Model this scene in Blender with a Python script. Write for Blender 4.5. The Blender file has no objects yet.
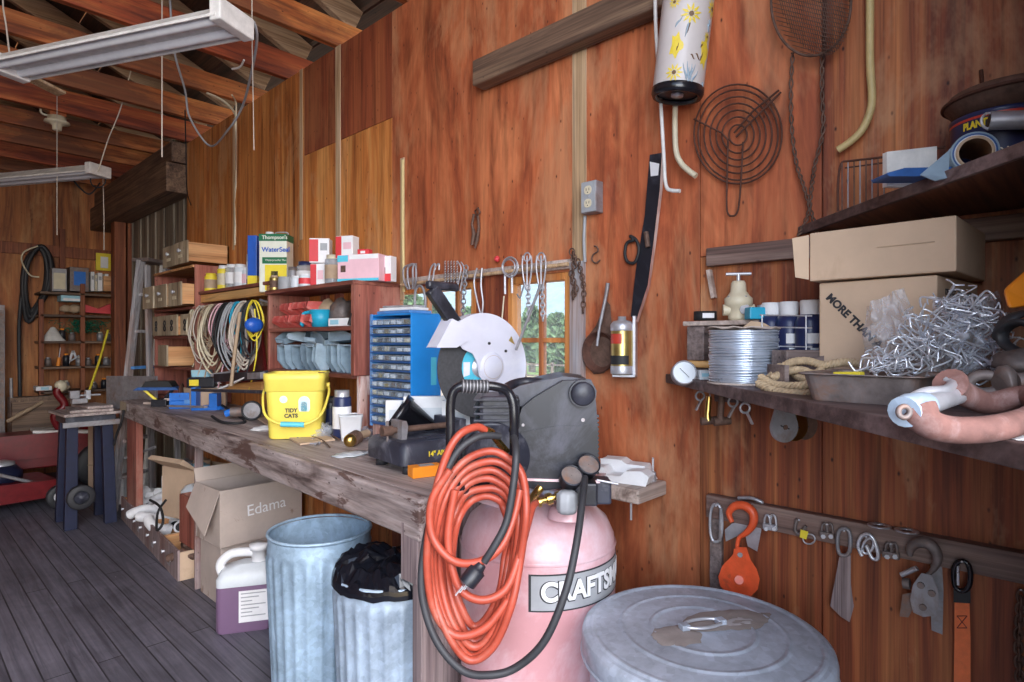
import bpy, math, random
from mathutils import Vector, Matrix, noise
PI = math.pi
random.seed(7)
SC = bpy.context.scene
COL = SC.collection
V = Vector

# ------------------------------------------------------------------ camera
EYE = V((0, 0, 1.40))
YAW = math.radians(46.5)            # clockwise from +Y; the long wall is the plane X = 1.75
FOC = 600.0
cam_d = bpy.data.cameras.new('camera')
cam_d.sensor_width = 36.0
cam_d.lens = 36.0 * FOC / 1024.0
cam_d.clip_start = 0.02
cam_d.clip_end = 400
cam = bpy.data.objects.new('camera', cam_d)
COL.objects.link(cam)
cam.location = EYE
cam.rotation_euler = (PI / 2, 0, -YAW)
SC.camera = cam
# ------------------------------------------------------------------ light
SC.view_settings.view_transform = 'Standard'
SC.view_settings.look = 'None'
SC.view_settings.gamma = 1.0
SC.view_settings.use_curve_mapping = False
SC.view_settings.exposure = 0.62
wd = bpy.data.worlds.new('sky')
SC.world = wd
wd.use_nodes = True
wn = wd.node_tree
for n in list(wn.nodes): wn.nodes.remove(n)
sk = wn.nodes.new('ShaderNodeTexSky')
sk.sky_type = 'NISHITA'
sk.sun_disc = False
sk.sun_elevation = math.radians(42)
sk.sun_rotation = math.radians(200)
sk.air_density = 1.0
sk.dust_density = 1.5
bg = wn.nodes.new('ShaderNodeBackground')
bg.inputs[1].default_value = 0.30
wo = wn.nodes.new('ShaderNodeOutputWorld')
wn.links.new(sk.outputs[0], bg.inputs[0])
wn.links.new(bg.outputs[0], wo.inputs[0])
sun_d = bpy.data.lights.new('sun', 'SUN')
sun_d.energy = 3.2
sun_d.angle = 0.01
sun_d.color = (1.0, 0.93, 0.82)
sun = bpy.data.objects.new('sun', sun_d)
COL.objects.link(sun)
sun.rotation_euler = V((-0.55, 0.62, 0.95)).to_track_quat('Z', 'Y').to_euler()
def area(name, loc, target, sx, sy, power, color):
    d = bpy.data.lights.new(name, 'AREA')
    d.shape = 'RECTANGLE'; d.size = sx; d.size_y = sy; d.energy = power; d.color = color
    o = bpy.data.objects.new(name, d); COL.objects.link(o)
    o.location = loc
    o.rotation_euler = (V(loc) - V(target)).to_track_quat('Z', 'Y').to_euler()
    return o
area('doorway_daylight', (-0.6, -1.2, 2.05), (1.5, 2.2, 1.9), 2.8, 1.9, 98, (0.86, 0.91, 1.0))

# ------------------------------------------------------------------ projection helpers: a pixel of the photo and a known plane give a place
SN, CN = math.sin(YAW), math.cos(YAW)
def ray(px, py):
    s = (px - 512) / FOC; v = (341 - py) / FOC
    return V((SN + CN * s, CN - SN * s, v))
def atD(px, py, d): return EYE + ray(px, py) * d
def atX(px, py, X): r = ray(px, py); return EYE + r * (X / r.x)
def atY(px, py, Y): r = ray(px, py); return EYE + r * (Y / r.y)
def atZ(px, py, z): r = ray(px, py); return EYE + r * ((z - EYE.z) / r.z)
W = 1.75
def wp(px, py, off=0.0): return atX(px, py, W - off)
BZ = 0.95     # bench top height

# ------------------------------------------------------------------ mesh builder
class MB:
    def __init__(s, M=None):
        s.v = []; s.f = []; s.m = []; s.s = []; s.M = M or Matrix.Identity(4)
    def add(s, vs, fs, mat=0, smooth=False, M=None):
        b = len(s.v); T = s.M @ M if M is not None else s.M
        s.v += [T @ V(p) for p in vs]
        for f in fs:
            s.f.append(tuple(b + i for i in f)); s.m.append(mat); s.s.append(smooth)
        return s
    def box(s, c, d, mat=0, rz=0, R=None):
        x, y, z = d[0] / 2, d[1] / 2, d[2] / 2
        vs = [(-x, -y, -z), (x, -y, -z), (x, y, -z), (-x, y, -z), (-x, -y, z), (x, -y, z), (x, y, z), (-x, y, z)]
        fs = [(0, 3, 2, 1), (4, 5, 6, 7), (0, 1, 5, 4), (1, 2, 6, 5), (2, 3, 7, 6), (3, 0, 4, 7)]
        M = Matrix.Translation(c) @ (R.to_4x4() if R is not None else Matrix.Rotation(rz, 4, 'Z'))
        return s.add(vs, fs, mat, False, M)
    def bx(s, x0, x1, y0, y1, z0, z1, mat=0):
        return s.box(((x0 + x1) / 2, (y0 + y1) / 2, (z0 + z1) / 2), (abs(x1 - x0), abs(y1 - y0), abs(z1 - z0)), mat)
    def bar(s, p0, p1, w, h, mat=0, up=(0, 0, 1)):
        p0 = V(p0); p1 = V(p1); d = p1 - p0; L = d.length; a = d.normalized(); u = V(up)
        if abs(a.dot(u)) > .98: u = V((1, 0, 0))
        sd = a.cross(u).normalized(); u2 = sd.cross(a)
        R = Matrix((sd, a, u2)).transposed()
        return s.box((p0 + p1) / 2, (w, L, h), mat, R=R)
    def tube(s, pts, r, mat=0, n=8, closed=False, flat=1.0):
        P = [V(p) for p in pts]; k = len(P)
        rs = r if isinstance(r, (list, tuple)) else [r] * k
        vs = []; nrm = None
        for i in range(k):
            if closed: t = P[(i + 1) % k] - P[i - 1]
            else: t = P[min(i + 1, k - 1)] - P[max(i - 1, 0)]
            if t.length < 1e-9: t = V((0, 0, 1))
            t.normalize()
            if nrm is None:
                a = V((0, 0, 1)) if abs(t.z) < .9 else V((1, 0, 0))
                nrm = t.cross(a).normalized()
            nrm = (nrm - t * nrm.dot(t))
            if nrm.length < 1e-6: nrm = t.orthogonal()
            nrm.normalize(); bn = t.cross(nrm)
            for j in range(n):
                a = 2 * PI * j / n
                vs.append(P[i] + (nrm * math.cos(a) + bn * math.sin(a) * flat) * rs[i])
        fs = []
        for i in range(k if closed else k - 1):
            i2 = (i + 1) % k
            for j in range(n):
                j2 = (j + 1) % n
                fs.append((i * n + j, i * n + j2, i2 * n + j2, i2 * n + j))
        s.add(vs, fs, mat, True)
        if not closed:
            s.add(vs[:n], [tuple(range(n - 1, -1, -1))], mat); s.add(vs[-n:], [tuple(range(n))], mat)
        return s
    def cyl(s, p0, p1, r, r2=None, mat=0, n=16):
        return s.tube([p0, p1], [r, r if r2 is None else r2], mat, n)
    def lathe(s, prof, c=(0, 0, 0), mat=0, n=32, R=None, sx=1, sy=1, rib=None, smooth=True, a0=0, a1=2 * PI):
        full = abs(a1 - a0 - 2 * PI) < 1e-6; vs = []; fs = []; k = len(prof)
        m = n if full else n + 1
        for (r, z) in prof:
            for j in range(m):
                a = a0 + (a1 - a0) * j / n
                rr = r * (1 + (rib(a, z) if rib else 0))
                vs.append((rr * math.cos(a) * sx, rr * math.sin(a) * sy, z))
        for i in range(k - 1):
            for j in range(n):
                j2 = (j + 1) % m
                fs.append((i * m + j, i * m + j2, (i + 1) * m + j2, (i + 1) * m + j))
        M = Matrix.Translation(c) @ (R.to_4x4() if R is not None else Matrix.Identity(4))
        return s.add(vs, fs, mat, smooth, M)
    def disc(s, c, r, mat=0, n=32, R=None):
        return s.lathe([(0.0001, 0), (r, 0)], c, mat, n, R)
    def prism(s, poly, y0, y1, mat=0, M=None, smooth=False):
        k = len(poly)
        A = sum(poly[i][0] * poly[(i + 1) % k][1] - poly[(i + 1) % k][0] * poly[i][1] for i in range(k))
        if A < 0: poly = poly[::-1]
        vs = [(x, y0, z) for x, z in poly] + [(x, y1, z) for x, z in poly]
        fs = [tuple(range(k)), tuple(range(2 * k - 1, k - 1, -1))]
        s.add(vs, fs, mat, False, M)
        s.add(vs, [(i, k + i, k + (i + 1) % k, (i + 1) % k) for i in range(k)], mat, smooth, M)
        return s
    def sph(s, c, r, mat=0, n=16, sc=(1, 1, 1), R=None, jit=0):
        prof = [(max(1e-4, math.sin(PI * i / (n // 2)) * r), -math.cos(PI * i / (n // 2)) * r) for i in range(n // 2 + 1)]
        b = len(s.v); s.lathe(prof, (0, 0, 0), mat, n)
        M = Matrix.Translation(c) @ (R.to_4x4() if R is not None else Matrix.Identity(4)) @ Matrix.Diagonal((sc[0], sc[1], sc[2], 1))
        inv = s.M.inverted()
        for i in range(b, len(s.v)):
            p = inv @ s.v[i]
            if jit: p = p * (1 + jit * noise.noise(p * (2.2 / r)))
            s.v[i] = s.M @ (M @ p)
        return s
    def ring(s, c, R_, r, mat=0, n=24, m=8, X=(1, 0, 0), Z=(0, 0, 1), sx=1, sz=1):
        X = V(X); Z = V(Z); c = V(c)
        return s.tube([c + X * (R_ * sx * math.cos(2 * PI * i / n)) + Z * (R_ * sz * math.sin(2 * PI * i / n)) for i in range(n)], r, mat, m, True)
    def sheet(s, fn, nu, nv, mat=0, smooth=True):
        vs = [fn(i / nu, j / nv) for i in range(nu + 1) for j in range(nv + 1)]
        fs = [(i * (nv + 1) + j, (i + 1) * (nv + 1) + j, (i + 1) * (nv + 1) + j + 1, i * (nv + 1) + j + 1) for i in range(nu) for j in range(nv)]
        return s.add(vs, fs, mat, smooth)
    def build(s, name, mats, parent=None, bev=0, solid=0, sub=0, world=True, parent_world=None):
        """vertices are in the parent's own frame unless the parent was made by thing(...,keep=True): then they are world points"""
        me = bpy.data.meshes.new(name)
        vs = s.v
        if parent is not None and parent.get('_w'):
            inv = MW[parent.name].inverted(); vs = [inv @ p for p in vs]
        org = None
        if parent is None and world == 'centre':
            org = V((sum(p.x for p in vs) / len(vs), sum(p.y for p in vs) / len(vs), min(p.z for p in vs)))
            vs = [p - org for p in vs]
        me.from_pydata([tuple(p) for p in vs], [], s.f)
        if not isinstance(mats, (list, tuple)): mats = [mats]
        for m in mats: me.materials.append(m)
        for p, mi, sm in zip(me.polygons, s.m, s.s):
            p.material_index = min(mi, len(mats) - 1); p.use_smooth = sm
        me.validate(); me.update()
        o = bpy.data.objects.new(name, me); COL.objects.link(o)
        if org is not None: o.location = org
        if parent is not None: o.parent = parent
        if solid:
            md = o.modifiers.new('solid', 'SOLIDIFY'); md.thickness = solid; md.offset = 0
        if bev:
            md = o.modifiers.new('bevel', 'BEVEL'); md.width = bev; md.segments = 2; md.limit_method = 'ANGLE'; md.angle_limit = 0.7
        if sub:
            md = o.modifiers.new('sub', 'SUBSURF'); md.levels = sub; md.render_levels = sub
        return o
MW = {}
def tag(o, label=None, cat=None, group=None, kind=None):
    if label: o['label'] = label
    if cat: o['category'] = cat
    if group: o['group'] = group
    if kind: o['kind'] = kind
    return o
def thing(name, label, cat, loc=(0, 0, 0), rz=0, group=None, world=False):
    o = bpy.data.objects.new(name, None); COL.objects.link(o)
    o.location = loc; o.rotation_euler = (0, 0, rz); o.empty_display_size = .05
    MW[o.name] = Matrix.Translation(loc) @ Matrix.Rotation(rz, 4, 'Z')
    if world: o['_w'] = 1
    tag(o, label, cat, group)
    return o
def one(name, mb, mats, label, cat, group=None, bev=0, solid=0, sub=0):
    """a thing that is one mesh, built from world points; its origin goes to its base"""
    o = mb.build(name, mats, None, bev, solid, sub, world='centre')
    return tag(o, label, cat, group)
def struct(name, mb, mats, bev=0):
    return tag(mb.build(name, mats, None, bev), kind='structure')
KIDS = {}
def copy_tree(o, parent=None):
    c = o.copy(); COL.objects.link(c)
    if parent is not None: c.parent = parent
    for ch in list(o.children): copy_tree(ch, c)
    return c
def text_mesh(body, size, mat, extr=0.0004, align='CENTER', bold=0.0, shear=0):
    cu = bpy.data.curves.new('lettering', 'FONT'); cu.body = body; cu.size = size; cu.extrude = extr
    cu.align_x = align; cu.align_y = 'CENTER'; cu.offset = bold; cu.shear = shear
    t = bpy.data.objects.new('lettering_source', cu); COL.objects.link(t)
    bpy.context.view_layer.update()
    dg = bpy.context.evaluated_depsgraph_get()
    me = bpy.data.meshes.new_from_object(t.evaluated_get(dg))
    bpy.data.objects.remove(t); bpy.data.curves.remove(cu)
    me.materials.clear(); me.materials.append(mat)
    return me
def lettering(body, size, mat, parent, M, bold=0.0, wrap=None, align='CENTER', name='lettering', sx=1, shear=0):
    """text lies in local x-z facing -y, moved by M (in the parent's frame); wrap=r bends it round a z axis cylinder of radius r"""
    me = text_mesh(body, size, mat, bold=bold, align=align, shear=shear)
    for v in me.vertices:
        x, y, z = v.co; x *= sx
        if wrap:
            rr = wrap + z; p = V((rr * math.sin(x / wrap), -rr * math.cos(x / wrap), y))
        else: p = V((x, -z, y))
        v.co = M @ p
    o = bpy.data.objects.new(name, me); COL.objects.link(o)
    if parent is not None:
        if parent.get('_w'):
            inv = MW[parent.name].inverted()
            for v in me.vertices: v.co = inv @ v.co
        o.parent = parent
    return o
T = Matrix.Translation
def RZ(a): return Matrix.Rotation(a, 4, 'Z')
def RX(a): return Matrix.Rotation(a, 4, 'X')
def RY(a): return Matrix.Rotation(a, 4, 'Y')
def spline(pts, n=8, closed=False):
    P = [V(p) for p in pts]; k = len(P); out = []
    for i in range(k if closed else k - 1):
        if closed: a, b, c, d = P[i - 1], P[i], P[(i + 1) % k], P[(i + 2) % k]
        else: a, b, c, d = P[max(i - 1, 0)], P[i], P[i + 1], P[min(i + 2, k - 1)]
        for j in range(n):
            t = j / n
            out.append(.5 * ((2 * b) + (c - a) * t + (2 * a - 5 * b + 4 * c - d) * t * t + (3 * b - a - 3 * c + d) * t ** 3))
    if not closed: out.append(P[-1])
    return out
def rrect(w, h, r, n=4, cx=0, cz=0):
    out = []
    for (sx, sz, a) in ((1, 1, 0), (-1, 1, PI / 2), (-1, -1, PI), (1, -1, 1.5 * PI)):
        for i in range(n + 1):
            t = a + PI / 2 * i / n
            out.append((cx + sx * (w / 2 - r) + r * math.cos(t), cz + sz * (h / 2 - r) + r * math.sin(t)))
    return out

# ------------------------------------------------------------------ materials
def newmat(name):
    m = bpy.data.materials.new(name); m.use_nodes = True
    nt = m.node_tree; b = nt.nodes['Principled BSDF']
    return m, nt, b
def nd(nt, t, **k):
    n = nt.nodes.new(t)
    for a, v in k.items(): setattr(n, a, v)
    return n
def ramp(nt, fac, stops):
    r = nd(nt, 'ShaderNodeValToRGB'); e = r.color_ramp.elements
    while len(e) < len(stops): e.new(.5)
    for x, (p, c) in zip(e, stops):
        x.position = p; x.color = (*c, 1) if len(c) == 3 else c
    nt.links.new(fac, r.inputs[0]); return r.outputs[0]
def noise_n(nt, vec, scale, detail=4, rough=.6, dist=0):
    n = nd(nt, 'ShaderNodeTexNoise'); n.inputs['Scale'].default_value = scale
    n.inputs['Detail'].default_value = detail; n.inputs['Roughness'].default_value = rough; n.inputs['Distortion'].default_value = dist
    nt.links.new(vec, n.inputs['Vector']); return n.outputs[0]
def mapped(nt, scale=(1, 1, 1), loc=(0, 0, 0)):
    tc = nd(nt, 'ShaderNodeTexCoord'); mp = nd(nt, 'ShaderNodeMapping')
    mp.inputs['Scale'].default_value = scale; mp.inputs['Location'].default_value = loc
    nt.links.new(tc.outputs['Object'], mp.inputs[0]); return mp.outputs[0]
def mix(nt, a, b, fac, mode='MIX'):
    m = nd(nt, 'ShaderNodeMix', data_type='RGBA', blend_type=mode)
    for sock, val in ((m.inputs[0], fac), (m.inputs[6], a), (m.inputs[7], b)):
        if isinstance(val, bpy.types.NodeSocket): nt.links.new(val, sock)
        elif isinstance(val, (int, float)): sock.default_value = val
        else: sock.default_value = (*val, 1)
    return m.outputs[2]
def bump(nt, b, h, strength=.3, dist=.01):
    n = nd(nt, 'ShaderNodeBump'); n.inputs['Strength'].default_value = strength; n.inputs['Distance'].default_value = dist
    nt.links.new(h, n.inputs['Height']); nt.links.new(n.outputs[0], b.inputs['Normal'])
def wood(name, dark, mid, light, axis='Z', grain=14, along=.8, blotch=None, bl_amt=.5, bl_pos=(.52, .62), rough=.62, knots=True, bmp=.25, off=0, lines=.45, bscale=1.1, stain=.75):
    m, nt, b = newmat(name)
    s = [grain, grain, grain]; ai = 'XYZ'.index(axis); s[ai] = along
    v = mapped(nt, tuple(s), (off, off * 1.3, off * .7))
    g = noise_n(nt, v, 1.0, 6, .62, 1.1)
    col = ramp(nt, g, [(.30, dark), (.47, mid), (.68, light)])
    s2 = [grain * 7, grain * 7, grain * 7]; s2[ai] = along * 2.2
    fine = noise_n(nt, mapped(nt, tuple(s2), (off, 0, 0)), 1.0, 3, .7)
    f2 = ramp(nt, fine, [(.3, (1 - lines,) * 3), (.62, (1.1,) * 3)])
    col = mix(nt, col, f2, 1.0, 'MULTIPLY')
    s3 = [bscale * 1.6] * 3; s3[ai] = bscale * .55
    bn = noise_n(nt, mapped(nt, tuple(s3), (off * 2, 3, off)), 1.0, 5, .65, .6)
    col = mix(nt, col, ramp(nt, bn, [(.3, (.62,) * 3), (.6, (1.12,) * 3)]), .75, 'MULTIPLY')
    sv = [grain * 1.6] * 3; sv[ai] = along * .9
    stn = noise_n(nt, mapped(nt, tuple(sv), (5 + off, off * 2, 1)), 1.0, 5, .6, 1.5)
    col = mix(nt, col, ramp(nt, stn, [(.52, (1, 1, 1)), (.70, (.30, .24, .22))]), stain, 'MULTIPLY')
    if blotch:
        b2 = noise_n(nt, mapped(nt, tuple(x * 1.7 for x in s3), (7 + off, off, 2)), 1.0, 6, .7, .4)
        fc = ramp(nt, b2, [(bl_pos[0], (0, 0, 0)), (bl_pos[1], (bl_amt,) * 3)])
        col = mix(nt, col, blotch, fc)
    if knots:
        vo = nd(nt, 'ShaderNodeTexVoronoi'); s4 = [5.0] * 3; s4[ai] = 2.6
        nt.links.new(mapped(nt, tuple(s4), (off, 1, off)), vo.inputs['Vector'])
        kf = ramp(nt, vo.outputs['Distance'], [(.035, (1, 1, 1)), (.11, (0, 0, 0))])
        col = mix(nt, col, tuple(x * .35 for x in dark), kf)
    nt.links.new(col, b.inputs['Base Color'])
    b.inputs['Roughness'].default_value = rough
    bump(nt, b, fine, bmp, .004)
    return m
def flat(name, col, rough=.5, metal=0, var=.25, scale=18, bmp=0.0, spec=None, dirt=None, dirt_pos=(.5, .7), coat=0):
    m, nt, b = newmat(name)
    v = mapped(nt); n = noise_n(nt, v, scale, 6, .65)
    c = ramp(nt, n, [(.3, tuple(x * (1 - var) for x in col)), (.7, tuple(min(1, x * (1 + var * .5)) for x in col))])
    if dirt:
        d = noise_n(nt, v, scale * .45, 7, .72, .5)
        c = mix(nt, c, dirt, ramp(nt, d, [(dirt_pos[0], (0, 0, 0)), (dirt_pos[1], (1, 1, 1))]))
    nt.links.new(c, b.inputs['Base Color'])
    b.inputs['Metallic'].default_value = metal
    rr = nd(nt, 'ShaderNodeMapRange'); rr.inputs[3].default_value = max(.05, rough - .12); rr.inputs[4].default_value = min(1, rough + .15)
    nt.links.new(n, rr.inputs[0]); nt.links.new(rr.outputs[0], b.inputs['Roughness'])
    if coat: b.inputs['Coat Weight'].default_value = coat
    if bmp: bump(nt, b, n, bmp, .003)
    return m
def glassy(name, col=(1, 1, 1), rough=.05, alpha=.25, haze=(.8, .85, .9)):
    """thin clear film or pane: part transparent, part glossy"""
    m, nt, b = newmat(name)
    tr = nd(nt, 'ShaderNodeBsdfTransparent'); tr.inputs[0].default_value = (*col, 1)
    b.inputs['Base Color'].default_value = (*haze, 1); b.inputs['Roughness'].default_value = rough
    mx = nd(nt, 'ShaderNodeMixShader')
    n = noise_n(nt, mapped(nt), 14, 5, .7)
    r = nd(nt, 'ShaderNodeMapRange'); r.inputs[3].default_value = alpha * .55; r.inputs[4].default_value = alpha * 1.45
    nt.links.new(n, r.inputs[0]); nt.links.new(r.outputs[0], mx.inputs[0])
    nt.links.new(tr.outputs[0], mx.inputs[1]); nt.links.new(b.outputs[0], mx.inputs[2])
    nt.links.new(mx.outputs[0], nt.nodes['Material Output'].inputs[0])
    return m
M = {}
# plywood sheets of the long wall (stained fir)
M['ply_smooth'] = wood('ply_smooth', (.24, .050, .020), (.44, .110, .040), (.60, .20, .08), 'Z', 6, 1.6, (.58, .30, .15), .45, lines=.28, stain=.7, bmp=.12, off=1.3)
M['ply_orange'] = wood('ply_orange', (.32, .085, .022), (.56, .19, .045), (.72, .33, .10), 'Z', 9, .8, (.58, .33, .16), .5, lines=.25, off=4.1)
M['ply_dark'] = wood('ply_dark', (.16, .035, .016), (.28, .065, .026), (.38, .11, .04), 'Z', 10, .8, (.42, .17, .07), .3, lines=.3, off=9.4)
M['ply_fir'] = wood('ply_fir', (.09, .020, .012), (.29, .070, .024), (.50, .18, .06), 'Z', 13, .55, (.60, .34, .18), .45, lines=.4, off=2.2)
M['ply_pale'] = wood('ply_pale', (.27, .08, .035), (.46, .17, .07), (.62, .34, .17), 'Z', 13, .5, (.68, .48, .32), .8, (.42, .58), lines=.35, off=6.2)
M['pine_batten'] = wood('pine_batten', (.34, .20, .11), (.52, .34, .19), (.66, .48, .32), 'Z', 20, .7, lines=.25, knots=False)
M['grey_board'] = wood('grey_board', (.10, .085, .07), (.24, .20, .15), (.42, .35, .26), 'Z', 13, .6, lines=.5, off=3)
M['grey_trim'] = wood('grey_trim', (.22, .20, .21), (.38, .36, .38), (.55, .53, .54), 'Z', 18, .6, (.4, .2, .12), .4, lines=.4, off=5, knots=False)
M['joist'] = wood('joist', (.20, .04, .012), (.50, .13, .03), (.72, .28, .08), 'X', 8, .9, (.10, .03, .015), .7, lines=.4, off=8)
M['joist_pale'] = wood('joist_pale', (.24, .13, .08), (.40, .25, .16), (.52, .36, .25), 'X', 12, .7, lines=.4, off=18)
M['joist_red'] = wood('joist_red', (.13, .02, .008), (.34, .06, .016), (.55, .16, .04), 'X', 8, .9, (.08, .02, .01), .7, lines=.4, off=58)
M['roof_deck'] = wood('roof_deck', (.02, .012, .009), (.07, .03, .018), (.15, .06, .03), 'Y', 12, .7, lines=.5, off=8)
M['beam_old'] = wood('beam_old', (.07, .04, .028), (.17, .10, .065), (.30, .19, .12), 'Y', 12, .7, (.07, .045, .035), .5, lines=.5, off=28)
M['beam_x'] = wood('beam_x', (.07, .04, .028), (.17, .10, .065), (.30, .19, .12), 'X', 12, .7, lines=.5, off=22)
M['far_ply'] = wood('far_ply', (.19, .05, .015), (.36, .115, .03), (.50, .20, .06), 'Z', 8, .8, (.55, .30, .12), .4, lines=.3, off=14)
M['far_post'] = wood('far_post', (.14, .035, .014), (.26, .07, .026), (.36, .12, .045), 'Z', 12, .8, lines=.3, off=24)
M['bench_top'] = wood('bench_top', (.20, .15, .145), (.40, .32, .30), (.56, .47, .44), 'Y', 11, .7, (.22, .16, .15), .6, lines=.3, off=11)
M['bench_rail'] = wood('bench_rail', (.10, .06, .055), (.38, .30, .28), (.54, .46, .45), 'Y', 10, 1.4, (.10, .05, .04), .9, (.565, .60), lines=.4, off=12.7, bscale=3.2)
M['bench_leg'] = wood('bench_leg', (.12, .085, .09), (.27, .20, .20), (.42, .33, .32), 'Z', 15, .8, (.22, .09, .06), .6, lines=.45, off=31)
M['red_wood'] = wood('red_wood', (.20, .05, .035), (.34, .10, .07), (.44, .17, .12), 'Z', 9, .9, (.46, .28, .21), .35, lines=.3, off=33)
M['red_wood_y'] = wood('red_wood_y', (.12, .035, .025), (.24, .07, .05), (.33, .12, .08), 'Y', 9, .9, lines=.3, off=34)
M['worn_white'] = wood('worn_white', (.30, .10, .07), (.55, .36, .31), (.68, .58, .54), 'Z', 9, 1.5, (.26, .07, .05), .9, lines=.25, off=36, bscale=3)
M['drawer_wood'] = wood('drawer_wood', (.40, .16, .06), (.60, .29, .12), (.70, .40, .19), 'X', 9, 1.0, lines=.2, off=38, knots=False)
M['drawer_front'] = wood('drawer_front', (.26, .19, .12), (.42, .33, .22), (.55, .45, .32), 'Z', 9, 1.2, lines=.3, off=39)
M['rail_grey'] = wood('rail_grey', (.10, .055, .045), (.20, .12, .10), (.34, .24, .20), 'Y', 13, .8, lines=.4, off=40)
M['shelf_dark'] = wood('shelf_dark', (.05, .03, .028), (.12, .075, .07), (.22, .155, .15), 'Y', 10, .8, lines=.4, off=41, knots=False)
M['shelf_rust'] = wood('shelf_rust', (.07, .025, .015), (.17, .06, .03), (.28, .11, .055), 'X', 10, .8, lines=.4, off=42, knots=False)
M['plank_pale'] = wood('plank_pale', (.32, .24, .20), (.48, .38, .33), (.60, .50, .45), 'X', 10, .9, lines=.3, off=43)
M['orange_strip'] = wood('orange_strip', (.52, .22, .06), (.70, .36, .12), (.80, .50, .22), 'Y', 10, .8, lines=.2, off=44, knots=False)
M['knee_wood'] = wood('knee_wood', (.10, .07, .07), (.20, .15, .14), (.30, .23, .21), 'X', 12, .8, off=45)
M['white_paint'] = flat('white_paint', (.72, .69, .66), .45, dirt=(.35, .27, .22), dirt_pos=(.62, .8))
M['white_matte'] = flat('white_matte', (.80, .80, .82), .6, var=.08)
M['cream'] = flat('cream', (.66, .58, .42), .45, var=.12)
M['black_plastic'] = flat('black_plastic', (.014, .015, .022), .40, var=.3, dirt=(.10, .10, .135), dirt_pos=(.50, .80), scale=9)
M['black_gloss'] = flat('black_gloss', (.012, .012, .016), .22, var=.3)
M['black_matte'] = flat('black_matte', (.018, .018, .02), .6, var=.3)
M['black_rubber'] = flat('black_rubber', (.03, .03, .035), .55, var=.2)
M['steel'] = flat('steel', (.56, .56, .60), .36, .55, var=.25, dirt=(.20, .15, .12), dirt_pos=(.6, .8))
M['steel_bright'] = flat('steel_bright', (.78, .80, .86), .28, .55, var=.15)
M['steel_dull'] = flat('steel_dull', (.33, .32, .34), .5, .4, var=.3, dirt=(.22, .13, .09), dirt_pos=(.5, .75))
M['iron_rust'] = flat('iron_rust', (.11, .045, .03), .75, .3, var=.5, scale=40, bmp=.3)
M['iron_brown'] = flat('iron_brown', (.17, .10, .075), .7, .4, var=.5, scale=40)
M['cast_iron'] = flat('cast_iron', (.24, .20, .19), .6, .5, var=.4, scale=30, dirt=(.28, .15, .10), dirt_pos=(.5, .7), bmp=.2)
M['rust_red'] = flat('rust_red', (.20, .095, .08), .85, .0, var=.35, scale=40, dirt=(.30, .20, .19), dirt_pos=(.52, .75), bmp=.25)
M['brass'] = flat('brass', (.55, .38, .12), .28, 1, var=.2, dirt=(.2, .13, .08), dirt_pos=(.6, .8))
M['drawer_clear'] = glassy('drawer_clear', (.9, .93, .96), .2, .10, (.7, .75, .8))
M['cardboard'] = flat('cardboard', (.60, .43, .30), .8, var=.12, scale=6, dirt=(.46, .30, .19), dirt_pos=(.55, .75))
M['cardboard_grey'] = flat('cardboard_grey', (.50, .41, .36), .85, var=.15, scale=5, dirt=(.22, .12, .08), dirt_pos=(.56, .64))
M['paper'] = flat('paper', (.80, .79, .80), .7, var=.08)
M['orange_paint'] = flat('orange_paint', (.80, .11, .035), .4, var=.2, dirt=(.30, .07, .04), dirt_pos=(.6, .78), scale=30)
M['orange_web'] = flat('orange_web', (.85, .20, .07), .75, var=.15, scale=60)
M['orange_box'] = flat('orange_box', (.95, .30, .02), .45, var=.1)
M['hose'] = flat('hose', (.41, .066, .036), .42, var=.3, scale=14, dirt=(.36, .14, .10), dirt_pos=(.52, .75))
M['pink_tank'] = flat('pink_tank', (.62, .31, .33), .34, var=.12, scale=4, dirt=(.74, .56, .62), dirt_pos=(.40, .60), coat=.25)
M['yellow_pail'] = flat('yellow_pail', (.84, .68, .11), .4, var=.06)
M['cyan_print'] = flat('cyan_print', (.10, .55, .72), .4, var=.08)
M['pale_print'] = flat('pale_print', (.62, .80, .85), .4, var=.08)
M['ink'] = flat('ink', (.03, .03, .035), .6, var=.1)
M['blue_cab'] = flat('blue_cab', (.02, .26, .72), .33, var=.12, scale=5)
M['blue_frame'] = flat('blue_frame', (.10, .28, .62), .38, var=.2)
M['blue_dark'] = flat('blue_dark', (.03, .10, .30), .45, var=.3)
M['blue_plastic'] = flat('blue_plastic', (.02, .17, .62), .35, var=.15)
M['saw_white'] = flat('saw_white', (.68, .68, .76), .45, var=.08)
M['light_blue'] = flat('light_blue', (.33, .60, .72), .4, var=.1, dirt=(.5, .55, .55), dirt_pos=(.55, .75))
M['bin_grey'] = flat('bin_grey', (.25, .34, .42), .5, var=.22, dirt=(.40, .40, .42), dirt_pos=(.55, .8))
M['bin_red'] = flat('bin_red', (.62, .10, .085), .5, var=.2, dirt=(.62, .30, .26), dirt_pos=(.52, .75))
M['teal_plastic'] = flat('teal_plastic', (.02, .36, .55), .4, var=.1)
M['tractor_red'] = flat('tractor_red', (.16, .004, .008), .4, var=.3, coat=.15)
M['lilac_guard'] = flat('lilac_guard', (.66, .66, .76), .4, var=.10, scale=5, dirt=(.75, .75, .80))
M['saw_black'] = flat('saw_black', (.035, .037, .055), .45, var=.35, dirt=(.24, .24, .28), dirt_pos=(.52, .8), scale=14)
M['abrasive'] = flat('abrasive', (.06, .06, .065), .8, var=.3, scale=90, bmp=.2)
M['navy_label'] = flat('navy_label', (.02, .03, .10), .35, var=.1)
M['rope'] = flat('rope', (.50, .37, .23), .9, var=.3, scale=80, bmp=.3)
M['string'] = flat('string', (.62, .54, .46), .9, var=.2)
M['wire_galv'] = flat('wire_galv', (.58, .64, .74), .3, .6, var=.2)
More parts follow.
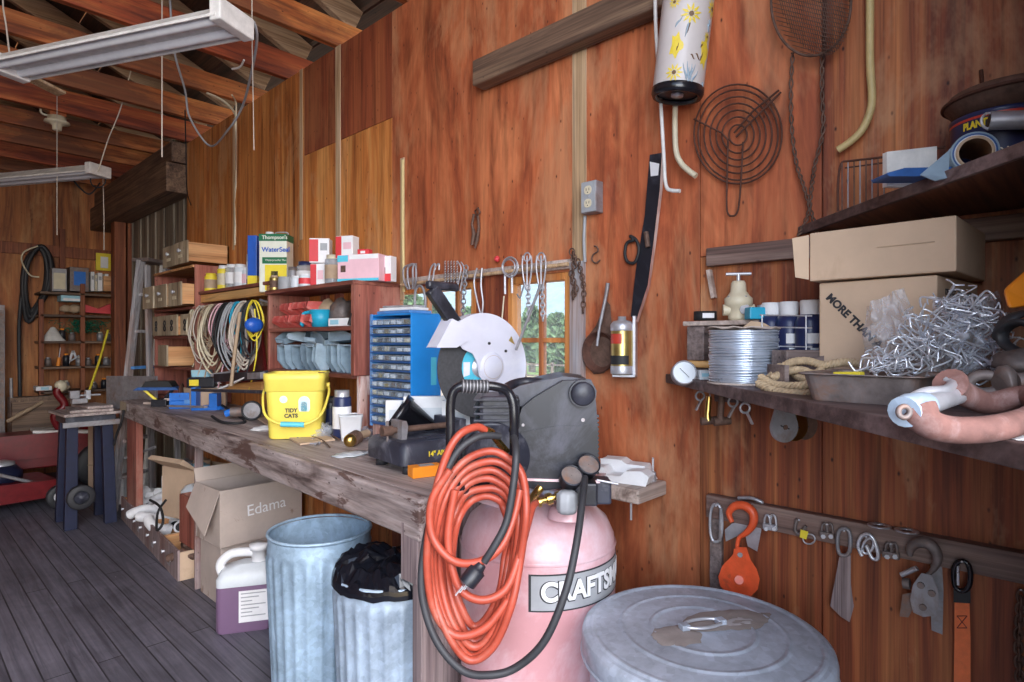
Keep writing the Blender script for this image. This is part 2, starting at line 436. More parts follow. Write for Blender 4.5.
M['green_tin'] = flat('green_tin', (.015, .16, .07), .35, var=.1)
M['cream_tin'] = flat('cream_tin', (.78, .79, .68), .35, var=.06)
M['yellow_tin'] = flat('yellow_tin', (.85, .68, .05), .35, var=.08)
M['blue_tin'] = flat('blue_tin', (.02, .11, .52), .35, var=.1)
M['red_card'] = flat('red_card', (.66, .05, .06), .5, var=.1)
M['pink_card'] = flat('pink_card', (.80, .50, .56), .55, var=.08)
M['gold'] = flat('gold', (.52, .40, .14), .32, .8, var=.2)
M['red_label'] = flat('red_label', (.50, .05, .03), .4, var=.1)
M['tan'] = flat('tan', (.46, .33, .22), .7, var=.2)
M['grey_plastic'] = flat('grey_plastic', (.35, .36, .38), .5, var=.15)
M['clear_film'] = glassy('clear_film', (.93, .95, 1), .2, .32, (.75, .78, .85))
M['clear_jar'] = glassy('clear_jar', (.9, .93, .96), .1, .35, (.7, .75, .8))
M['window_glass'] = glassy('window_glass', (.97, .98, 1), .1, .10, (.75, .76, .8))
M['milky'] = flat('milky', (.62, .66, .70), .35, var=.08)
M['purple_fluid'] = flat('purple_fluid', (.20, .12, .21), .3, var=.08, scale=4)
M['garbage_bag'] = flat('garbage_bag', (.008, .009, .014), .16, var=.2)
M['mower_blue'] = flat('mower_blue', (.012, .016, .05), .5, .2, var=.3)
M['green_cloth'] = flat('green_cloth', (.01, .16, .09), .8, var=.4)
M['painted_vase'] = flat('painted_vase', (.60, .54, .52), .35, var=.10, scale=5)
M['flower_yellow'] = flat('flower_yellow', (.80, .60, .05), .4, var=.2)
M['flower_brown'] = flat('flower_brown', (.16, .08, .03), .5, var=.2)
M['flower_grey'] = flat('flower_grey', (.30, .38, .45), .5, var=.2)
# galvanised sheet: spangle plus dull patches
def galv(name, base, dirt=None):
    m, nt, b = newmat(name)
    v = mapped(nt)
    vo = nd(nt, 'ShaderNodeTexVoronoi'); vo.inputs['Scale'].default_value = 60; nt.links.new(v, vo.inputs['Vector'])
    n = noise_n(nt, v, 5, 7, .7, .4)
    c1 = ramp(nt, n, [(.3, tuple(x * .62 for x in base)), (.7, tuple(min(1, x * 1.25) for x in base))])
    c2 = ramp(nt, vo.outputs['Color'], [(.0, (.85,) * 3), (1, (1.12,) * 3)])
    c = mix(nt, c1, c2, 1.0, 'MULTIPLY')
    if dirt:
        d = noise_n(nt, v, 3.1, 7, .7, .6)
        c = mix(nt, c, dirt, ramp(nt, d, [(.6, (0, 0, 0)), (.66, (.8,) * 3)]))
    nt.links.new(c, b.inputs['Base Color'])
    b.inputs['Metallic'].default_value = .25; b.inputs['Roughness'].default_value = .45
    bump(nt, b, n, .1, .004)
    return m
M['galv'] = galv('galv', (.42, .52, .64))
M['galv_blue'] = galv('galv_blue', (.36, .49, .62))
M['galv_lid'] = galv('galv_lid', (.46, .51, .60))
# floor: planks running along the shed
def floor_mat():
    m, nt, b = newmat('floor_planks')
    v = mapped(nt, (1, 1, 1))
    br = nd(nt, 'ShaderNodeTexBrick'); br.offset = .37; br.squash = 1
    mp = nd(nt, 'ShaderNodeMapping'); mp.inputs['Rotation'].default_value = (0, 0, PI / 2)
    nt.links.new(v, mp.inputs[0]); nt.links.new(mp.outputs[0], br.inputs['Vector'])
    br.inputs['Scale'].default_value = 1; br.inputs['Brick Width'].default_value = 3.1; br.inputs['Row Height'].default_value = .093
    br.inputs['Mortar Size'].default_value = .0035; br.inputs['Mortar Smooth'].default_value = .3
    br.inputs['Color1'].default_value = (.78, .78, .78, 1); br.inputs['Color2'].default_value = (1.1, 1.1, 1.1, 1); br.inputs['Mortar'].default_value = (.22, .22, .22, 1)
    g = noise_n(nt, mapped(nt, (30, 1.2, 1)), 1, 6, .65, .8)
    c = ramp(nt, g, [(.3, (.085, .08, .105)), (.7, (.20, .19, .235))])
    bn = noise_n(nt, v, 1.7, 6, .7, .4)
    c = mix(nt, c, ramp(nt, bn, [(.32, (.6,) * 3), (.62, (1.1,) * 3)]), .8, 'MULTIPLY')
    c = mix(nt, c, br.outputs['Color'], 1, 'MULTIPLY')
    sp = noise_n(nt, v, 42, 2, .5)
    c = mix(nt, c, (.5, .5, .55), ramp(nt, sp, [(.78, (0, 0, 0)), (.80, (1, 1, 1))]))
    nt.links.new(c, b.inputs['Base Color'])
    b.inputs['Roughness'].default_value = .55
    bump(nt, b, br.outputs['Fac'], -.5, .004)
    return m
M['floor_planks'] = floor_mat()
M['field'] = flat('field', (.62, .52, .36), .95, var=.2, scale=.5)
M['grass'] = flat('grass', (.20, .30, .07), .95, var=.3, scale=2)
M['leaf'] = flat('leaf', (.22, .36, .16), .8, var=.5, scale=2.5)
M['leaf_far'] = flat('leaf_far', (.34, .46, .50), .9, var=.3, scale=.6)  # distance haze painted in: bluish grey put into the hillside foliage colour

# ================================================================== STRUCTURE
ZT = 3.036
def wy(px): return wp(px, 341).y
FARY = 7.95
mb = MB(); mb.bx(-2.9, 2.3, -0.6, FARY + .3, -.06, 0)
struct('floor', mb, M['floor_planks'])
# long wall on the right, sheet by sheet, with two window openings
wz0, wz1 = 1.00, 1.655
w1a, w1b = wy(571), wy(508)        # near window
w2a, w2b = wy(476), wy(392)        # far window
sheets = []   # (Y0, Y1, z0, z1, material index)
Yn = -.08
e575, e404, e342, e303, e235, e205 = wy(577), wy(404), wy(343), wy(304), wy(236), wy(205)
e187 = wy(187)
zs = wp(306, 155).z
sheets += [(Yn, wy(822), 0, ZT, 3), (wy(822), wy(700), 1.66, ZT, 0), (wy(822), wy(700), 0, 1.66, 3), (wy(700), e575, 0, ZT, 0)]
# beside and round the windows
sheets += [(e575, w2b, wz1, ZT, 0), (e575, w1a, 0, wz1, 0), (w1a, w2b, 0, wz0, 2), (w1b, w2a, wz0, wz1, 2)]
e404 = w2b
sheets += [(e404, e342, zs, ZT, 2), (e342, e303, zs, ZT, 2), (e404, e303, 0, zs, 1), (e303, e235, 0, ZT, 1), (e235, e205, 0, ZT, 1), (e205, e187, 0, ZT, 1)]
mb = MB()
for (a, b_, z0, z1, mi) in sheets:
    if b_ - a < .004: continue
    mb.bx(W, W + .012, a + .0012, b_ - .0012, z0 + .0012, z1 - .0012, mi)
mb.bx(W + .012, W + .05, Yn, w1a, 0, ZT, 4)
mb.bx(W + .012, W + .05, w1a, w2b, wz1, ZT, 4); mb.bx(W + .012, W + .05, w1a, w2b, 0, wz0, 4)
mb.bx(W + .012, W + .05, w1b, w2a, wz0, wz1, 4); mb.bx(W + .012, W + .05, w2b, e187, 0, ZT, 4)
struct('wall_right', mb, [M['ply_smooth'], M['ply_orange'], M['ply_dark'], M['ply_fir'], M['roof_deck']], bev=.0015)
# pale stud strips and battens that show in the sheets
k = 1
def trim(mbx, mat, bev=.002):
    global k
    struct('trim_%d' % k, mbx, mat, bev); k += 1
def strip(px0, px1, ytop, ybot, mat, th=.012):
    a, b_ = wy(px0), wy(px1); zt = min(ZT, wp((px0 + px1) / 2, ytop).z); zb = wp((px0 + px1) / 2, ybot).z
    m_ = MB(); m_.bx(W - th, W - .0005, min(a, b_), max(a, b_), zb, zt); trim(m_, mat)
strip(573, 587, -60, 262, M['pine_batten'], .006)
strip(336, 341, 20, 240, M['pine_batten'], .004)
strip(300, 303, 60, 240, M['pine_batten'], .004)
strip(233, 235, 118, 250, M['pine_batten'], .004)
strip(573, 586, 262, 470, M['grey_trim'], .022)
strip(487, 509, 272, 470, M['ply_dark'], .02)
strip(401, 405, 158, 300, M['yellow_tin'] if False else M['pine_batten'], .006)
# far wall and post, weathered end bay, left and near walls
mb = MB(); mb.bx(-2.9, 1.9, FARY, FARY + .06, 0, 5.9)
for i in range(9):
    x = -2.6 + i * .56
    mb.bx(x, x + .05, FARY - .05, FARY, 0, 2.6, 1) if i % 2 else None
struct('wall_far', mb, [M['far_ply'], M['far_post']])
x0 = 1.80
mb = MB(); y = e187
i = 0
while y < FARY + .2:
    w_ = .11 + .05 * random.random()
    mb.bx(x0 + .012 * (i % 2), x0 + .03 + .012 * (i % 2), y + .003, min(y + w_, FARY + .3), 0, 3.2); y += w_; i += 1
struct('wall_end_bay', mb, M['grey_board'], bev=.002)
for (px, ww) in ((120, .12), (128, .07)):
    p = atY(px, 300, 7.2)
    mb = MB(); mb.bx(p.x - ww / 2, p.x + ww / 2, 7.15, 7.29, 0, 3.2); trim(mb, M['far_post'], .004)
# header beams over the end bay
mb = MB()
mb.bx(1.60, 1.80, e187 + .02, FARY, 2.62, 2.86); mb.bx(1.64, 1.80, e187 + .02, FARY, 2.87, ZT)
trim(mb, M['beam_old'], .006)
mb = MB(); mb.bx(-2.95, -2.87, .4, FARY + .3, 0, 5.6); struct('wall_left', mb, M['far_ply'])
mb = MB(); mb.bx(.80, 1.86, -.14, -.08, 0, 3.2); struct('wall_near', mb, M['ply_dark'])
# roof deck sloping up from the long wall
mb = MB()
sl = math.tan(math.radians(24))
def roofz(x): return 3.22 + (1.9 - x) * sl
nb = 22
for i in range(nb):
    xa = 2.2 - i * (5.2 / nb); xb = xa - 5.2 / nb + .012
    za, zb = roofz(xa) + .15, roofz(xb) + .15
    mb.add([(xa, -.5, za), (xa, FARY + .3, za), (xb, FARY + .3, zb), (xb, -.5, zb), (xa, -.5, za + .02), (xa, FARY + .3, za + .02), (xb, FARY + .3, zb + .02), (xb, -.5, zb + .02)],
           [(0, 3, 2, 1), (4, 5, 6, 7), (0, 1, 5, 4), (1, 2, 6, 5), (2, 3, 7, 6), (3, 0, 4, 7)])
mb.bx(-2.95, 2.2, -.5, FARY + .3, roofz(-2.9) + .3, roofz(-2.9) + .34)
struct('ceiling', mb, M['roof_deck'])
# joists and rafters
ord_ = ['nearest', 'second', 'third', 'fourth', 'fifth', 'sixth', 'seventh', 'eighth', 'ninth', 'tenth', 'eleventh', 'twelfth', 'thirteenth']
JZ = 3.04
ys = [1.05, 1.72, 2.38, 3.02, 3.62, 4.2, 4.78, 5.34, 5.9, 6.46, 7.02, 7.56]
for i, y in enumerate(ys):
    h = .145 + .02 * math.sin(i * 2.1)
    mb = MB(); mb.bar((-2.86, y + .05 * math.sin(i), JZ + h / 2 + .05), (1.98, y, JZ + h / 2 - .0), .045, h)
    one('ceiling_joist', mb, M['joist_red' if i % 3 == 1 else 'joist'], 'reddish ceiling joist crossing to the long wall, %s counted from the camera' % ord_[i], 'joist', 'ceiling joists', bev=.004)
    mb = MB(); mb.bar((-1.6, y + .07, roofz(-1.6) + .06), (1.93, y + .07, roofz(1.93) + .06), .045, .15)
    one('rafter', mb, M['joist_pale'], 'greyish sloping rafter beside the ceiling joist, %s counted from the camera' % ord_[i], 'rafter', 'roof rafters', bev=.004)
# windows: frame, muntins, panes
def window(n, a, b_, munt, zrow):
    mb = MB(); f = .028
    mb.bx(W - .004, W + .05, a, a + f, wz0, wz1); mb.bx(W - .004, W + .05, b_ - f, b_, wz0, wz1)
    mb.bx(W - .004, W + .05, a + f, b_ - f, wz1 - f, wz1); mb.bx(W - .012, W + .05, a + f, b_ - f, wz0, wz0 + f)
    o = tag(MB().bx(0, .001, 0, .001, 0, .001).build('window_%d' % n, M['ply_orange']), kind='structure') if False else struct('window_%d' % n, mb, M['ply_orange'], .003)
    ys_ = [a + f] + munt + [b_ - f]; zs_ = [wz0 + f] + zrow + [wz1 - f]
    m2 = MB()
    for y in munt: m2.bx(W + .008, W + .036, y - .009, y + .009, wz0 + f, wz1 - f)
    for z in zrow: m2.bx(W + .009, W + .035, a + f, b_ - f, z - .009, z + .009)
    m2.build('muntin', M['ply_orange'], o, bev=.002)
    for i in range(len(ys_) - 1):
        for j in range(len(zs_) - 1):
            g = MB(); g.bx(W + .019, W + .023, ys_[i] + .006, ys_[i + 1] - .006, zs_[j] + .006, zs_[j + 1] - .006)
            g.build('pane', M['window_glass'], o)
window(1, w1a, w1b, [(w1a + w1b) / 2 - .005], [1.20, 1.403])
window(2, w2a, w2b, [wy(455), wy(425)], [1.20, 1.403])
# ------------------------------------------------------------------ outside the window
mb = MB()
mb.bx(2.4, 120, -60, 160, -.9, -.5)
tag(struct('ground', mb, M['field']), kind='structure')
mb = MB()
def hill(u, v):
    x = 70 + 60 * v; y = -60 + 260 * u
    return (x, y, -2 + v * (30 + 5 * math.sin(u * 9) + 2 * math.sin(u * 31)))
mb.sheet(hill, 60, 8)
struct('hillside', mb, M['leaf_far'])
def foliage_tree(x, y, h, r, label):
    t = thing('tree', label, 'tree', (x, y, -.5), group='trees beyond the field')
    m_ = MB(); m_.tube([(0, 0, 0), (.05, 0, h * .5), (0, .05, h * .8)], [.22, .16, .06]); m_.build('trunk', M['grey_board'], t)
    m_ = MB(); rnd = random.Random(int(x * 7 + y))
    for i in range(1500):
        a = rnd.random() * 2 * PI; zz = rnd.random(); rr = r * (math.sin(PI * (zz * .86 + .12)) ** .7) * (rnd.random() ** .4)
        c = V((rr * math.cos(a), rr * math.sin(a), h * (.18 + .82 * zz)))
        d = V((rnd.uniform(-1, 1), rnd.uniform(-1, 1), rnd.uniform(-1, 1))).normalized(); e = d.orthogonal().normalized(); q = .16 + .14 * rnd.random()
        m_.add([c + d * q, c + e * q, c - d * q, c - e * q], [(0, 1, 2, 3)])
    m_.build('crown', M['leaf'], t)
tl = ['pale green tree seen through the right column of window panes', 'tree outside, left of the tree in the right window panes', 'tall tree seen past the sash at the left window', 'bushy tree outside behind the hanging chains', 'dark tree outside at the far left of the window view', 'small round tree outside near the window mullion']
for (px, d, h, r), l in zip([(556, 26, 3.0, .8), (532, 36, 3.9, .9), (440, 33, 4.2, 1.1), (470, 25, 3.2, .9), (412, 30, 4.2, 1.1), (508, 44, 4.6, 1.1)], tl):
    p = atD(px, 341, d); foliage_tree(p.x, p.y, h, r, l)
mb = MB()
for i in range(40):
    p = V((14, -6 + i * 1.1, 0)); mb.bx(p.x, p.x + .07, p.y, p.y + .07, -.5, .75)
for z in (0, .3, .65): mb.bx(14, 14.03, -6, 38, z, z + .05)
one('field_fence', mb, M['grey_board'], 'thin post and rail fence across the field outside the window', 'fence')
mb = MB(); mb.bx(24, 34, -30, 120, -.52, -.46); struct('grass_strip', mb, M['grass'])

# ================================================================== CEILING THINGS
def shop_light(p_near, p_far, label):
    """four foot twin tube fixture; local y runs along it"""
    a, b_ = V(p_near), V(p_far); d = b_ - a; L = 1.25
    t = thing('tube_light', label, 'ceiling light', a, math.atan2(-d.x, d.y), 'hanging tube lights')
    m_ = MB(); m_.prism([(-.03, 0), (.03, 0), (.03, .05), (-.03, .05)], 0.02, L - .02)
    m_.build('housing', M['white_paint'], t, .003)
    for s in (-1, 1):
        m_ = MB(); m_.prism([(s * .030, .048), (s * .088, -.006), (s * .088, -.016), (s * .083, -.016), (s * .082, -.008), (s * .028, .040)], .02, L - .02)
        m_.build('reflector', M['white_paint'], t)
        m_ = MB(); m_.cyl((s * .044, .05, -.004), (s * .044, L - .05, -.004), .018); m_.build('tube', M['white_matte'], t)
    for y in (0, L - .055):
        m_ = MB(); m_.bx(-.085, .085, y, y + .05, -.028, .052); m_.build('end_cap', M['white_paint'], t, .006)
    return t
shop_light(atZ(238, 22, 2.56), atZ(10, 68, 2.56), 'white twin tube light hanging nearest the camera under the joists')
shop_light(atZ(101, 172, 2.60), atZ(0, 181, 2.60), 'white twin tube light hanging further back at the left edge')
def cord(name, pts, r, mat, label, cat, sp=True, group=None, n=6):
    if name == 'hanging_string' and pts[0].z > 2.45 and 'further' not in label: pts = [V((pts[0].x, pts[0].y, 3.16))] + pts
    m_ = MB(); m_.tube(spline(pts, 6) if sp else pts, r, 0, n); return one(name, m_, M[mat], label, cat, group)
def D(px, py, d): return atD(px, py, d)
JB = 3.03
def jz(px, py): return atZ(px, py, JB)
cord('hanging_string', [D(162, 0, 2.9), D(162, 80, 2.9), D(162, 157, 2.9)], .003, 'string', 'straight pale string hanging from the joists left of the long wall corner', 'string', False)
cord('hanging_string', [D(3, 5, 2.9), D(6, 25, 2.9), D(10, 58, 2.9)], .004, 'string', 'frayed string holding the far end of the near tube light', 'string')
cord('hanging_string', [D(131, 70, 4.2), D(120, 110, 4.2), D(108, 140, 4.2), D(98, 172, 4.2)], .004, 'string', 'string tied in a loop above the further tube light', 'string')
cord('hanging_string', [D(57, 132, 4.3), D(57, 180, 4.3), D(57, 235, 4.3)], .003, 'string', 'pull string hanging below the porcelain lamp holder', 'string', False)
cord('hanging_string', [D(103, 178, 4.6), D(104, 220, 4.6), D(104, 250, 4.6)], .003, 'string', 'thin string below the end of the further tube light', 'string', False)
cord('hanging_string', [D(252, 33, 2.4), D(253, 90, 2.6), D(254, 150, 2.7)], .002, 'string', 'thin thread hanging beside the cable of the near tube light', 'string', False)
cord('power_cable', [D(254, 22, 2.30), D(257, 35, 2.35), D(254, 60, 2.5), D(243, 105, 2.9), D(228, 130, 3.1), D(210, 146, 3.5), D(190, 118, 3.4), D(185, 90, 3.3), D(174, 50, 3.1), D(170, 0, 3)], .0055, 'grey_plastic', 'grey lamp cable swagged from near tube light to the wall top', 'cable')
cord('power_cable', [D(207, 93, 3.7), D(222, 100, 3.8), D(234, 112, 3.8), D(236, 130, 3.75), wp(236, 180, .01), wp(235, 245, .01)], .007, 'cream', 'cream cable running over the wall top and down the plywood', 'cable')
cord('power_cable', [D(232, 95, 3.6), D(236, 103, 3.7), D(236, 118, 3.72)], .005, 'cream', 'short stub of pale cable beside the cream cable', 'cable')
cord('power_cable', [D(185, 110, 3.9), D(186, 150, 4.1), D(187, 190, 4.3), wp(191, 205, .01)], .004, 'black_matte', 'dark thin cable at the end of the long plywood wall', 'cable')
cord('power_cable', [atZ(232, 69, 3.03), atZ(240, 67, 3.03), atZ(244, 60, 3.04)], .006, 'white_paint', 'bent white cable end stapled between two joists', 'cable')
cord('power_cable', [D(72, 178, 4.5), D(80, 188, 4.5), D(90, 194, 4.5), D(100, 183, 4.6)], .006, 'black_matte', 'dark cable loop under the further tube light', 'cable')
m_ = MB(); m_.ring(D(98, 180, 4.38), .055, .005, 0, 20, 6, X=(CN, -SN, 0)); one('cable_loop', m_, M['black_matte'], 'round black loop of cable on the end of the further tube light', 'cable')
# porcelain lamp holder
p = D(57, 123, 4.35)
t = thing('lamp_holder', 'white porcelain pull-chain lamp holder under a joist', 'lamp holder', (p.x, p.y, p.z))
m_ = MB(); m_.lathe([(.001, .045), (.055, .045), (.058, .02), (.075, .01), (.078, 0), (.05, -.006), (.03, -.02), (.028, -.05), (.02, -.055), (.001, -.055)]); m_.build('socket', M['cream'], t)
m_ = MB(); m_.tube(spline([(-.05, 0, .04), (-.09, 0, .05), (-.09, 0, .10), (-.06, 0, .14)], 5), .007); m_.build('wire', M['cream'], t)
m_ = MB(); m_.bx(-.05, .05, -.04, .04, .045, max(.06, JB - p.z + .02)); m_.build('mounting_block', M['joist'], t, .004)
a, b_ = atZ(26, 76, 3.035), atZ(62, 94, 3.0)
m_ = MB(); m_.bar(a, b_, .09, .018)
one('wood_offcut', m_, M['pine_batten'], 'short pale board offcut nailed under the joists by the near light', 'board', bev=.002)
# the leaning timber across the upper wall
a = wp(478, 76, .045); b_ = wp(668, -8, .045)
m_ = MB(); m_.bar(a, b_, .07, .105, up=(0, 0, 1))
one('timber_brace', m_, M['beam_old'], 'old rough timber nailed slanting across the upper plywood wall', 'timber', bev=.008)

# ================================================================== FAR END OF THE SHED
FY = FARY
def fb(px0, px1, py0, py1, Yf, dep, mat, name, label, cat, extra=None, bev=.004, group=None):
    """box-like thing seen on the far wall; front face at Y = Yf"""
    a = atY(px0, py1, Yf); b_ = atY(px1, py0, Yf)
    x0_, x1_, z0_, z1_ = min(a.x, b_.x), max(a.x, b_.x), min(a.z, b_.z), max(a.z, b_.z)
    t = thing(name, label, cat, ((x0_ + x1_) / 2, Yf + dep / 2, z0_), group=group)
    w, h = x1_ - x0_, z1_ - z0_
    m_ = MB(); m_.bx(-w / 2, w / 2, -dep / 2, dep / 2, 0, h); m_.build('body', M[mat], t, bev)
    if extra: extra(t, w, h, dep)
    return t
def panel(part, mat, fx0, fx1, fz0, fz1):
    def f(t, w, h, d):
        m_ = MB(); m_.bx(-w / 2 + w * fx0, -w / 2 + w * fx1, -d / 2 - .004, -d / 2 + .001, h * fz0, h * fz1); m_.build(part, M[mat], t)
    return f
# shelf rack on the far wall
SY = FY - .36
xl, xr = atY(44, 340, SY).x, atY(119, 340, SY).x
t = thing('wall_rack', 'open wooden shelf rack of small shelves on the dark far wall', 'shelves', (xl, SY, 0))
shelf_z = []
for py in (293, 315, 341, 366, 390):
    z = atY(80, py, SY).z; shelf_z.append(z)
    m_ = MB(); m_.bx(-.03, xr - xl, 0, .34, z - .025, z); m_.build('shelf', M['beam_x'], t, .003)
for x in (-.02, (xr - xl) * .5, xr - xl):
    m_ = MB(); m_.bx(x - .02, x + .02, .0, .045, .35, 2.0 if x > 0.1 else 1.82); m_.build('upright', M['far_post'], t, .003)
m_ = MB(); m_.bx(-.9, 1.1, FY - .03 - SY, FY - .001 - SY, atY(60, 252, FY).z - .06, atY(60, 252, FY).z + .06); m_.build('wall_rail', M['far_post'], t, .004)
S = lambda py: py
fb(52, 67, 269, 291, SY + .05, .14, 'steel_dull', 'stored_box', 'dusty patterned tin on the top far shelf, left of the blue screen', 'tin', panel('print', 'cream', .1, .9, .1, .8))
fb(70, 89, 268, 291, SY + .03, .2, 'cast_iron', 'small_monitor', 'small grey monitor with a blue screen on the top far shelf', 'monitor', panel('screen', 'blue_plastic', .2, .82, .25, .82))
for i, (c, w_) in enumerate((('paper', 4), ('cream', 3), ('paper', 5), ('tan', 2), ('paper', 4))):
    x = 91 + sum((4, 3, 5, 2, 4)[:i]); fb(x, x + w_ - .6, 272 + (i * 3) % 5, 291, SY + .04, .16, c, 'book', 'pale upright book on the top far shelf, %s of five beside the blue screen' % ord_[i].replace('nearest', 'first'), 'book', panel('spine_label', 'grey_plastic', .2, .8, .6, .8), .001, 'books on the top far shelf')
fb(104, 114, 277, 291, SY + .01, .12, 'drawer_wood', 'wooden_box', 'small orange wooden box at the right end of the top far shelf', 'box', panel('lid', 'drawer_wood', -.03, 1.03, .86, 1.02))
fb(96, 111, 254, 270, FY - .035, .03, 'yellow_tin', 'wall_sign', 'small yellow and white notice on the far wall above the shelf', 'sign', panel('notice', 'paper', .3, .8, .15, .8))
fb(61, 83, 296, 301, SY + .02, .2, 'light_blue', 'flat_box', 'flat pale blue carton lying under the top far shelf', 'box', panel('print', 'paper', .1, .9, .1, .5))
m_ = MB(); c = atY(75, 309, SY + .12)
for dx, r in ((-.08, .045), (0, .055), (.07, .05)): m_.sph(c + V((dx, .01 * dx, 0)), r, jit=.5, sc=(1.2, 1, .8))
one('work_glove', m_, M['tan'], 'crumpled tan work gloves on the second far shelf', 'gloves')
m_ = MB(); c = atY(95, 309, SY + .1)
m_.prism([(-.12, -.04), (.13, -.05), (.13, .06), (.02, .0), (-.12, .05)], -.05, .05, M=T(c))
one('red_bracket', m_, M['red_card'], 'red notched metal bracket on the second far shelf', 'bracket', bev=.004)
m_ = MB(); c = atY(84, 326, SY + .14); rnd = random.Random(4)
for i in range(260):
    p = c + V((rnd.gauss(0, .10), rnd.gauss(0, .04), rnd.uniform(-.07, .06))); d = V((rnd.uniform(-1, 1), rnd.uniform(-1, 1), rnd.uniform(-1, 1))).normalized() * .035; e = d.orthogonal().normalized() * .006
    m_.add([p - d, p + e, p + d, p - e], [(0, 1, 2, 3)])
tag(m_.build('green_garland', M['green_cloth'], None, world='centre'), 'tangled shiny green garland on the third far shelf', 'garland')
m_ = MB(); c = atY(53, 341, SY + .1)
m_.lathe([(.11, 0), (.095, .02), (.02, .14), (.001, .145)], c, sx=1, sy=.7)
one('funnel', m_, M['white_paint'], 'white cone-shaped paper funnel on the left of the middle far shelf', 'funnel')
fb(36, 52, 386, 391, SY - .02, .16, 'white_matte', 'spray_carton', 'pale blue and white carton on the lowest far shelf', 'carton', panel('print', 'light_blue', .3, .8, .2, .8))
rnd = random.Random(12)
kinds = [('tool_clamp', 'steel', 'rusty steel clamp'), ('oil_bottle', 'black_plastic', 'small dark oil bottle'), ('orange_driver', 'orange_box', 'orange handled screwdriver'), ('jar', 'steel_dull', 'dusty glass jar'), ('tin_can', 'cast_iron', 'old tin can')]
seen = {}
for (px, py, ki) in ((58, 366, 2), (66, 366, 1), (73, 366, 0), (79, 366, 3), (88, 366, 4), (98, 366, 1), (106, 366, 3), (58, 390, 4), (66, 390, 3), (94, 390, 4), (104, 390, 1), (112, 366, 4), (48, 366, 4), (100, 341, 3), (108, 341, 4), (62, 341, 1), (72, 341, 4)):
    nm, mt, lb = kinds[ki]; c = atY(px, py, SY + .1); h = (.09, .13, .16, .10, .09)[ki]; r = .03
    seen[(py, ki)] = seen.get((py, ki), 0) + 1
    row = {366: 'fourth', 390: 'lowest', 341: 'third'}[py]
    t = thing(nm, '%s on the %s far shelf%s' % (lb, row, ', %s of its kind from the left' % ('first', 'second', 'third')[seen[(py, ki)] - 1]), nm.split('_')[-1], (c.x, c.y, c.z))
    m_ = MB()
    if ki == 0: m_.bar((-.05, 0, 0), (.0, 0, .16), .02, .02); m_.bar((.0, 0, .16), (.05, 0, .02), .02, .02); m_.build('jaw', M[mt], t); m_ = MB(); m_.cyl((-.03, -.02, .05), (.05, -.02, .11), .008); m_.build('screw', M['steel'], t)
    elif ki == 2: m_.cyl((0, 0, 0), (0.01, 0, .09), .018, .014); m_.build('handle', M[mt], t); m_ = MB(); m_.cyl((.01, 0, .09), (.02, 0, .19), .004); m_.build('blade', M['steel'], t)
    else:
        m_.lathe([(.001, 0), (r, 0), (r, h * .75), (r * .55, h * .88), (r * .5, h * .9)]); m_.build('body', M[mt], t)
        m_ = MB(); m_.lathe([(r * .6, h * .88), (r * .6, h), (.001, h)]); m_.build('lid', M[('steel', 'orange_box', 'steel', 'cream', 'steel')[ki]], t)
# coiled black hoses
t = thing('hose_coil', 'long black hose coiled and hung on the far wall rail', 'hose', atY(36, 245, FY - .09), world=True)
for i in range(7):
    w_ = 6 + 1.6 * (i % 4); ox = 1.5 * math.sin(i * 2.3)
    P = [atY(40 + ox, 246 + i % 3, FY - .06 - .016 * i), atY(40 + w_ + ox, 262, FY - .07 - .016 * i), atY(38 + w_, 290, FY - .08 - .012 * i), atY(30 + ox, 312 + 5 * (i % 3), FY - .07), atY(24 + ox, 290, FY - .08 - .012 * i), atY(29 + ox - w_ * .2, 262, FY - .07 - .016 * i)]
    m_ = MB(); m_.tube(spline(P, 7, True), .020, 0, 8, True); m_.build('hose_turn', M['black_rubber'], t)
m_ = MB(); m_.tube(spline([atY(22, 290, FY - .12), atY(19, 330, FY - .12), atY(20, 400, FY - .14), atY(19, 440, FY - .14)], 6), .016); m_.build('hose_end', M['black_rubber'], t)
cord('white_wire', [atY(38, 246, FY - .22), atY(24, 252, FY - .2), atY(22, 262, FY - .2), atY(30, 275, FY - .24), atY(39, 277, FY - .24)], .008, 'cream', 'pale wire looping across the black hose coil', 'wire')
cord('broom_pole', [atY(8, 421, FY - .9), atY(69, 387, FY - .5)], .018, 'tan', 'long tan pole leaning across in front of the far shelf', 'pole', False)
gt = atY(74, 450, FY - .75); cord('garden_tool', [atY(108, 330, FY - .42), atY(99, 362, FY - .5), atY(88, 394, FY - .6), V((gt.x, gt.y, 0))], .012, 'yellow_tin', 'yellow-shafted tool leaning against the far shelf', 'tool', False)
cord('steel_pole', [atY(11, 378, FY - .6), atY(12, 425, FY - .6)], .014, 'steel_dull', 'upright grey pole at the left edge before the far wall', 'pole', False)
fb(-14, 5, 305, 470, FY - .4, .3, 'steel_dull', 'tall_cabinet', 'tall dull metal cabinet cut off by the left edge of view', 'cabinet', panel('door', 'cast_iron', .05, .95, .03, .97))
fb(12, 70, 396, 455, FY - .7, .3, 'beam_x', 'wooden_workbench', 'dark low wooden workbench under the far shelves', 'workbench', panel('worktop', 'beam_old', -.03, 1.03, .94, 1.02))
p = atY(127, 291, FARY - .25)
m_ = MB(); m_.lathe([(.001, -.11), (.03, -.10), (.05, -.02), (.048, .05), (.025, .11), (.001, .12)], p, sy=.5)
one('wooden_float', m_, M['tan'], 'oval tan wooden float hung on the red brown far post', 'float')
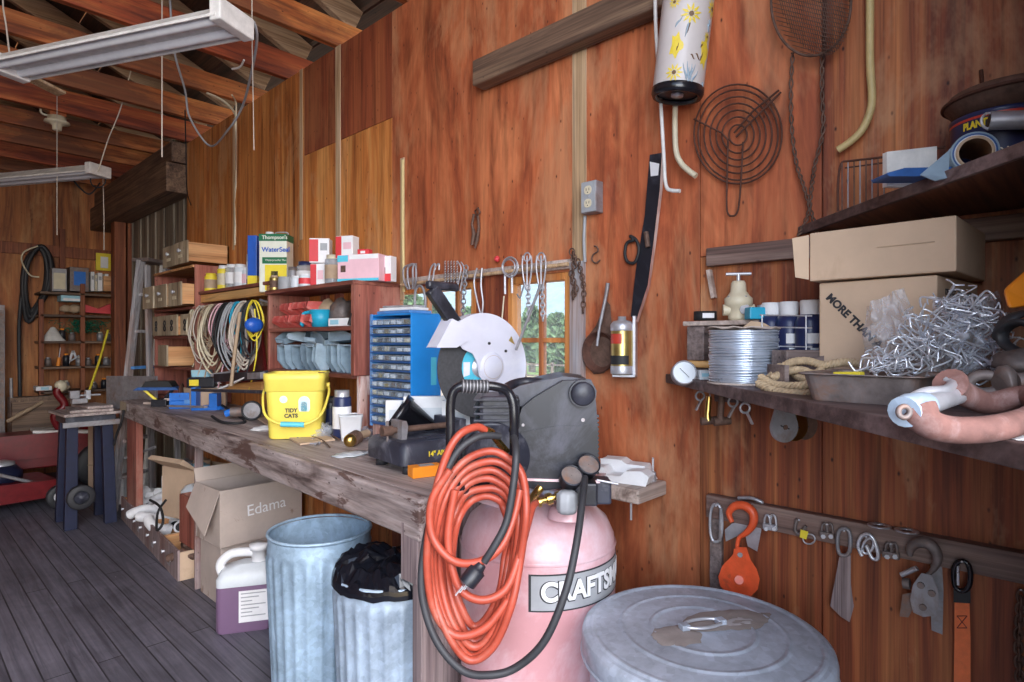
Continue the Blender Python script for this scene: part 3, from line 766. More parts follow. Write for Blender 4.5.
# red garden tractor and the mower in front of it
def wheel(name, parent, c, r, w, hub='cream', axis=(0, 1, 0), n=28):
    R = V((0, 0, 1)).rotation_difference(V(axis)).to_matrix()
    m_ = MB(); m_.lathe([(r * .55, -w / 2), (r * .9, -w / 2), (r, -w * .3), (r, w * .3), (r * .9, w / 2), (r * .55, w / 2), (r * .5, w * .3), (r * .5, -w * .3), (r * .55, -w / 2)], c, 0, n, R, rib=lambda a, z: .012 * (1 if math.sin(a * 16) > 0 else 0))
    o = m_.build(name, M['black_rubber'], parent)
    m_ = MB(); m_.lathe([(.001, -w * .42), (r * .2, -w * .42), (r * .22, -w * .2), (r * .52, -w * .25), (r * .52, w * .25), (r * .22, w * .2), (r * .2, w * .42), (.001, w * .42)], c, 0, n, R); m_.build('rim', M[hub], o)
    return o
tp = atY(45, 480, 7.0)
t = thing('garden_tractor', 'red garden tractor parked before the far wall', 'tractor', (tp.x, 7.0, 0), rz=-.06)
m_ = MB(); m_.prism([(-.75, .34), (.40, .34), (.46, .40), (.42, .50), (.1, .56), (-.75, .56)], -.16, .16); m_.build('hood', M['tractor_red'], t, .02)
m_ = MB(); m_.bx(-.75, .5, -.10, .10, .24, .34); m_.build('chassis', M['tractor_red'], t, .01)
m_ = MB(); m_.prism([(-.1, .565), (.36, .52), (.36, .545), (-.1, .59)], -.14, .14); m_.build('hood_trim', M['white_paint'], t, .004)
m_ = MB(); m_.tube(spline([(.12, -.05, .54), (.06, -.08, .70), (.14, -.08, .80), (.08, -.08, .92), (.12, -.08, .99)], 5), .035); lv = m_.build('lift_lever', M['tractor_red'], t)
m_ = MB(); m_.sph((.11, -.08, .98), .05, sc=(1, .8, 1.1)); m_.build('knob', M['cream'], lv)
m_ = MB(); m_.lathe([(.30, -.02), (.31, .0), (.27, .05), (.20, .09)], (.38, 0, .28), a0=0, a1=PI, R=Matrix.Rotation(PI / 2, 3, 'X')); m_.build('fender', M['tractor_red'], t)
wheel('wheel', t, (.42, -.16, .22), .22, .12, 'tractor_red'); wheel('wheel', t, (.42, .16, .22), .22, .12, 'tractor_red')
wheel('wheel', t, (-.70, -.16, .14), .14, .09); wheel('wheel', t, (-.70, .16, .14), .14, .09)
tp = atY(15, 480, 6.45)
t = thing('push_mower', 'red and dark blue push mower in front of the tractor', 'mower', (tp.x, 6.45, 0), rz=.1)
m_ = MB(); m_.prism([(-.42, .10), (.34, .10), (.34, .17), (.22, .24), (-.30, .26), (-.42, .2)], -.24, .24); m_.build('deck', M['tractor_red'], t, .02)
m_ = MB(); m_.lathe([(.001, 0), (.15, 0), (.15, .07), (.11, .12), (.001, .13)], (-.1, 0, .25)); m_.build('engine', M['mower_blue'], t)
m_ = MB(); m_.lathe([(.10, 0), (.10, .02), (.05, .035), (.001, .035)], (-.1, 0, .38)); m_.build('starter_cover', M['steel'], t)
m_ = MB(); m_.tube([(.1, -.18, .22), (-.5, -.18, .5), (-.8, -.18, .6)], .014); m_.tube([(.1, .18, .22), (-.5, .18, .5), (-.8, .18, .6)], .014); m_.build('handle', M['steel_dull'], t)
for (x, y) in ((.24, -.27), (.24, .27), (-.34, -.27), (-.34, .27)): wheel('wheel', t, (x, y, .10), .10, .05, 'white_matte')
# dark machine stand with planks on top, sheet of metal, cardboard
sp = atZ(92, 405, .93)
t = thing('machine_stand', 'dark blue steel machine stand with tapered legs beyond the bench', 'machine stand', (1.10, 5.60, 0))
for (x, y) in ((-.11, -.12), (.11, -.12), (-.11, .12), (.11, .12)):
    m_ = MB(); m_.add([(x * 1.15 - .04, y * 1.3 - .03, 0), (x * 1.15 + .04, y * 1.3 - .03, 0), (x * 1.15 + .04, y * 1.3 + .03, 0), (x * 1.15 - .04, y * 1.3 + .03, 0), (x - .035, y - .03, .8), (x + .035, y - .03, .8), (x + .035, y + .03, .8), (x - .035, y + .03, .8)],
        [(0, 3, 2, 1), (4, 5, 6, 7), (0, 1, 5, 4), (1, 2, 6, 5), (2, 3, 7, 6), (3, 0, 4, 7)]); m_.build('leg', M['mower_blue'], t, .004)
m_ = MB(); m_.bx(-.16, .16, -.18, .18, .78, .84); m_.build('table', M['saw_black'], t, .006)
m_ = MB(); m_.bx(-.18, .18, -.21, -.185, .76, .80); m_.build('fence_rail', M['steel_dull'], t, .004)
wheel('handwheel', t, (-.08, -.26, .25), .09, .04, 'saw_black')
for i, (dz, a, w_) in enumerate(((.0, .05, .22), (.022, -.1, .16), (.044, .12, .10))):
    m_ = MB(); m_.box((1.10 + i * .02, 5.60, .852 + dz), (w_ * 1.7, .46 - .06 * i, .02), 0, a)
    one('loose_board', m_, M['bench_top'], 'grey board lying on the machine stand, %s of the three' % ('bottom', 'middle', 'top')[i], 'board', 'boards on the machine stand', bev=.002)
t = thing('bench_vise', 'small grey clamp-like vise on the boards of the machine stand', 'vise', (1.06, 5.62, .918))
m_ = MB(); m_.bx(-.05, .05, -.04, .04, 0, .04); m_.bx(-.06, .0, -.03, .03, .04, .10); m_.build('body', M['steel_dull'], t, .004)
m_ = MB(); m_.bx(.04, .07, -.03, .03, .03, .10); m_.cyl((.0, 0, .06), (.14, 0, .06), .008); m_.build('jaw', M['steel'], t)
a = atZ(107, 410, .90); q0 = D(107, 376, 4.9); q1 = D(157, 376, 4.6)
m_ = MB(); qa = D(107, 411, 4.9); qb = D(157, 401, 4.6)
m_.add([q0, q1, qb, qa], [(0, 1, 2, 3)])
tag(m_.build('metal_sheet', M['steel_dull'], None, solid=.012, world='centre'), 'speckled grey metal sheet standing upright behind the bench end', 'metal sheet')
t = thing('tall_carton', 'tall narrow cardboard carton standing under the far bench end', 'carton', atZ(107, 503, 0), rz=-.75)
m_ = MB(); m_.bx(-.14, .14, -.03, .22, 0, .72); m_.build('box', M['cardboard'], t, .004)
m_ = MB(); m_.bx(.115, .165, -.05, .0, 0, .74); m_.build('corner_post', M['paper'], t, .003)
m_ = MB(); m_.bx(-.14, .11, -.033, -.029, .33, .34); m_.build('tape', M['tan'], t)

# ================================================================== SHELVES ALONG THE LONG WALL (left to right: drawers, cables, parts bins)
# step ladder
lp = (1.58, 5.66, 0)
t = thing('step_ladder', 'tall pale step ladder leaning folded by the weathered boards', 'step ladder', lp, rz=3.75)
for s in (-1, 1):
    m_ = MB(); m_.bar((s * .17, -.22, 0), (s * .13, 0, 2.06), .03, .07); m_.build('front_rail', M['white_paint'] if s < 0 else M['grey_trim'], t, .003)
    m_ = MB(); m_.bar((s * .16, .13, 0), (s * .12, .05, 2.02), .025, .05); m_.build('rear_rail', M['grey_trim'], t, .003)
for i in range(6):
    z = .28 + .30 * i; f = z / 2.06; w_ = .17 + (.13 - .17) * f; y = -.22 * (1 - f)
    m_ = MB(); m_.bx(-w_, w_, y - .045, y + .045, z - .012, z + .012); m_.build('step', M['blue_frame'] if i == 3 else M['grey_trim'], t, .003)
m_ = MB(); m_.bx(-.15, .15, -.07, .08, 2.05, 2.08); m_.build('top_cap', M['cast_iron'], t, .004)
# drawer cubby
yA, yB = 4.46, 5.32
XF = 1.46
t = thing('drawer_cubby', 'brown plywood cubby holding rows of pulled-out wooden drawers', 'cubby shelves', (1.75, yA, 0), world=True)
m_ = MB(); m_.bx(1.50, 1.745, yA - .016, yA, BZ + .01, 1.93); m_.build('side_panel', M['red_wood'], t, .002)
m_ = MB(); m_.bx(1.50, 1.745, yB, yB + .016, BZ + .01, 1.93); m_.build('side_panel', M['red_wood'], t, .002)
for z in (1.93, 1.64, 1.435, 1.21, BZ + .03): m_ = MB(); m_.bx(1.49, 1.745, yA - .0, yB, z - .018, z); m_.build('shelf', M['drawer_wood'] if z > 1.9 else M['red_wood_y'], t, .002)
m_ = MB(); m_.bx(1.735, 1.748, yA, yB, BZ, 1.93); m_.build('back_panel', M['red_wood_y'], t)
drow = ['top', 'second', 'third', 'fourth']
cnt = 0
for ri, (z0, h, n, xf, pull) in enumerate(((1.945, .155, 2, 1.46, .28), (1.645, .165, 3, 1.41, .30), (1.44, .150, 4, 1.47, .26), (1.215, .155, 1, 1.43, .28))):
    wdr = .27 if ri == 0 else .262 if ri == 1 else .20
    for j in range(n):
        y0 = yA + .02 + j * (wdr + .006) if ri < 3 else yA + .35
        xff = xf + .012 * math.sin(j * 2.3 + ri)
        lab = 'drawer with a worn grey front, %s row, %s from the near end' % (drow[ri], ('first', 'second', 'third', 'fourth')[j])
        O = T((xff, y0 + wdr / 2, z0))
        m_ = MB(O)
        for sg in (-1, 1):
            m_.bx(.012, pull, sg * (wdr / 2 - .003) - .006 * (sg > 0), sg * (wdr / 2 - .003) + .006 * (sg < 0), 0.004, h - .012)
        m_.bx(.012, pull, -wdr / 2 + .003, wdr / 2 - .003, .004, .012); m_.bx(pull - .008, pull, -wdr / 2 + .003, wdr / 2 - .003, .010, h - .012)
        d = m_.build('drawer', M['drawer_wood'], t)
        tag(d, lab)
        def sub(m2, nm, mt, bev=0):
            m2.v = [MW[t.name].inverted() @ (O @ p) for p in m2.v]; return m2.build(nm, M[mt], d, bev)
        sub(MB().bx(.0, .012, -wdr / 2, wdr / 2, 0, h), 'front', 'drawer_front', .003)
        if ri < 2:
            sub(MB().lathe([(.001, .022), (.012, .020), (.015, .012), (.007, .004), (.009, 0)], (0, 0, h * .6), R=Matrix.Rotation(-PI / 2, 3, 'Y')), 'knob', 'steel')
            sub(MB().bx(-.002, .001, -.04, .04, h * .28, h * .42), 'label_holder', 'cream')
        elif ri == 2:
            for zz in (.62, .35): sub(MB().ring((-.003, 0, h * zz), .018, .004, X=(0, 1, 0)), 'pull_hole', 'black_matte')
# cable rail unit
yC0, yC1 = 2.41, 3.30
t = thing('wall_shelf', 'long dark shelf board with jars above an orange cable rail', 'shelf', (1.75, 3.35, 1.74), world=True)
m_ = MB(); m_.bx(1.52, 1.745, yC1 + .02, yA - .02, 1.722, 1.742); m_.build('board', M['red_wood_y'], t, .003)
m_ = MB(); m_.bx(1.535, 1.56, yC1 + .02, yA - .02, 1.665, 1.718); m_.build('front_batten', M['orange_strip'], t, .003)

for yy in (3.5, 4.2): m_ = MB(); m_.bx(1.65, 1.745, yy, yy + .02, 1.655, 1.72); m_.build('bracket', M['red_wood'], t, .002)
t = thing('cable_rail', 'wooden rail of pegs with coiled wires under the jar shelf', 'rail', (1.62, 3.9, 1.63), world=True)
m_ = MB(); m_.bx(1.61, 1.64, yC1 + .03, yA - .03, 1.615, 1.645); m_.build('rail_bar', M['drawer_front'], t, .003)
for i in range(9): m_ = MB(); m_.cyl((1.61, 3.42 + i * .115, 1.63), (1.55, 3.42 + i * .115, 1.645), .007, mat=0, n=8); m_.build('peg', M['steel_dull'], t)
for y in (3.36, 4.40): m_ = MB(); m_.bx(1.64, 1.748, y - .01, y + .01, 1.61, 1.65); m_.build('arm', M['red_wood'], t)
# the coils of wire
rnd = random.Random(21)
coils = [('cream', 'cream', .16, 4), ('string', 'beige', .19, 4), ('tan', 'tan', .15, 5), ('cream', 'pale', .22, 4), ('iron_brown', 'rusty brown', .14, 5), ('pink_card', 'pinkish white', .17, 6), ('black_matte', 'dark', .20, 5), ('grey_plastic', 'grey', .20, 6), ('teal_plastic', 'blue', .10, 4), ('string', 'straw-coloured', .21, 5), ('black_rubber', 'black', .16, 4), ('yellow_tin', 'yellow and tan', .12, 3)]
for i, (mt, lb, hh, n) in enumerate(coils):
    px = 203 + i * 5.2; c = atX(px, 300, 1.575)
    c.z = 1.64; t = thing('wire_coil', '%s wire coil hung on the rail, %s from the drawers' % (lb, ('first', 'second', 'third', 'fourth', 'fifth', 'sixth', 'seventh', 'eighth', 'ninth', 'tenth', 'eleventh', 'twelfth')[i]), 'wire coil', c, group='wire coils on the rail', rz=-.95)
    m_ = MB()
    for j in range(n):
        ww = hh * (.55 + .25 * rnd.random()); h2 = hh * (1.0 + .45 * rnd.random()); ox = rnd.uniform(-.02, .02); oy = -.05 - .028 * rnd.random()
        P = [(ox, oy, .0), (ox + ww * .8, oy - .01, -.3 * h2), (ox + ww, oy, -h2 * .9), (ox + ww * .1, oy - .01, -h2 * 1.5), (ox - ww, oy, -h2 * .95), (ox - ww * .7, oy, -.3 * h2)]
        m_.tube(spline([(a * .62, b2, c2) for a, b2, c2 in P], 5, True), .0045 + .002 * (i % 3 == 0), 0, 6, True)
    m_.build('turns', M[mt], t)
    m_ = MB(); m_.tube(spline([(0, -.06, -.05), (.02, -.07, -.3), (-.03, -.07, -.42 - .06 * (i % 3))], 5), .0045, 0, 6); m_.build('tail', M[mt], t)
p = atX(254, 325, 1.5)
m_ = MB(); m_.sph(p, .055, sc=(1, .6, .8)); one('blue_reel', m_, M['blue_tin'], 'blue oval plastic reel hanging at the near end of the wire coils', 'reel')
a0_ = wp(239, 388, .03); b0_ = wp(268, 388, .03)
m_ = MB(); Lp = wp(245, 316, .03); m_.add([wp(234, 382, .03), wp(267, 388, .03), wp(262, 330, .02), wp(248, 330, .02)], [(0, 1, 2, 3)])
tag(m_.build('red_funnel', M['tractor_red'], None, solid=.02, world='centre'), 'dark red tapered metal piece on the wall behind the wire coils', 'metal piece')
cord('wooden_stick', [D(240, 312, 3.5), D(235, 350, 3.5), D(231, 386, 3.5)], .011, 'tan', 'thin tan wooden stick hanging down between the wire coils', 'stick', False)
# jars and tins on the shelf
def tin(name, label, cat, c, r, h, mats, lid=True, group=None, sq=None):
    t = thing(name, label, cat, c, rz=-YAW, group=group)
    m_ = MB()
    if sq: m_.bx(-r, r, -r * sq, r * sq, 0, h)
    else: m_.lathe([(.001, 0), (r * .96, 0), (r, .006), (r, h * .82), (r * .94, h * .86), (.001, h * .86)])
    m_.build('body', M[mats[0]], t, .003 if sq else 0)
    if lid: m_ = MB(); m_.lathe([(r * .8, h * .86), (r * .8, h), (.001, h)] if not sq else [(r * .3, h), (r * .3, h + .02), (.001, h + .02)]); m_.build('lid', M[mats[1]], t)
    if len(mats) > 2: m_ = MB(); (m_.lathe([(r * 1.012, h * .2), (r * 1.012, h * .66)]) if not sq else m_.bx(-r * 1.01, r * 1.01, -r * sq - .001, -r * sq + .001, h * .2, h * .7)); m_.build('label', M[mats[2]], t)
    return t
SZ = 1.743
def on_shelf(px, X, z): p = atX(px, 290, X); return (p.x, p.y, z)
tin('tin_can', 'small yellow tin at the left end of the jar shelf', 'tin', on_shelf(211, 1.60, SZ), .042, .13, ['yellow_tin', 'yellow_tin', 'tan'])
tin('tin_can', 'thin grey tube behind the small yellow tins', 'tin', on_shelf(217, 1.64, SZ), .028, .11, ['grey_plastic', 'steel'])
tin('tin_can', 'taller yellow tin with a white cap on the jar shelf', 'tin', on_shelf(224, 1.60, SZ), .042, .165, ['yellow_tin', 'white_matte', 'cream'])
tin('glass_jar', 'white labelled jar right of the taller yellow tin', 'jar', on_shelf(232.5, 1.60, SZ), .044, .16, ['clear_jar', 'white_matte', 'paper'])
tin('glass_jar', 'white jar, second right of the taller yellow tin', 'jar', on_shelf(240.5, 1.60, SZ), .040, .15, ['milky', 'white_matte', 'paper'])
tin('glass_jar', 'small white jar with a pink label beside the blue carton', 'jar', on_shelf(246, 1.62, SZ), .028, .13, ['milky', 'white_matte', 'pink_card'])
tin('spray_bottle', 'slim grey spray can with a dark cap left of the blue carton', 'spray can', on_shelf(250.5, 1.62, SZ), .024, .24, ['grey_plastic', 'navy_label', 'milky'])
CZ = 1.682
c = on_shelf(255.5, 1.60, 1.745)
t = thing('blue_carton', 'tall blue carton with a yellow base beside the sealer can', 'carton', c, rz=-YAW)
m_ = MB(); m_.bx(-.028, .028, -.05, .05, .055, .30); m_.build('box', M['blue_tin'], t, .003); m_ = MB(); m_.bx(-.0285, .0285, -.0505, .0505, 0, .055); m_.build('base_band', M['yellow_tin'], t, .002)
c = on_shelf(276.5, 1.60, 1.70)
t = thing('sealer_can', 'large green and white rectangular can of wood sealer on the shelf', 'can', (c[0], c[1], 1.682), rz=-YAW)
hw, hh = .080, .335
m_ = MB(); m_.bx(-hw, hw, -.055, .055, 0, hh); m_.build('body', M['cream_tin'], t, .006)
for nm, mt, x0_, x1_, z0_, z1_ in (('top_band', 'green_tin', -hw, hw, hh * .88, hh), ('middle_band', 'green_tin', -.06, hw, hh * .49, hh * .60), ('picture', 'yellow_tin', -.045, hw, .01, hh * .47), ('barrel_print', 'ink', -.01, .03, hh * .25, hh * .36)):
    m_ = MB(); m_.bx(x0_ * 1.003, x1_ * 1.003, -.0565, .0555 if nm == 'top_band' else -.053, z0_, z1_ + .001 * (z1_ == hh)); m_.build(nm, M[mt], t)
m_ = MB(); m_.lathe([(.022, hh), (.022, hh + .02), (.001, hh + .02)], (-.040, 0, 0)); m_.build('cap', M['white_matte'], t)
m_ = MB(); m_.tube(spline([(-.01, 0, hh), (0, 0, hh + .018), (.06, 0, hh + .018), (.07, 0, hh)], 4), .004); m_.build('handle', M['steel'], t)
lettering("Thompson's", .030, M['cream_tin'], t, T((.012, -.0575, hh * .94)), .0005)
lettering('WaterSeal', .038, M['blue_tin'], t, T((.018, -.0575, hh * .73)), .0008)
lettering('Waterproofer Plus', .016, M['cream_tin'], t, T((.018, -.0575, hh * .55)))
# parts-bin shelves (unit C)
XC = 1.50
t = thing('bin_shelves', 'reddish brown wooden shelf unit holding red and grey parts bins', 'shelf unit', (1.62, 2.85, BZ), world=True)
m_ = MB(); m_.bx(XC - .015, 1.745, yC0, yC1 + .02, 1.66, 1.68); m_.build('shelf', M['red_wood_y'], t, .003)
for z in (1.47, 1.245): m_ = MB(); m_.bx(XC, 1.745, yC0 + .03, yC1, z - .02, z); m_.build('shelf', M['red_wood_y'], t, .003)
m_ = MB(); m_.bx(XC - .01, 1.746, yC0 - .002, yC0 + .026, 1.24, 1.66); m_.build('side_panel', M['red_wood'], t, .003)
m_ = MB(); m_.bx(XC + .02, 1.746, yC0 - .0, yC0 + .024, BZ + .002, 1.238); m_.build('lower_side_panel', M['worn_white'], t, .003)
m_ = MB(); m_.bx(XC + .06, 1.70, yC0 - .012, yC0 - .003, BZ + .002, 1.15); m_.build('cleat', M['red_wood'], t, .002)
m_ = MB(); m_.bx(XC, 1.746, yC1 - .0, yC1 + .02, BZ + .002, 1.66); m_.build('side_panel', M['red_wood'], t, .003)
for y in (3.1, 2.95, 2.6): m_ = MB(); m_.bx(1.72, 1.746, y - .03, y + .03, 1.25, 1.66); m_.build('back_slat', M['red_wood'], t, .003)
# parts bins
def bin_mesh(w=.10, d=.18, h=.075, th=.004):
    m_ = MB()
    m_.bx(-w / 2, w / 2, -d / 2, d / 2, 0, th)
    for s in (-1, 1):
        x = s * w / 2
        m_.prism([(-d / 2, 0), (d / 2, 0), (d / 2 + .004, h), (-d / 2 + d * .30, h), (-d / 2 - .012, h * .55)], -th / 2, th / 2, M=T((x, 0, 0)) @ RZ(PI / 2))
    m_.bx(-w / 2, w / 2, d / 2 - th, d / 2, 0, h)
    m_.add([(-w / 2, -d / 2, 0), (w / 2, -d / 2, 0), (w / 2, -d / 2 - .014, h * .55), (-w / 2, -d / 2 - .014, h * .55), (-w / 2, -d / 2 + th, 0), (w / 2, -d / 2 + th, 0), (w / 2, -d / 2 - .014 + th, h * .55), (-w / 2, -d / 2 - .014 + th, h * .55)],
           [(0, 3, 2, 1), (4, 5, 6, 7), (2, 3, 7, 6), (0, 1, 5, 4)])
    m_.bx(-w / 2 - .006, w / 2 + .006, d / 2 - .002, d / 2 + .006, h - .012, h)
    return m_
bin_src = {}
def put_bin(kind, mt, label, loc, rot, group, s=1.0):
    if kind not in bin_src:
        t = thing('parts_bin', label, 'parts bin', loc, group=group)
        bin_mesh().build('tray', M[mt], t, .0015)
        m_ = MB(); m_.bx(-.035, .035, -.106, -.103, .012, .032); m_.build('label_holder', M[mt], t, .0005)
        bin_src[kind] = t; o = t
    else:
        o = copy_tree(bin_src[kind])
    o.location = loc; o.rotation_euler = rot; o.scale = (s, s, s); o['label'] = label; o['group'] = group
    return o
rnd = random.Random(3)
od = ('first', 'second', 'third', 'fourth', 'fifth', 'sixth', 'seventh', 'eighth', 'ninth')
for row in range(2):
    for i in range(6 - row):
        y = yC1 - .055 - i * .069 - .03 * row
        o = put_bin('r', 'bin_red', 'faded red parts bin turned over, %s row, %s from the left' % (('lower', 'upper')[row], od[i]),
                (1.585 + .012 * rnd.random() + .02 * row, y, 1.472 + .066 + .070 * row), (PI, 0, PI / 2 + .22 * rnd.uniform(-1, 1)), 'red parts bins')
        o.scale = (.60, .80, .86)
for i in range(9):
    y = yC1 - .06 - i * .088
    o = put_bin('g', 'bin_grey', 'grey blue parts bin standing on end in the lower row, %s from the left' % od[i],
            (1.60 + .02 * rnd.uniform(-1, 1), y, 1.250 + .068), (PI / 2 + .12 * rnd.uniform(-1, 1), 0, -PI / 2 + .5 * rnd.uniform(-1, 1)), 'grey parts bins')
    o.scale = (.74, .70, 1.0)
for i, (dy, z, rx, rz_, sc_) in enumerate(((.08, .150, .2, .3, .8), (.20, .145, -.2, -.6, .75), (.33, .150, .1, .9, .8), (.47, .146, .15, 1.35, 1.0), (.66, .146, -.05, 1.6, 1.05), (.80, .145, .1, 1.2, .8))):
    o = put_bin('g', 'bin_grey', 'grey blue parts bin lying on the standing ones, %s from the left' % od[i],
            (1.59, yC1 - dy, 1.250 + z), (rx, .1 * (-1) ** i, -PI / 2 + rz_), 'grey parts bins')
    o.scale = (sc_ * .8, sc_, .66)
# wedge: extra things at the near end of the red row
p = on_shelf(321, 1.58, 1.472); t = thing('teal_pail', 'bright teal plastic scoop beside the red parts bins', 'scoop', p, rz=-1)
m_ = MB(); m_.lathe([(.001, 0), (.045, 0), (.058, .09), (.054, .09), (.042, .006), (.001, .006)], smooth=True); m_.build('cup', M['teal_plastic'], t)
m_ = MB(); m_.tube(spline([(-.05, 0, .08), (-.10, 0, .07), (-.11, 0, .02), (-.1, 0, 0.01)], 4), .009); m_.build('handle', M['teal_plastic'], t)
p = on_shelf(345, 1.56, 1.472); t = thing('white_carton', 'small flat white carton on the red bin shelf', 'carton', p, rz=-1.4)
m_ = MB(); m_.bx(-.075, .075, -.04, .04, 0, .038); m_.build('box', M['paper'], t, .002); m_ = MB(); m_.bx(-.06, .0, -.041, -.039, .008, .03); m_.build('label', M['light_blue'], t)
for i, (px, mt, lb) in enumerate(((328, 'tan', 'crumpled tan paper bag'), (341, 'cast_iron', 'grey cloth bundle'))):
    p = on_shelf(px, 1.64, 1.472); m_ = MB(); m_.sph((p[0], p[1], p[2] + .078), .062, jit=.4, sc=(.9, 1.0, 1.15)); one('cloth_bundle', m_, M[mt], lb + ' behind the teal scoop on the red bin shelf', 'bundle')
cord('black_marker', [atX(349, 325, 1.49), atX(354, 310, 1.5)], .009, 'black_matte', 'black marker leaning on the shelf side by the red bins', 'marker', False)
# on top of unit C
def crate(name, label, cat, px, X, z, w, d, h, mt, rz, parts=(), group=None):
    p = on_shelf(px, X, z); t = thing(name, label, cat, p, rz=rz, group=group)
    m_ = MB(); m_.bx(-w / 2, w / 2, -d / 2, d / 2, 0, h); m_.build('box', M[mt], t, .0025)
    for (nm, m2, x0_, x1_, z0_, z1_) in parts:
        m_ = MB(); m_.bx(-w / 2 + x0_ * w, -w / 2 + x1_ * w, -d / 2 - .0012, -d / 2 + .0005, z0_ * h, z1_ * h); m_.build(nm, M[m2], t)
    return t
TZ = 1.681
tin('tin_can', 'small gold tin in front of the green sealer can', 'tin', on_shelf(274.5, 1.52, TZ), .026, .085, ['gold', 'tan', 'iron_brown'])
tin('glass_jar', 'wide grey plastic tub in front of the sealer can', 'tub', on_shelf(286, 1.55, TZ), .042, .085, ['grey_plastic', 'grey_plastic'], lid=False)
tin('glass_jar', 'dark screw-top jar beside the sealer can', 'jar', on_shelf(293, 1.66, TZ), .036, .15, ['steel_dull', 'cast_iron'])
tin('glass_jar', 'low white tape roll jar at the front shelf edge', 'jar', on_shelf(297, 1.52, TZ), .034, .062, ['milky', 'white_matte'])
tin('glass_jar', 'short white pot with a red corner label', 'pot', on_shelf(305.5, 1.52, TZ), .034, .066, ['milky', 'white_matte', 'red_card'])
tin('glass_jar', 'clear jar with a dark blue lid on the shelf top', 'jar', on_shelf(306, 1.62, TZ), .050, .155, ['clear_jar', 'navy_label', 'paper'])
crate('small_carton', 'white and red upright carton below the slanted carton', 'carton', 319.5, 1.56, TZ, .075, .05, .115, 'paper', -.9, [('red_side', 'red_card', 0, .42, .03, .97), ('print', 'pink_card', .5, .9, .3, .7)])
crate('small_carton', 'red and white carton stacked leaning above another carton', 'carton', 321, 1.565, TZ + .118, .10, .07, .125, 'paper', -.75, [('red_side', 'red_card', 0, .45, .05, .95), ('print', 'grey_plastic', .55, .9, .5, .8)])
tin('glass_jar', 'murky glass jar between the cartons on the shelf top', 'jar', on_shelf(333, 1.57, TZ), .040, .15, ['clear_jar', 'cream', 'tan'])
crate('pink_carton', 'long pink carton with a blue end on the shelf top', 'carton', 363, 1.58, TZ, .22, .09, .125, 'pink_card', -1.12, [('blue_band', 'cyan_print', 0, 1, 0, .10), ('blue_top', 'cyan_print', 0, .26, .74, .98), ('picture', 'iron_brown', .08, .2, .35, .6), ('pale_panel', 'paper', .29, .99, .82, .99)])
crate('small_carton', 'white and red carton standing tilted above the pink carton', 'carton', 347.5, 1.60, TZ + .127, .095, .06, .11, 'paper', -1.1, [('red_side', 'red_card', 0, .34, .02, .98), ('print', 'pink_card', .45, .9, .4, .7)])
crate('small_carton', 'tiny red carton lying on the pink carton', 'carton', 365, 1.60, TZ + .127, .06, .04, .03, 'red_card', -1.1, [('print', 'paper', .3, .7, .3, .7)])
crate('small_carton', 'white carton with a red base behind the pink carton end', 'carton', 387, 1.66, TZ, .075, .05, .12, 'paper', -1.2, [('red_base', 'red_card', 0, 1, 0, .3), ('picture', 'iron_brown', .25, .6, .3, .55)])
tin('oil_bottle', 'black oil bottle with a white grid label under the bin shelf', 'bottle', on_shelf(342, 1.48, BZ + .002), .042, .22, ['navy_label', 'steel', 'paper'])
tin('oil_bottle', 'dark bottle behind the black oil bottle', 'bottle', on_shelf(331, 1.56, BZ + .002), .042, .17, ['black_plastic', 'black_matte', 'navy_label'])

# ================================================================== WORKBENCH
FA = atZ(419, 499.5, BZ); FB = atZ(121, 400, BZ)     # front edge, near and far
def fx(y): return FA.x + (FB.x - FA.x) * (y - FA.y) / (FB.y - FA.y)
YN, YF = FA.y, FB.y
t = thing('workbench', 'long heavy weathered timber workbench running along the plywood wall', 'workbench', (1.4, 3.2, 0), world=True)
def slab(x0f, x1f, y0, y1, z0, z1):
    vs = [(x0f(y0), y0, z0), (x1f(y0), y0, z0), (x1f(y1), y1, z0), (x0f(y1), y1, z0), (x0f(y0), y0, z1), (x1f(y0), y0, z1), (x1f(y1), y1, z1), (x0f(y1), y1, z1)]
    return MB().add(vs, [(0, 3, 2, 1), (4, 5, 6, 7), (0, 1, 5, 4), (1, 2, 6, 5), (2, 3, 7, 6), (3, 0, 4, 7)])
cuts = [(0, .30), (.302, .60), (.602, 1.0)]
for a, b_ in cuts:
    f0 = lambda y, a=a: (fx(y) + .042 + (1.742 - fx(y) - .042) * a); f1 = lambda y, b_=b_: (fx(y) + .042 + (1.742 - fx(y) - .042) * b_)
    y0 = YN if b_ < 1 else YN + .003
    slab(f0, f1, y0, YF, BZ - .04, BZ - .001).build('top_plank', M['bench_top'], t, .003)
slab(lambda y: 1.573, lambda y: 1.745, .968, YN, BZ - .045, BZ).build('rear_plank', M['plank_pale'], t, .006)
slab(lambda y: fx(y) - .002, lambda y: fx(y) + .040, YN - .004, YF, BZ - .122, BZ).build('front_rail', M['bench_rail'], t, .007)
slab(lambda y: fx(YN) + .042, lambda y: 1.56, YN, YN + .04, BZ - .14, BZ - .042).build('end_rail', M['bench_leg'], t, .004)
p = V((fx(YN), YN, 0))
MB().bx(p.x + .012, p.x + .155, YN + .004, YN + .048, 0, BZ - .124).build('leg', M['bench_leg'], t, .004)
MB().bx(p.x + .002, p.x + .012, YN + .01, YN + .09, BZ - .25, BZ - .08).build('gusset', M['bench_leg'], t, .003)
MB().bx(p.x + .16, p.x + .30, YN + .012, YN + .046, 0.0, BZ - .142).build('leg_board', M['bench_leg'], t, .004)
MB().bx(1.66, 1.745, YN + .01, YN + .09, 0, BZ - .05).build('leg', M['bench_leg'], t, .004)
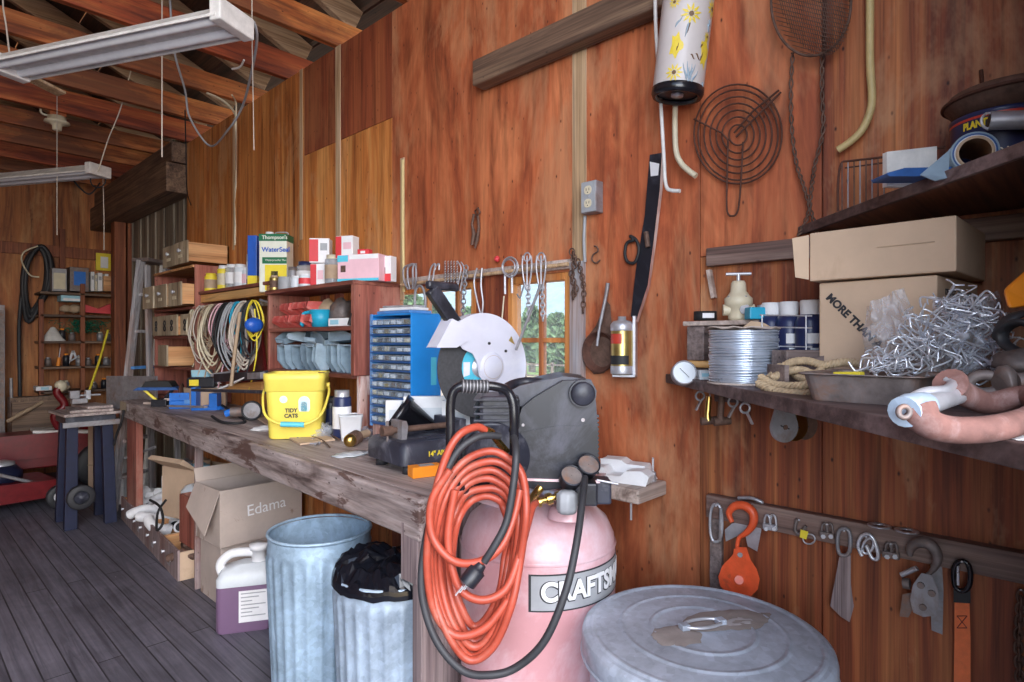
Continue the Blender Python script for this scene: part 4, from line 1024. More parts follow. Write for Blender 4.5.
for (y, mt, w_) in ((3.612, 'bench_leg', .018), (YF - .28, 'red_wood', .24)):
    q_ = .045
    MB().bx(fx(y) + q_, fx(y) + q_ + .045, y, y + w_, 0, BZ - .042).build('leg', M[mt], t, .004)
    if w_ > .1: MB().bx(1.66, 1.745, y, y + .08, 0, BZ - .042).build('leg', M['bench_leg'], t, .004)
MB().bx(fx(YF) - .012, fx(YF), YF - .30, YF - .02, BZ - .075, BZ - .005).build('end_cap', M['drawer_front'], t, .003)
MB().bx(fx(YF) - .016, fx(YF) - .0, YF - .36, YF - .24, BZ - .065, BZ - .01).build('power_strip', M['white_matte'], t, .004)
cord('power_cable', [V((fx(YF) - .03, YF - .2, BZ - .06)), V((fx(YF) - .04, YF - .17, BZ - .16)), V((fx(YF) - .05, YF - .10, BZ - .24)), V((fx(YF) - .06, YF - .06, BZ - .33))], .009, 'black_matte', 'black cable hanging from the white socket at the far bench end', 'cable')
m_ = MB(); m_.cyl(D(125, 458, 4.7), D(155, 447, 4.5), .010); one('steel_rod', m_, M['steel'], 'thin steel rod sticking out from under the far bench end', 'rod')
# under the bench: floor drawers
a, b_ = atZ(177.5, 582, 0), atZ(121, 518.6, 0)
dirv = (b_ - a).normalized(); nb_ = 4; LL = (b_ - a).length / nb_
ang = math.atan2(dirv.y, dirv.x) - PI / 2
src = None
for i in range(nb_):
    c = a + dirv * LL * (i + .5)
    lab = 'grey fronted wooden drawer on the floor under the bench, %s from the boxes' % ('first', 'second', 'third', 'fourth')[i]
    if src is None:
        src = thing('floor_crate', lab, 'crate', c, ang, 'crates on the floor')
        MB().bx(0, .014, -LL / 2 + .004, LL / 2 - .004, 0, .178).build('front', M['bench_leg'], src, .002)
        for s in (-1, 1): MB().bx(.014, .26, s * (LL / 2 - .009) - .006, s * (LL / 2 - .009) + .006, 0, .165).build('side', M['cardboard'] if s < 0 else M['drawer_wood'], src, .001)
        MB().bx(.014, .26, -LL / 2 + .015, LL / 2 - .015, .002, .012).build('bottom', M['drawer_wood'], src)
        MB().bx(.25, .262, -LL / 2 + .015, LL / 2 - .015, .012, .165).build('back', M['drawer_wood'], src)
        for yy in (-.1, .1): MB().lathe([(.001, .018), (.012, .016), (.006, .004), (.009, 0)], (0, yy, .10), R=Matrix.Rotation(-PI / 2, 3, 'Y')).build('knob', M['steel'], src)
        MB().bx(-.002, 0, -.03, .03, .045, .07).build('label_holder', M['steel_dull'], src)
        o = src
    else:
        o = copy_tree(src); o.location = c
    o['label'] = lab
# pale fittings in the far drawers, dark ones in the near drawer
def elbow(name, r, L, mt):
    t = thing(name, 'x', 'pipe fitting', (0, 0, 0))
    MB().tube([(0, 0, 0), (0, L, 0), (.02, L * 1.35, .0), (.06, L * 1.6, .0), (.10, L * 1.65, 0)], r, 0, 14).build('pipe', M[mt], t)
    MB().tube([(0, -.012, 0), (0, .02, 0)], r * 1.18, 0, 14).build('collar', M[mt], t)
    MB().tube([(0, -.0125, 0), (0, -.0130, 0)], r * .8, 0, 14).build('opening', M['black_matte'], t)
    return t
esrc = None; rnd = random.Random(5)
for i in range(26):
    f = 1.05 + 2.9 * (i / 26); c = a + dirv * LL * f + V((.09 + .12 * rnd.random(), 0, .12 + .06 * rnd.random() + (.03 if i % 3 == 0 else 0)))
    if esrc is None: esrc = elbow('pipe_elbow', .034, .07, 'white_matte'); o = esrc
    else: o = copy_tree(esrc)
    o.location = c; o.rotation_euler = (rnd.uniform(-.5, .5), rnd.uniform(-.6, .6), rnd.uniform(0, 6.3))
    o['label'] = 'white plastic pipe elbow in the heap filling the far floor crates'; o['group'] = 'white pipe elbows in the floor crates'
esrc = None
for i in range(12):
    f = .1 + .85 * (i / 12); c = a + dirv * LL * f + V((.10 + .10 * rnd.random(), 0, .11 + .05 * rnd.random()))
    if esrc is None: esrc = elbow('iron_fitting', .024, .05, 'iron_brown'); o = esrc
    else: o = copy_tree(esrc)
    o.location = c; o.rotation_euler = (rnd.uniform(-.6, .6), rnd.uniform(-.6, .6), rnd.uniform(0, 6.3))
    o['label'] = 'dark iron pipe fitting heaped in the nearest floor crate'; o['group'] = 'iron fittings in the nearest crate'
cord('bundle_wire', [D(150, 500, 3.9), D(160, 507, 3.8), D(163, 522, 3.7), D(157, 530, 3.7), D(158, 512, 3.8), D(166, 500, 3.8)], .008, 'black_matte', 'black wire looped over the white pipe elbows', 'wire')
def obox(name, label, cat, c, w, d, h, mt, rz, group=None, th=.006, flaps=False):
    t = thing(name, label, cat, c, rz, group)
    m_ = MB(); m_.bx(-w / 2, w / 2, -d / 2, d / 2, 0, th)
    m_.bx(-w / 2, w / 2, -d / 2, -d / 2 + th, th, h); m_.bx(-w / 2, w / 2, d / 2 - th, d / 2, th, h)
    m_.bx(-w / 2, -w / 2 + th, -d / 2 + th, d / 2 - th, th, h); m_.bx(w / 2 - th, w / 2, -d / 2 + th, d / 2 - th, th, h)
    m_.build('box', M[mt], t, .0015)
    return t
t = obox('wooden_crate', 'open wooden box set on the floor crates beside the cardboard boxes', 'box', (1.41, 3.82, .18), .30, .34, .29, 'red_wood', .02, th=.012)
MB().bx(-.154, -.148, -.17, -.12, .0, .29).build('corner_strip', M['drawer_wood'], t, .002)
m_ = MB(); m_.sph((1.36, 3.78, .50), .07); o = one('glass_globe', m_, M['steel_bright'], 'shiny clear globe lamp bulb lying in the open wooden box', 'bulb')
m_ = MB(); m_.sph((1.44, 3.88, .47), .06, jit=.4, sc=(1.2, 1, .8)); one('cloth_rag', m_, M['teal_plastic'], 'dark teal rag in the open wooden box', 'rag')
t = obox('grain_scoop_box', 'torn cardboard box full of scrap above the white pipe elbows', 'carton', (1.47, 4.28, .24), .26, .40, .33, 'cardboard', .25, th=.008)
MB().prism([(-.13, .33), (-.25, .40), (-.22, .42), (-.13, .345)], -.18, .16).build('flap', M['cardboard'], t)
for i, (x, y, z, r, mt, nm) in enumerate(((1.44, 4.20, .545, .07, 'light_blue', 'pale blue cloth'), (1.50, 4.32, .56, .06, 'tan', 'tan cloth'), (1.42, 4.42, .55, .06, 'steel_dull', 'grey plastic bag'))):
    m_ = MB(); m_.sph((x, y, z), r, jit=.6, sc=(1, 1.4, .8)); one('rag', m_, M[mt], 'crumpled %s heaped in the torn cardboard box' % nm, 'rag')
t = obox('white_carton', 'white carton behind the pipe elbows under the far bench', 'carton', (1.52, 4.75, .18), .2, .22, .24, 'paper', .1)
m_ = MB(); m_.sph((1.36, 4.10, .42), .06, jit=.4, sc=(1, 1.3, 1.2)); one('clear_bottle', m_, M['milky'], 'cloudy plastic bag of parts left of the shiny globe', 'bag')
# two cardboard boxes
t = thing('cardboard_box', 'stained plain cardboard box, lower of the two beside the jug', 'carton', (1.45, 3.43, 0), 0)
MB().bx(-.215, .215, -.145, .145, 0, .315).build('box', M['cardboard_grey'], t, .004)
MB().bx(-.19, .19, -.147, -.143, .0, .03).build('tape', M['tan'], t)
t = thing('cardboard_box', 'open stained cardboard box, upper of the two under the bench', 'carton', (1.445, 3.42, .317), .03)
m_ = MB(); w2, d2, h2 = .23, .16, .30; th = .005
m_.bx(-w2, w2, -d2, d2, 0, th); m_.bx(-w2, w2, -d2, -d2 + th, th, h2); m_.bx(-w2, w2, d2 - th, d2, th, h2); m_.bx(-w2, -w2 + th, -d2 + th, d2 - th, th, h2); m_.bx(w2 - th, w2, -d2 + th, d2 - th, th, h2)
m_.build('box', M['cardboard_grey'], t, .0015)
MB().add([(-w2, -d2, h2), (-w2, d2, h2), (-w2 - .05, d2, h2 - .13), (-w2 - .07, -d2 + .02, h2 - .22)], [(0, 1, 2, 3)]).build('flap', M['cardboard_grey'], t, solid=.004)
MB().add([(-w2, d2, h2), (w2, d2, h2), (w2, d2 + .03, h2 + .07), (-w2, d2 + .03, h2 + .07)], [(0, 1, 2, 3)]).build('flap', M['cardboard_grey'], t, solid=.004)
lettering('Edama', .085, M['paper'], t, T((.02, -d2 - .001, .17)) @ RY(-.05))
# antifreeze jug
t = thing('fluid_jug', 'translucent jug of purple fluid with a white handle on the floor', 'jug', atZ(247, 630, 0) + V((.02, .06, 0)), -YAW + .28)
jw, jd, jh = .125, .085, .28
def rr3(w, d, z, r, k=5): return [(x, y, z) for x, y in rrect(w * 2, d * 2, r, k)]
m_ = MB(); lay = [rr3(jw * .96, jd * .94, 0, .03), rr3(jw, jd, .012, .03), rr3(jw, jd, .22, .03)]
def loft(m_, layers, mat=0, cap0=True, cap1=True, smooth=True):
    n = len(layers[0]); vs = [p for l in layers for p in l]; fs = []
    for i in range(len(layers) - 1):
        for j in range(n): fs.append((i * n + j, i * n + (j + 1) % n, (i + 1) * n + (j + 1) % n, (i + 1) * n + j))
    m_.add(vs, fs, mat, smooth)
    if cap0: m_.add(layers[0], [tuple(range(n - 1, -1, -1))], mat)
    if cap1: m_.add(layers[-1], [tuple(range(n))], mat)
    return m_
loft(m_, lay); m_.build('fluid_body', M['purple_fluid'], t)
m_ = MB(); loft(m_, [rr3(jw, jd, .221, .03), rr3(jw, jd, .255, .03), rr3(jw * .86, jd * .8, .29, .03), [(x + .04, y, z) for x, y, z in rr3(jw * .5, jd * .5, .315, .02)]]); m_.build('shoulder', M['pink_card'] if False else M['milky'], t)
m_ = MB(); m_.tube(spline([(-.10, 0, .25), (-.115, 0, .31), (-.07, 0, .355), (.0, 0, .36), (.05, 0, .35)], 6), [.022] * 25, 0, 12); m_.build('handle', M['white_matte'], t)
m_ = MB(); m_.lathe([(.035, .30), (.035, .37), (.045, .37), (.045, .395), (.001, .40)], (.06, 0, 0)); m_.build('cap', M['white_matte'], t)
m_ = MB(); m_.bx(-.02, .12, -jd - .003, -jd - .0005, .05, .20); lb = m_.build('paper_label', M['paper'], t)
for i in range(7): MB().bx(-.01, .10 - .03 * (i % 3), -jd - .004, -jd - .003, .185 - i * .018, .19 - i * .018).build('printed_line', M['grey_plastic'], lb)
m_ = MB(); p = atZ(272, 632, 0); m_.lathe([(.001, 0), (.03, 0), (.03, .16), (.012, .19), (.012, .21), (.001, .21)], p + V((.03, .0, 0))); one('blue_bottle', m_, M['blue_plastic'], 'small blue bottle between the jug and the tall ribbed bin', 'bottle')
# galvanised bins
def ribs(a, z): return .0 if z > .60 or z < .03 else .040 * (.5 + .5 * math.cos(a * 26)) ** 2
def trash_bin(label, c, mt, r0=.165, r1=.19, h=.67):
    t = thing('galvanized_bin', label, 'trash bin', c)
    m_ = MB(); k2 = 12; prof = [(.001, 0)] + [(r0 + (r1 - r0) * i / k2, (h - .08) * i / k2) for i in range(k2 + 1)] + [(r1 + .002, h - .065), (r1 + .004, h - .05), (r1, h - .035), (r1 + .001, h - .008)]
    m_.lathe(prof, n=156, rib=lambda a, z: ribs(a, z)); m_.build('body', M[mt], t)
    m_ = MB(); m_.lathe([(r1 - .004, h - .01), (r1 - .008, h - .3), (r0 - .006, .012), (.001, .012)], n=48, rib=lambda a, z: .01 * math.cos(a * 26)); m_.build('inner_wall', M[mt], t)
    m_ = MB(); m_.ring((0, 0, h), r1 + .001, .006, X=(1, 0, 0), Z=(0, 1, 0), n=48); m_.build('rim', M[mt], t)
    for s in ():
        m_ = MB(); m_.tube(spline([(s * (r1 + .002), -.05, h - .11), (s * (r1 + .03), -.045, h - .12), (s * (r1 + .03), .045, h - .12), (s * (r1 + .002), .05, h - .11)], 5), .005); m_.build('handle', M['steel_dull'], t)
    return t
b1 = V((1.177, 2.143, 0)); b2 = V((1.165, 1.635, 0))
trash_bin('tall ribbed galvanized bin standing open beside the purple jug', b1, 'galv_blue').rotation_euler.z = .6
trash_bin('ribbed galvanized bin with a black bag, next to the bench leg', b2, 'galv', h=.655).rotation_euler.z = 1.3
m_ = MB(); m_.lathe([(.001, .035), (.03, .035), (.06, .03), (.09, .03), (.12, .025), (.15, .03), (.172, .028), (.19, .012), (.199, -.008), (.201, -.02), (.201, -.035)], (0, 0, 0), n=80, smooth=False)
vs = []
for p in m_.v:
    n_ = noise.noise(V((p.x * 14, p.y * 14, p.z * 10))) ; n2 = noise.noise(V((p.x * 40, p.y * 40, p.z * 20 + 3)))
    vs.append(V((p.x * (1 + .02 * n_), p.y * (1 + .02 * n_), p.z + (.034 * n_ + .022 * n2) * (1 if p.z > -.0 else .25) - max(0, p.x * .28))) + V((b2.x, b2.y, .665)))
m_.v = vs
one('garbage_bag', m_, M['garbage_bag'], 'crumpled shiny black garbage bag lining the right open bin', 'garbage bag')

# ================================================================== ON THE BENCH
def bp(px, py, dx=0, dy=0): p = atZ(px, py, BZ); return V((p.x + dx, p.y + dy, BZ))
# yellow pail
t = thing('yellow_pail', 'square yellow plastic pail with blue prints on the bench', 'pail', (1.368, 2.70, BZ + .003), -.62)
def sq(hw_, z, r=.035): return [(x, y, z) for x, y in rrect(hw_ * 2, hw_ * 1.9, r, 5)]
m_ = MB(); loft(m_, [sq(.112, 0), sq(.116, .01), sq(.126, .225)]); m_.build('body', M['yellow_pail'], t)
m_ = MB(); loft(m_, [sq(.127, .215), sq(.133, .222), sq(.133, .262), sq(.136, .268), sq(.136, .298), sq(.131, .30)], cap0=True, cap1=False); m_.build('collar', M['yellow_pail'], t)
m_ = MB(); loft(m_, [sq(.129, .299), sq(.126, .296), sq(.122, .27)], cap0=False, cap1=True); m_.build('lid', M['yellow_pail'], t)
m_ = MB(); m_.tube(spline([(-.137, -.0, .235), (-.146, -.05, .20), (-.12, -.135, .115), (-.05, -.155, .075), (.05, -.155, .070), (.12, -.135, .11), (.146, -.05, .20), (.137, 0, .235)], 6), .006); hn = m_.build('bail_handle', M['yellow_pail'], t)
m_ = MB(); m_.cyl((-.05, -.156, .074), (.05, -.156, .069), .012); m_.build('grip', M['cyan_print'], hn)
for s in (-1, 1): MB().cyl((s * .13, 0, .235), (s * .145, 0, .235), .014).build('handle_boss', M['yellow_pail'], t)
def pr(nm, mt, x0_, x1_, z0_, z1_, rnd_=.01):
    m_ = MB(); yy = lambda z: -(.112 + (.126 - .112) * z / .225) * .95 - .0005
    poly = rrect(x1_ - x0_, z1_ - z0_, rnd_, 4, (x0_ + x1_) / 2, (z0_ + z1_) / 2)
    m_.add([(x, yy(z) - .001, z) for x, z in poly], [tuple(range(len(poly)))]); return m_.build(nm, M[mt], t)
pr('round_sticker', 'pale_print', -.062, -.028, .165, .198, .0165); pr('cat_picture', 'pale_print', .02, .07, .115, .195, .024); pr('cat_silhouette', 'cyan_print', .03, .058, .12, .17, .012)
pr('blue_panel', 'cyan_print', -.07, .0, .012, .065); pr('blue_splash', 'cyan_print', .02, .068, .025, .052, .013); pr('top_line', 'pale_print', -.06, -.012, .045, .055, .004); pr('bottom_line', 'pale_print', -.06, -.008, .022, .034, .004)
lettering('TIDY\nCATS', .024, M['ink'], t, T((-.012, -.1195, .118)) @ RX(-.06), .0009)
for z, mt in ((.14, 'ink'),): lettering('TIDY CATS', .026, M[mt], t, RZ(-PI / 2) @ T((-.01, -.1265, .13)) @ RY(PI / 2), .0008)
m_ = MB(); m_.bx(-.1305, -.1285 + .001, -.06, -.02, .02, .09); o = m_.build('side_print', M['cyan_print'], t); o.location.x = .012
# tan sheet on the bench front
m_ = MB(); q = [bp(251, 416), bp(300, 446), bp(335, 441), bp(290, 421)]
m_.add([V(p) + V((0, 0, .006)) for p in q], [(0, 1, 2, 3)]); tag(m_.build('tan_board', M['cardboard'], None, solid=.008, world='centre'), 'flat tan panel with a dark edge lying before the yellow pail', 'panel')
# blue drawers cabinet
t = thing('parts_cabinet', 'blue steel cabinet of small clear parts drawers behind the pot', 'parts cabinet', (1.60, 2.175, 1.03), .0)
MB().bx(-.078, .085, -.145, .145, 0, .005).build('base', M['blue_dark'], t)
m_ = MB(); m_.bx(-.075, .085, -.148, -.142, 0, .485); m_.bx(-.075, .085, .142, .148, 0, .485); m_.bx(-.075, .085, -.148, .148, .480, .488); m_.bx(.08, .086, -.142, .142, .005, .48); m_.build('case', M['blue_cab'], t, .002)
MB().bx(-.080, -.072, .135, .152, -.01, .49).build('edge_strip', M['blue_frame'], t, .002)
dsrc = None
for r in range(12):
    z = .010 + r * .0388
    MB().bx(-.083, .07, -.142, .142, z - .005, z + .002).build('divider', M['blue_dark'], t)
    for c_ in range(6):
        y = -.118 + c_ * .0472
        if dsrc is None:
            m_ = MB(); m_.bx(-.084, -.080, -.021, .021, .0, .024); m_.bx(-.094, -.084, -.008, .008, .006, .010); m_.bx(-.080, .05, -.0225, -.0195, 0, .024); m_.bx(-.080, .05, .0195, .0225, 0, .024); m_.bx(-.080, .05, -.019, .019, 0, .002)
            d = m_.build('small_drawer', M['drawer_clear'], t); dsrc = d
            rr_ = MB(); rr_.bx(-.0795, -.02, -.017, .017, .003, .022); rr_.build('contents', M['paper'], d); d.location = (0, y, z + .004)
        else:
            d = dsrc.copy(); COL.objects.link(d); d.parent = t; d.location = (0, y, z + .004)
            g = dsrc.children[0].copy(); g.data = g.data.copy(); g.data.materials[0] = M[random.choice(['paper', 'paper', 'paper', 'cream', 'iron_brown', 'black_matte', 'gold', 'milky'])]; g.scale = (1, random.uniform(.6, 1), random.uniform(.6, 1)); COL.objects.link(g); g.parent = d
MB().bx(.03, .06, -.1485, -.1475, .18, .30).build('painted_sheen', M['cyan_print'], t)  # sheen on the cabinet's near side, painted as a flat cyan patch
m_ = MB(); m_.bx(1.53, 1.72, 2.03, 2.32, BZ, 1.029); one('support_block', m_, M['worn_white'], 'worn pale block under the blue parts cabinet', 'block', bev=.004)
for i, (dz, mt, w_) in enumerate(((0, 'blue_frame', .12), (.014, 'paper', .10), (.024, 'steel', .08))):
    m_ = MB(); m_.box((1.60, 2.18, 1.526 + dz), (w_, .24 - .03 * i, .012), 0, .1 * i); one('flat_case', m_, M[mt], ('flat blue case on top of the blue parts cabinet', 'flat white folder on top of the blue case', 'topmost thin steel plate above the parts cabinet')[i], 'case', bev=.002)
# pot, papers, containers
c = bp(425, 436); c = V((1.36, 2.00, BZ))
pp = D(420, 413, 2.36)
t = thing('plant_pot', 'black plastic plant pot tipped on its side behind the saw', 'pot', (pp.x, pp.y, BZ + .098), 0)
t.scale = (1.12, 1.12, 1.12)
R = (Matrix.Rotation(-YAW + .15, 3, 'Z') @ Matrix.Rotation(-.95, 3, 'Y'))
m_ = MB(); m_.lathe([(.001, -.06), (.052, -.06), (.072, .08), (.078, .08), (.080, .105), (.074, .105), (.070, .075), (.05, -.055), (.001, -.055)], R=R); m_.build('pot_wall', M['black_gloss'], t)
for (px0, px1, y0, y1, d_, lb, mt) in ((386, 404, 400, 432, 2.55, 'tall white carton left of the black pot', 'paper'), (404, 452, 396, 425, 2.42, 'wide grey white panel behind the black pot', 'white_matte'), (442, 470, 400, 430, 2.32, 'pale carton right of the black pot', 'paper')):
    p = D((px0 + px1) / 2, y1, d_); w_ = (px1 - px0) / 600 * d_; h_ = (y1 - y0) / 600 * d_
    t = thing('white_carton', lb, 'carton', (p.x, p.y, BZ), -YAW + .1); h_ = D(px0, y0, d_).z - BZ
    MB().bx(-w_ / 2, w_ / 2, -.015, .015, 0, h_).build('box', M[mt], t, .002); MB().bx(-w_ * .3, w_ * .3, -.016, -.015, h_ * .6, h_ * .8).build('print', M['milky'], t)
p = bp(347, 441); t = thing('milky_tub', 'square milky plastic tub standing between pail and parts cabinet', 'tub', p + V((.03, .02, 0)), -.5)
m_ = MB(); loft(m_, [sq(.040, 0, .01), sq(.052, .115, .01), sq(.054, .116, .01)], cap1=False); loft(m_, [sq(.051, .116, .01), sq(.038, .004, .01)], cap0=False); m_.build('wall', M['white_matte'], t)
MB().bx(-.053, .053, -.050, .050, .110, .114).build('lid', M['milky'], t, .002)
p = bp(350, 447); t = thing('brass_float', 'round brass ball fitting on the bench near the saw base', 'brass fitting', p + V((0, 0, .028)), -.3)
MB().sph((0, 0, 0), .028).build('ball', M['brass'], t); MB().cyl((.01, .01, 0), (.04, .035, .008), .031).build('collar', M['iron_brown'], t); MB().cyl((.04, .035, .008), (.10, .09, .012), .017).build('pipe', M['tan'], t)
rnd = random.Random(9)
def crumple(name, label, cat, p, r, mt, sc=(1, 1, .6), jit=.6):
    m_ = MB(); m_.sph((p.x, p.y, p.z + r * sc[2] * .8), r, n=20, sc=sc, jit=jit); return one(name, m_, M[mt], label, cat)
crumple('plastic_bag', 'crinkled clear plastic bag of bits right of the yellow pail', 'bag', bp(322, 437), .05, 'clear_film', (1.2, .9, .7))
crumple('plastic_bag', 'crinkled clear bag above the brass ball fitting', 'bag', bp(366, 438), .04, 'clear_film', (1.1, .9, .7))
crumple('plastic_bag', 'white plastic parts bag between tub and black pot', 'bag', bp(384, 440), .035, 'milky', (1.4, 1, .6))
crumple('plastic_bag', 'torn white bag lying at the mouth of the black pot', 'bag', bp(404, 440), .04, 'paper', (1.4, 1, .5))
crumple('paper_rag', 'crumpled pale rag at the front corner of the yellow pail', 'rag', bp(266, 430), .05, 'paper', (1.3, 1, .25))
crumple('sawdust_heap', 'small heap of pale grit beside the saw base', 'grit', bp(352, 455), .05, 'milky', (1.4, 1, .10))
def hardware(i, p):
    t = thing('loose_bolt', 'x', 'bolt', p, rnd.uniform(0, 6.3))
    MB().cyl((0, 0, .006), (.035, 0, .006), .004, n=8).build('shank', M['steel_dull'], t); MB().cyl((-.006, 0, .006), (0, 0, .006), .008, n=6).build('head', M['steel_dull'], t); return t
hs = None
for i in range(22):
    p = bp(rnd.uniform(292, 345), rnd.uniform(432, 446)); p.z += .001
    if hs is None: hs = hardware(i, p); o = hs
    else: o = copy_tree(hs); o.location = p; o.rotation_euler.z = rnd.uniform(0, 6.3)
    o['label'] = 'small dull bolt scattered on the bench between pail and brass fitting'; o['group'] = 'bolts scattered on the bench'
for i, (x0_, y0_, x1_, y1_, r) in enumerate(((288, 428, 340, 442, .004), (300, 436, 352, 432, .005), (290, 434, 330, 450, .003))):
    a2, b3 = bp(x0_, y0_), bp(x1_, y1_); mdl = (a2 + b3) / 2 + V((.04, -.02, .01))
    cord('loose_wire', [a2 + V((0, 0, .01)), mdl, b3 + V((0, 0, .01))], r, 'iron_brown', 'brown wire lying on the bench before the tub, %s of three' % ('rear', 'middle', 'front')[i], 'wire')
t = thing('orange_carton', 'small bright orange carton at the near edge of the bench', 'carton', bp(424, 478) + V((.02, .02, 0)), -.30)
MB().bx(-.05, .055, -.02, .03, 0, .036).build('box', M['orange_box'], t, .0015); MB().bx(-.02, .03, -.01, .02, .036, .037).build('label', M['grey_plastic'], t)
# far bench clutter
p = bp(176, 409); t = thing('blue_case', 'bright blue open plastic tool case on the far bench', 'case', p + V((.10, .02, 0)), -.62)
MB().bx(-.115, .115, -.07, .07, 0, .055).build('base', M['blue_plastic'], t, .004); MB().prism([(-.115, .056), (.115, .056), (.115, .105), (-.115, .105)], -.062, -.05).build('lid', M['blue_plastic'], t, .003); MB().bx(-.02, .02, -.072, -.069, .035, .06).build('latch', M['blue_frame'], t)
p = bp(182, 394); t = thing('blue_spool_holder', 'blue bracket shaped plastic holder behind the blue case', 'holder', V((1.47, 4.15, BZ)), -.7)
MB().bx(-.08, .08, -.04, .04, 0, .02).build('base', M['blue_plastic'], t, .003); MB().bx(-.08, -.05, -.04, .04, .02, .15).build('arm', M['blue_plastic'], t, .003); MB().bx(.03, .08, -.04, .04, .02, .11).build('arm', M['blue_plastic'], t, .003)
p = V((1.33, 4.60, BZ)); t = thing('black_clamp', 'black and blue spring clamp tool at the far bench end', 'clamp', p, -.7)
MB().bx(-.05, .05, -.03, .03, 0, .05).build('foot', M['black_plastic'], t, .004); MB().bar((-.02, 0, .04), (-.11, -.02, .13), .02, .015).build('arm', M['yellow_tin'], t); MB().bar((.02, 0, .04), (.10, -.02, .13), .02, .015).build('arm', M['black_plastic'], t)
MB().prism([(-.15, .115), (.15, .115), (.12, .135), (-.12, .135)], -.06, .04).build('plate', M['blue_dark'], t, .004); MB().prism([(-.10, .136), (.10, .136), (.075, .175), (-.075, .175)], -.05, .05).build('top_block', M['black_matte'], t, .008)
p = bp(200, 407); t = thing('blue_jug', 'tall light blue plastic container leaning on the far bench', 'container', p + V((.06, .03, 0)), -.72)
m_ = MB(); loft(m_, [[(x, y, 0) for x, y in rrect(.13, .10, .02)], [(x - .02, y, .13) for x, y in rrect(.13, .10, .02)], [(x - .045, y + .01, .25) for x, y in rrect(.12, .09, .02)]]); m_.build('container_body', M['light_blue'], t)
m_ = MB(); loft(m_, [[(x + .08, y - .04, .002) for x, y in rrect(.11, .08, .015)], [(x + .075, y - .04, .14) for x, y in rrect(.12, .09, .015)]]); m_.build('front_tray', M['milky'], t)
MB().add([(.12, -.07, .16), (.03, -.07, .15), (.05, -.07, .20)], [(0, 1, 2)]).build('spout', M['paper'], t, solid=.004)
p = bp(249, 421); t = thing('work_lamp', 'round black rimmed work lamp with a dusty face on the bench', 'lamp', p + V((.03, .03, .055)), -.62)
Rf = Matrix.Rotation(PI / 2, 3, 'X')
MB().lathe([(.001, -.07), (.03, -.07), (.045, -.03), (.055, 0), (.056, .016), (.047, .018), (.046, .010), (.044, .008)], R=Rf, n=36).build('rim', M['black_rubber'], t)
MB().lathe([(.001, .012), (.046, .009)], R=Rf, n=36).build('lens', M['steel_dull'], t)
MB().cyl((-.05, .03, -.01), (-.12, .03, -.01), .028).build('housing', M['cast_iron'], t); MB().cyl((-.12, .03, -.01), (-.15, .03, -.02), .02).build('blue_cap', M['blue_plastic'], t)
m_ = MB(); m_.bar(D(194, 390, 3.72), D(268, 392, 3.05), .035, .016); one('saw_blade_bar', m_, M['saw_black'], 'long dark flat bar lying across the clutter by the pail', 'bar', bev=.004)
t = thing('spirit_level', 'dark spirit level with pale label lying behind the long bar', 'level', D(222, 381, 3.75), world=True)
MB().bar(D(216, 378, 3.75), D(266, 375, 3.3), .03, .05).build('body', M['black_plastic'], t, .003); MB().bar(D(250, 376, 3.40), D(263, 375.3, 3.28), .031, .036).build('label', M['steel_dull'], t)
m_ = MB(); m_.bar(D(218, 390, 3.62), D(247, 377, 3.45), .02, .008); one('white_strip', m_, M['paper'], 'narrow white strip slanting over the dark level', 'strip')
m_ = MB(); m_.bar(D(230, 388, 3.78), D(266, 386, 3.45), .05, .055); one('straw_bundle', m_, M['orange_strip'], 'short straw-coloured wood block behind the long dark bar', 'wood block', bev=.003)
m_ = MB(); m_.bar(D(212, 375, 3.85), D(236, 372, 3.8), .03, .02); one('grey_rasp', m_, M['steel'], 'bright steel rasp lying above the level', 'rasp', bev=.002)
m_ = MB(); m_.bar(D(168, 406, 3.62), D(206, 407, 3.35), .018, .012); one('steel_file', m_, M['steel_dull'], 'steel file in front of the blue tool case', 'file', bev=.002)
m_ = MB(); m_.bar(bp(206, 409) + V((0, 0, .014)), bp(222, 410) + V((0, 0, .014)), .05, .026); one('blue_box', m_, M['blue_plastic'], 'small dark blue box between the file and the work lamp', 'box', bev=.003)
cord('black_strap', [bp(212, 418) + V((0, 0, .01)), bp(224, 424) + V((0, 0, .008)), bp(245, 423) + V((0, 0, .006)), bp(236, 416) + V((0, 0, .01)), bp(222, 410) + V((0, 0, .03))], .008, 'black_matte', 'black strap curled under the work lamp', 'strap')
t = thing('power_drill', 'black and yellow tool case on the bench beside the lowest drawer', 'tool', (1.52, 4.32, 1.085), -.7)
MB().bx(-.10, .08, -.05, .05, 0, .07).build('body', M['black_plastic'], t, .01); MB().bx(-.08, -.02, -.052, -.049, .015, .055).build('badge', M['yellow_tin'], t)
m_ = MB(); m_.bx(1.42, 1.62, 4.22, 4.44, BZ, 1.083); one('wooden_box', m_, M['cardboard'], 'small tan box under the black and yellow tool', 'box', bev=.004)
m_ = MB(); m_.lathe([(.001, 0), (.075, 0), (.08, .012), (.001, .02)], (1.40, 4.42, BZ + .085), R=Matrix.Rotation(PI / 2, 3, 'Y') @ Matrix.Rotation(.5, 3, 'X')); one('wheel_disc', m_, M['iron_rust'], 'upright rusty disc beside the blue bracket holder', 'disc')
for i in range(3):
    m_ = MB(); m_.bar((1.30 + .03 * i, 4.75 - .1 * i, BZ + .012 + .018 * i), (1.60, 4.95 - .1 * i, BZ + .012 + .018 * i), .09 - .02 * i, .016); one('bench_board', m_, M['plank_pale'], 'pale offcut lying on the far bench end, %s of three' % ('bottom', 'middle', 'top')[i], 'board', bev=.002)
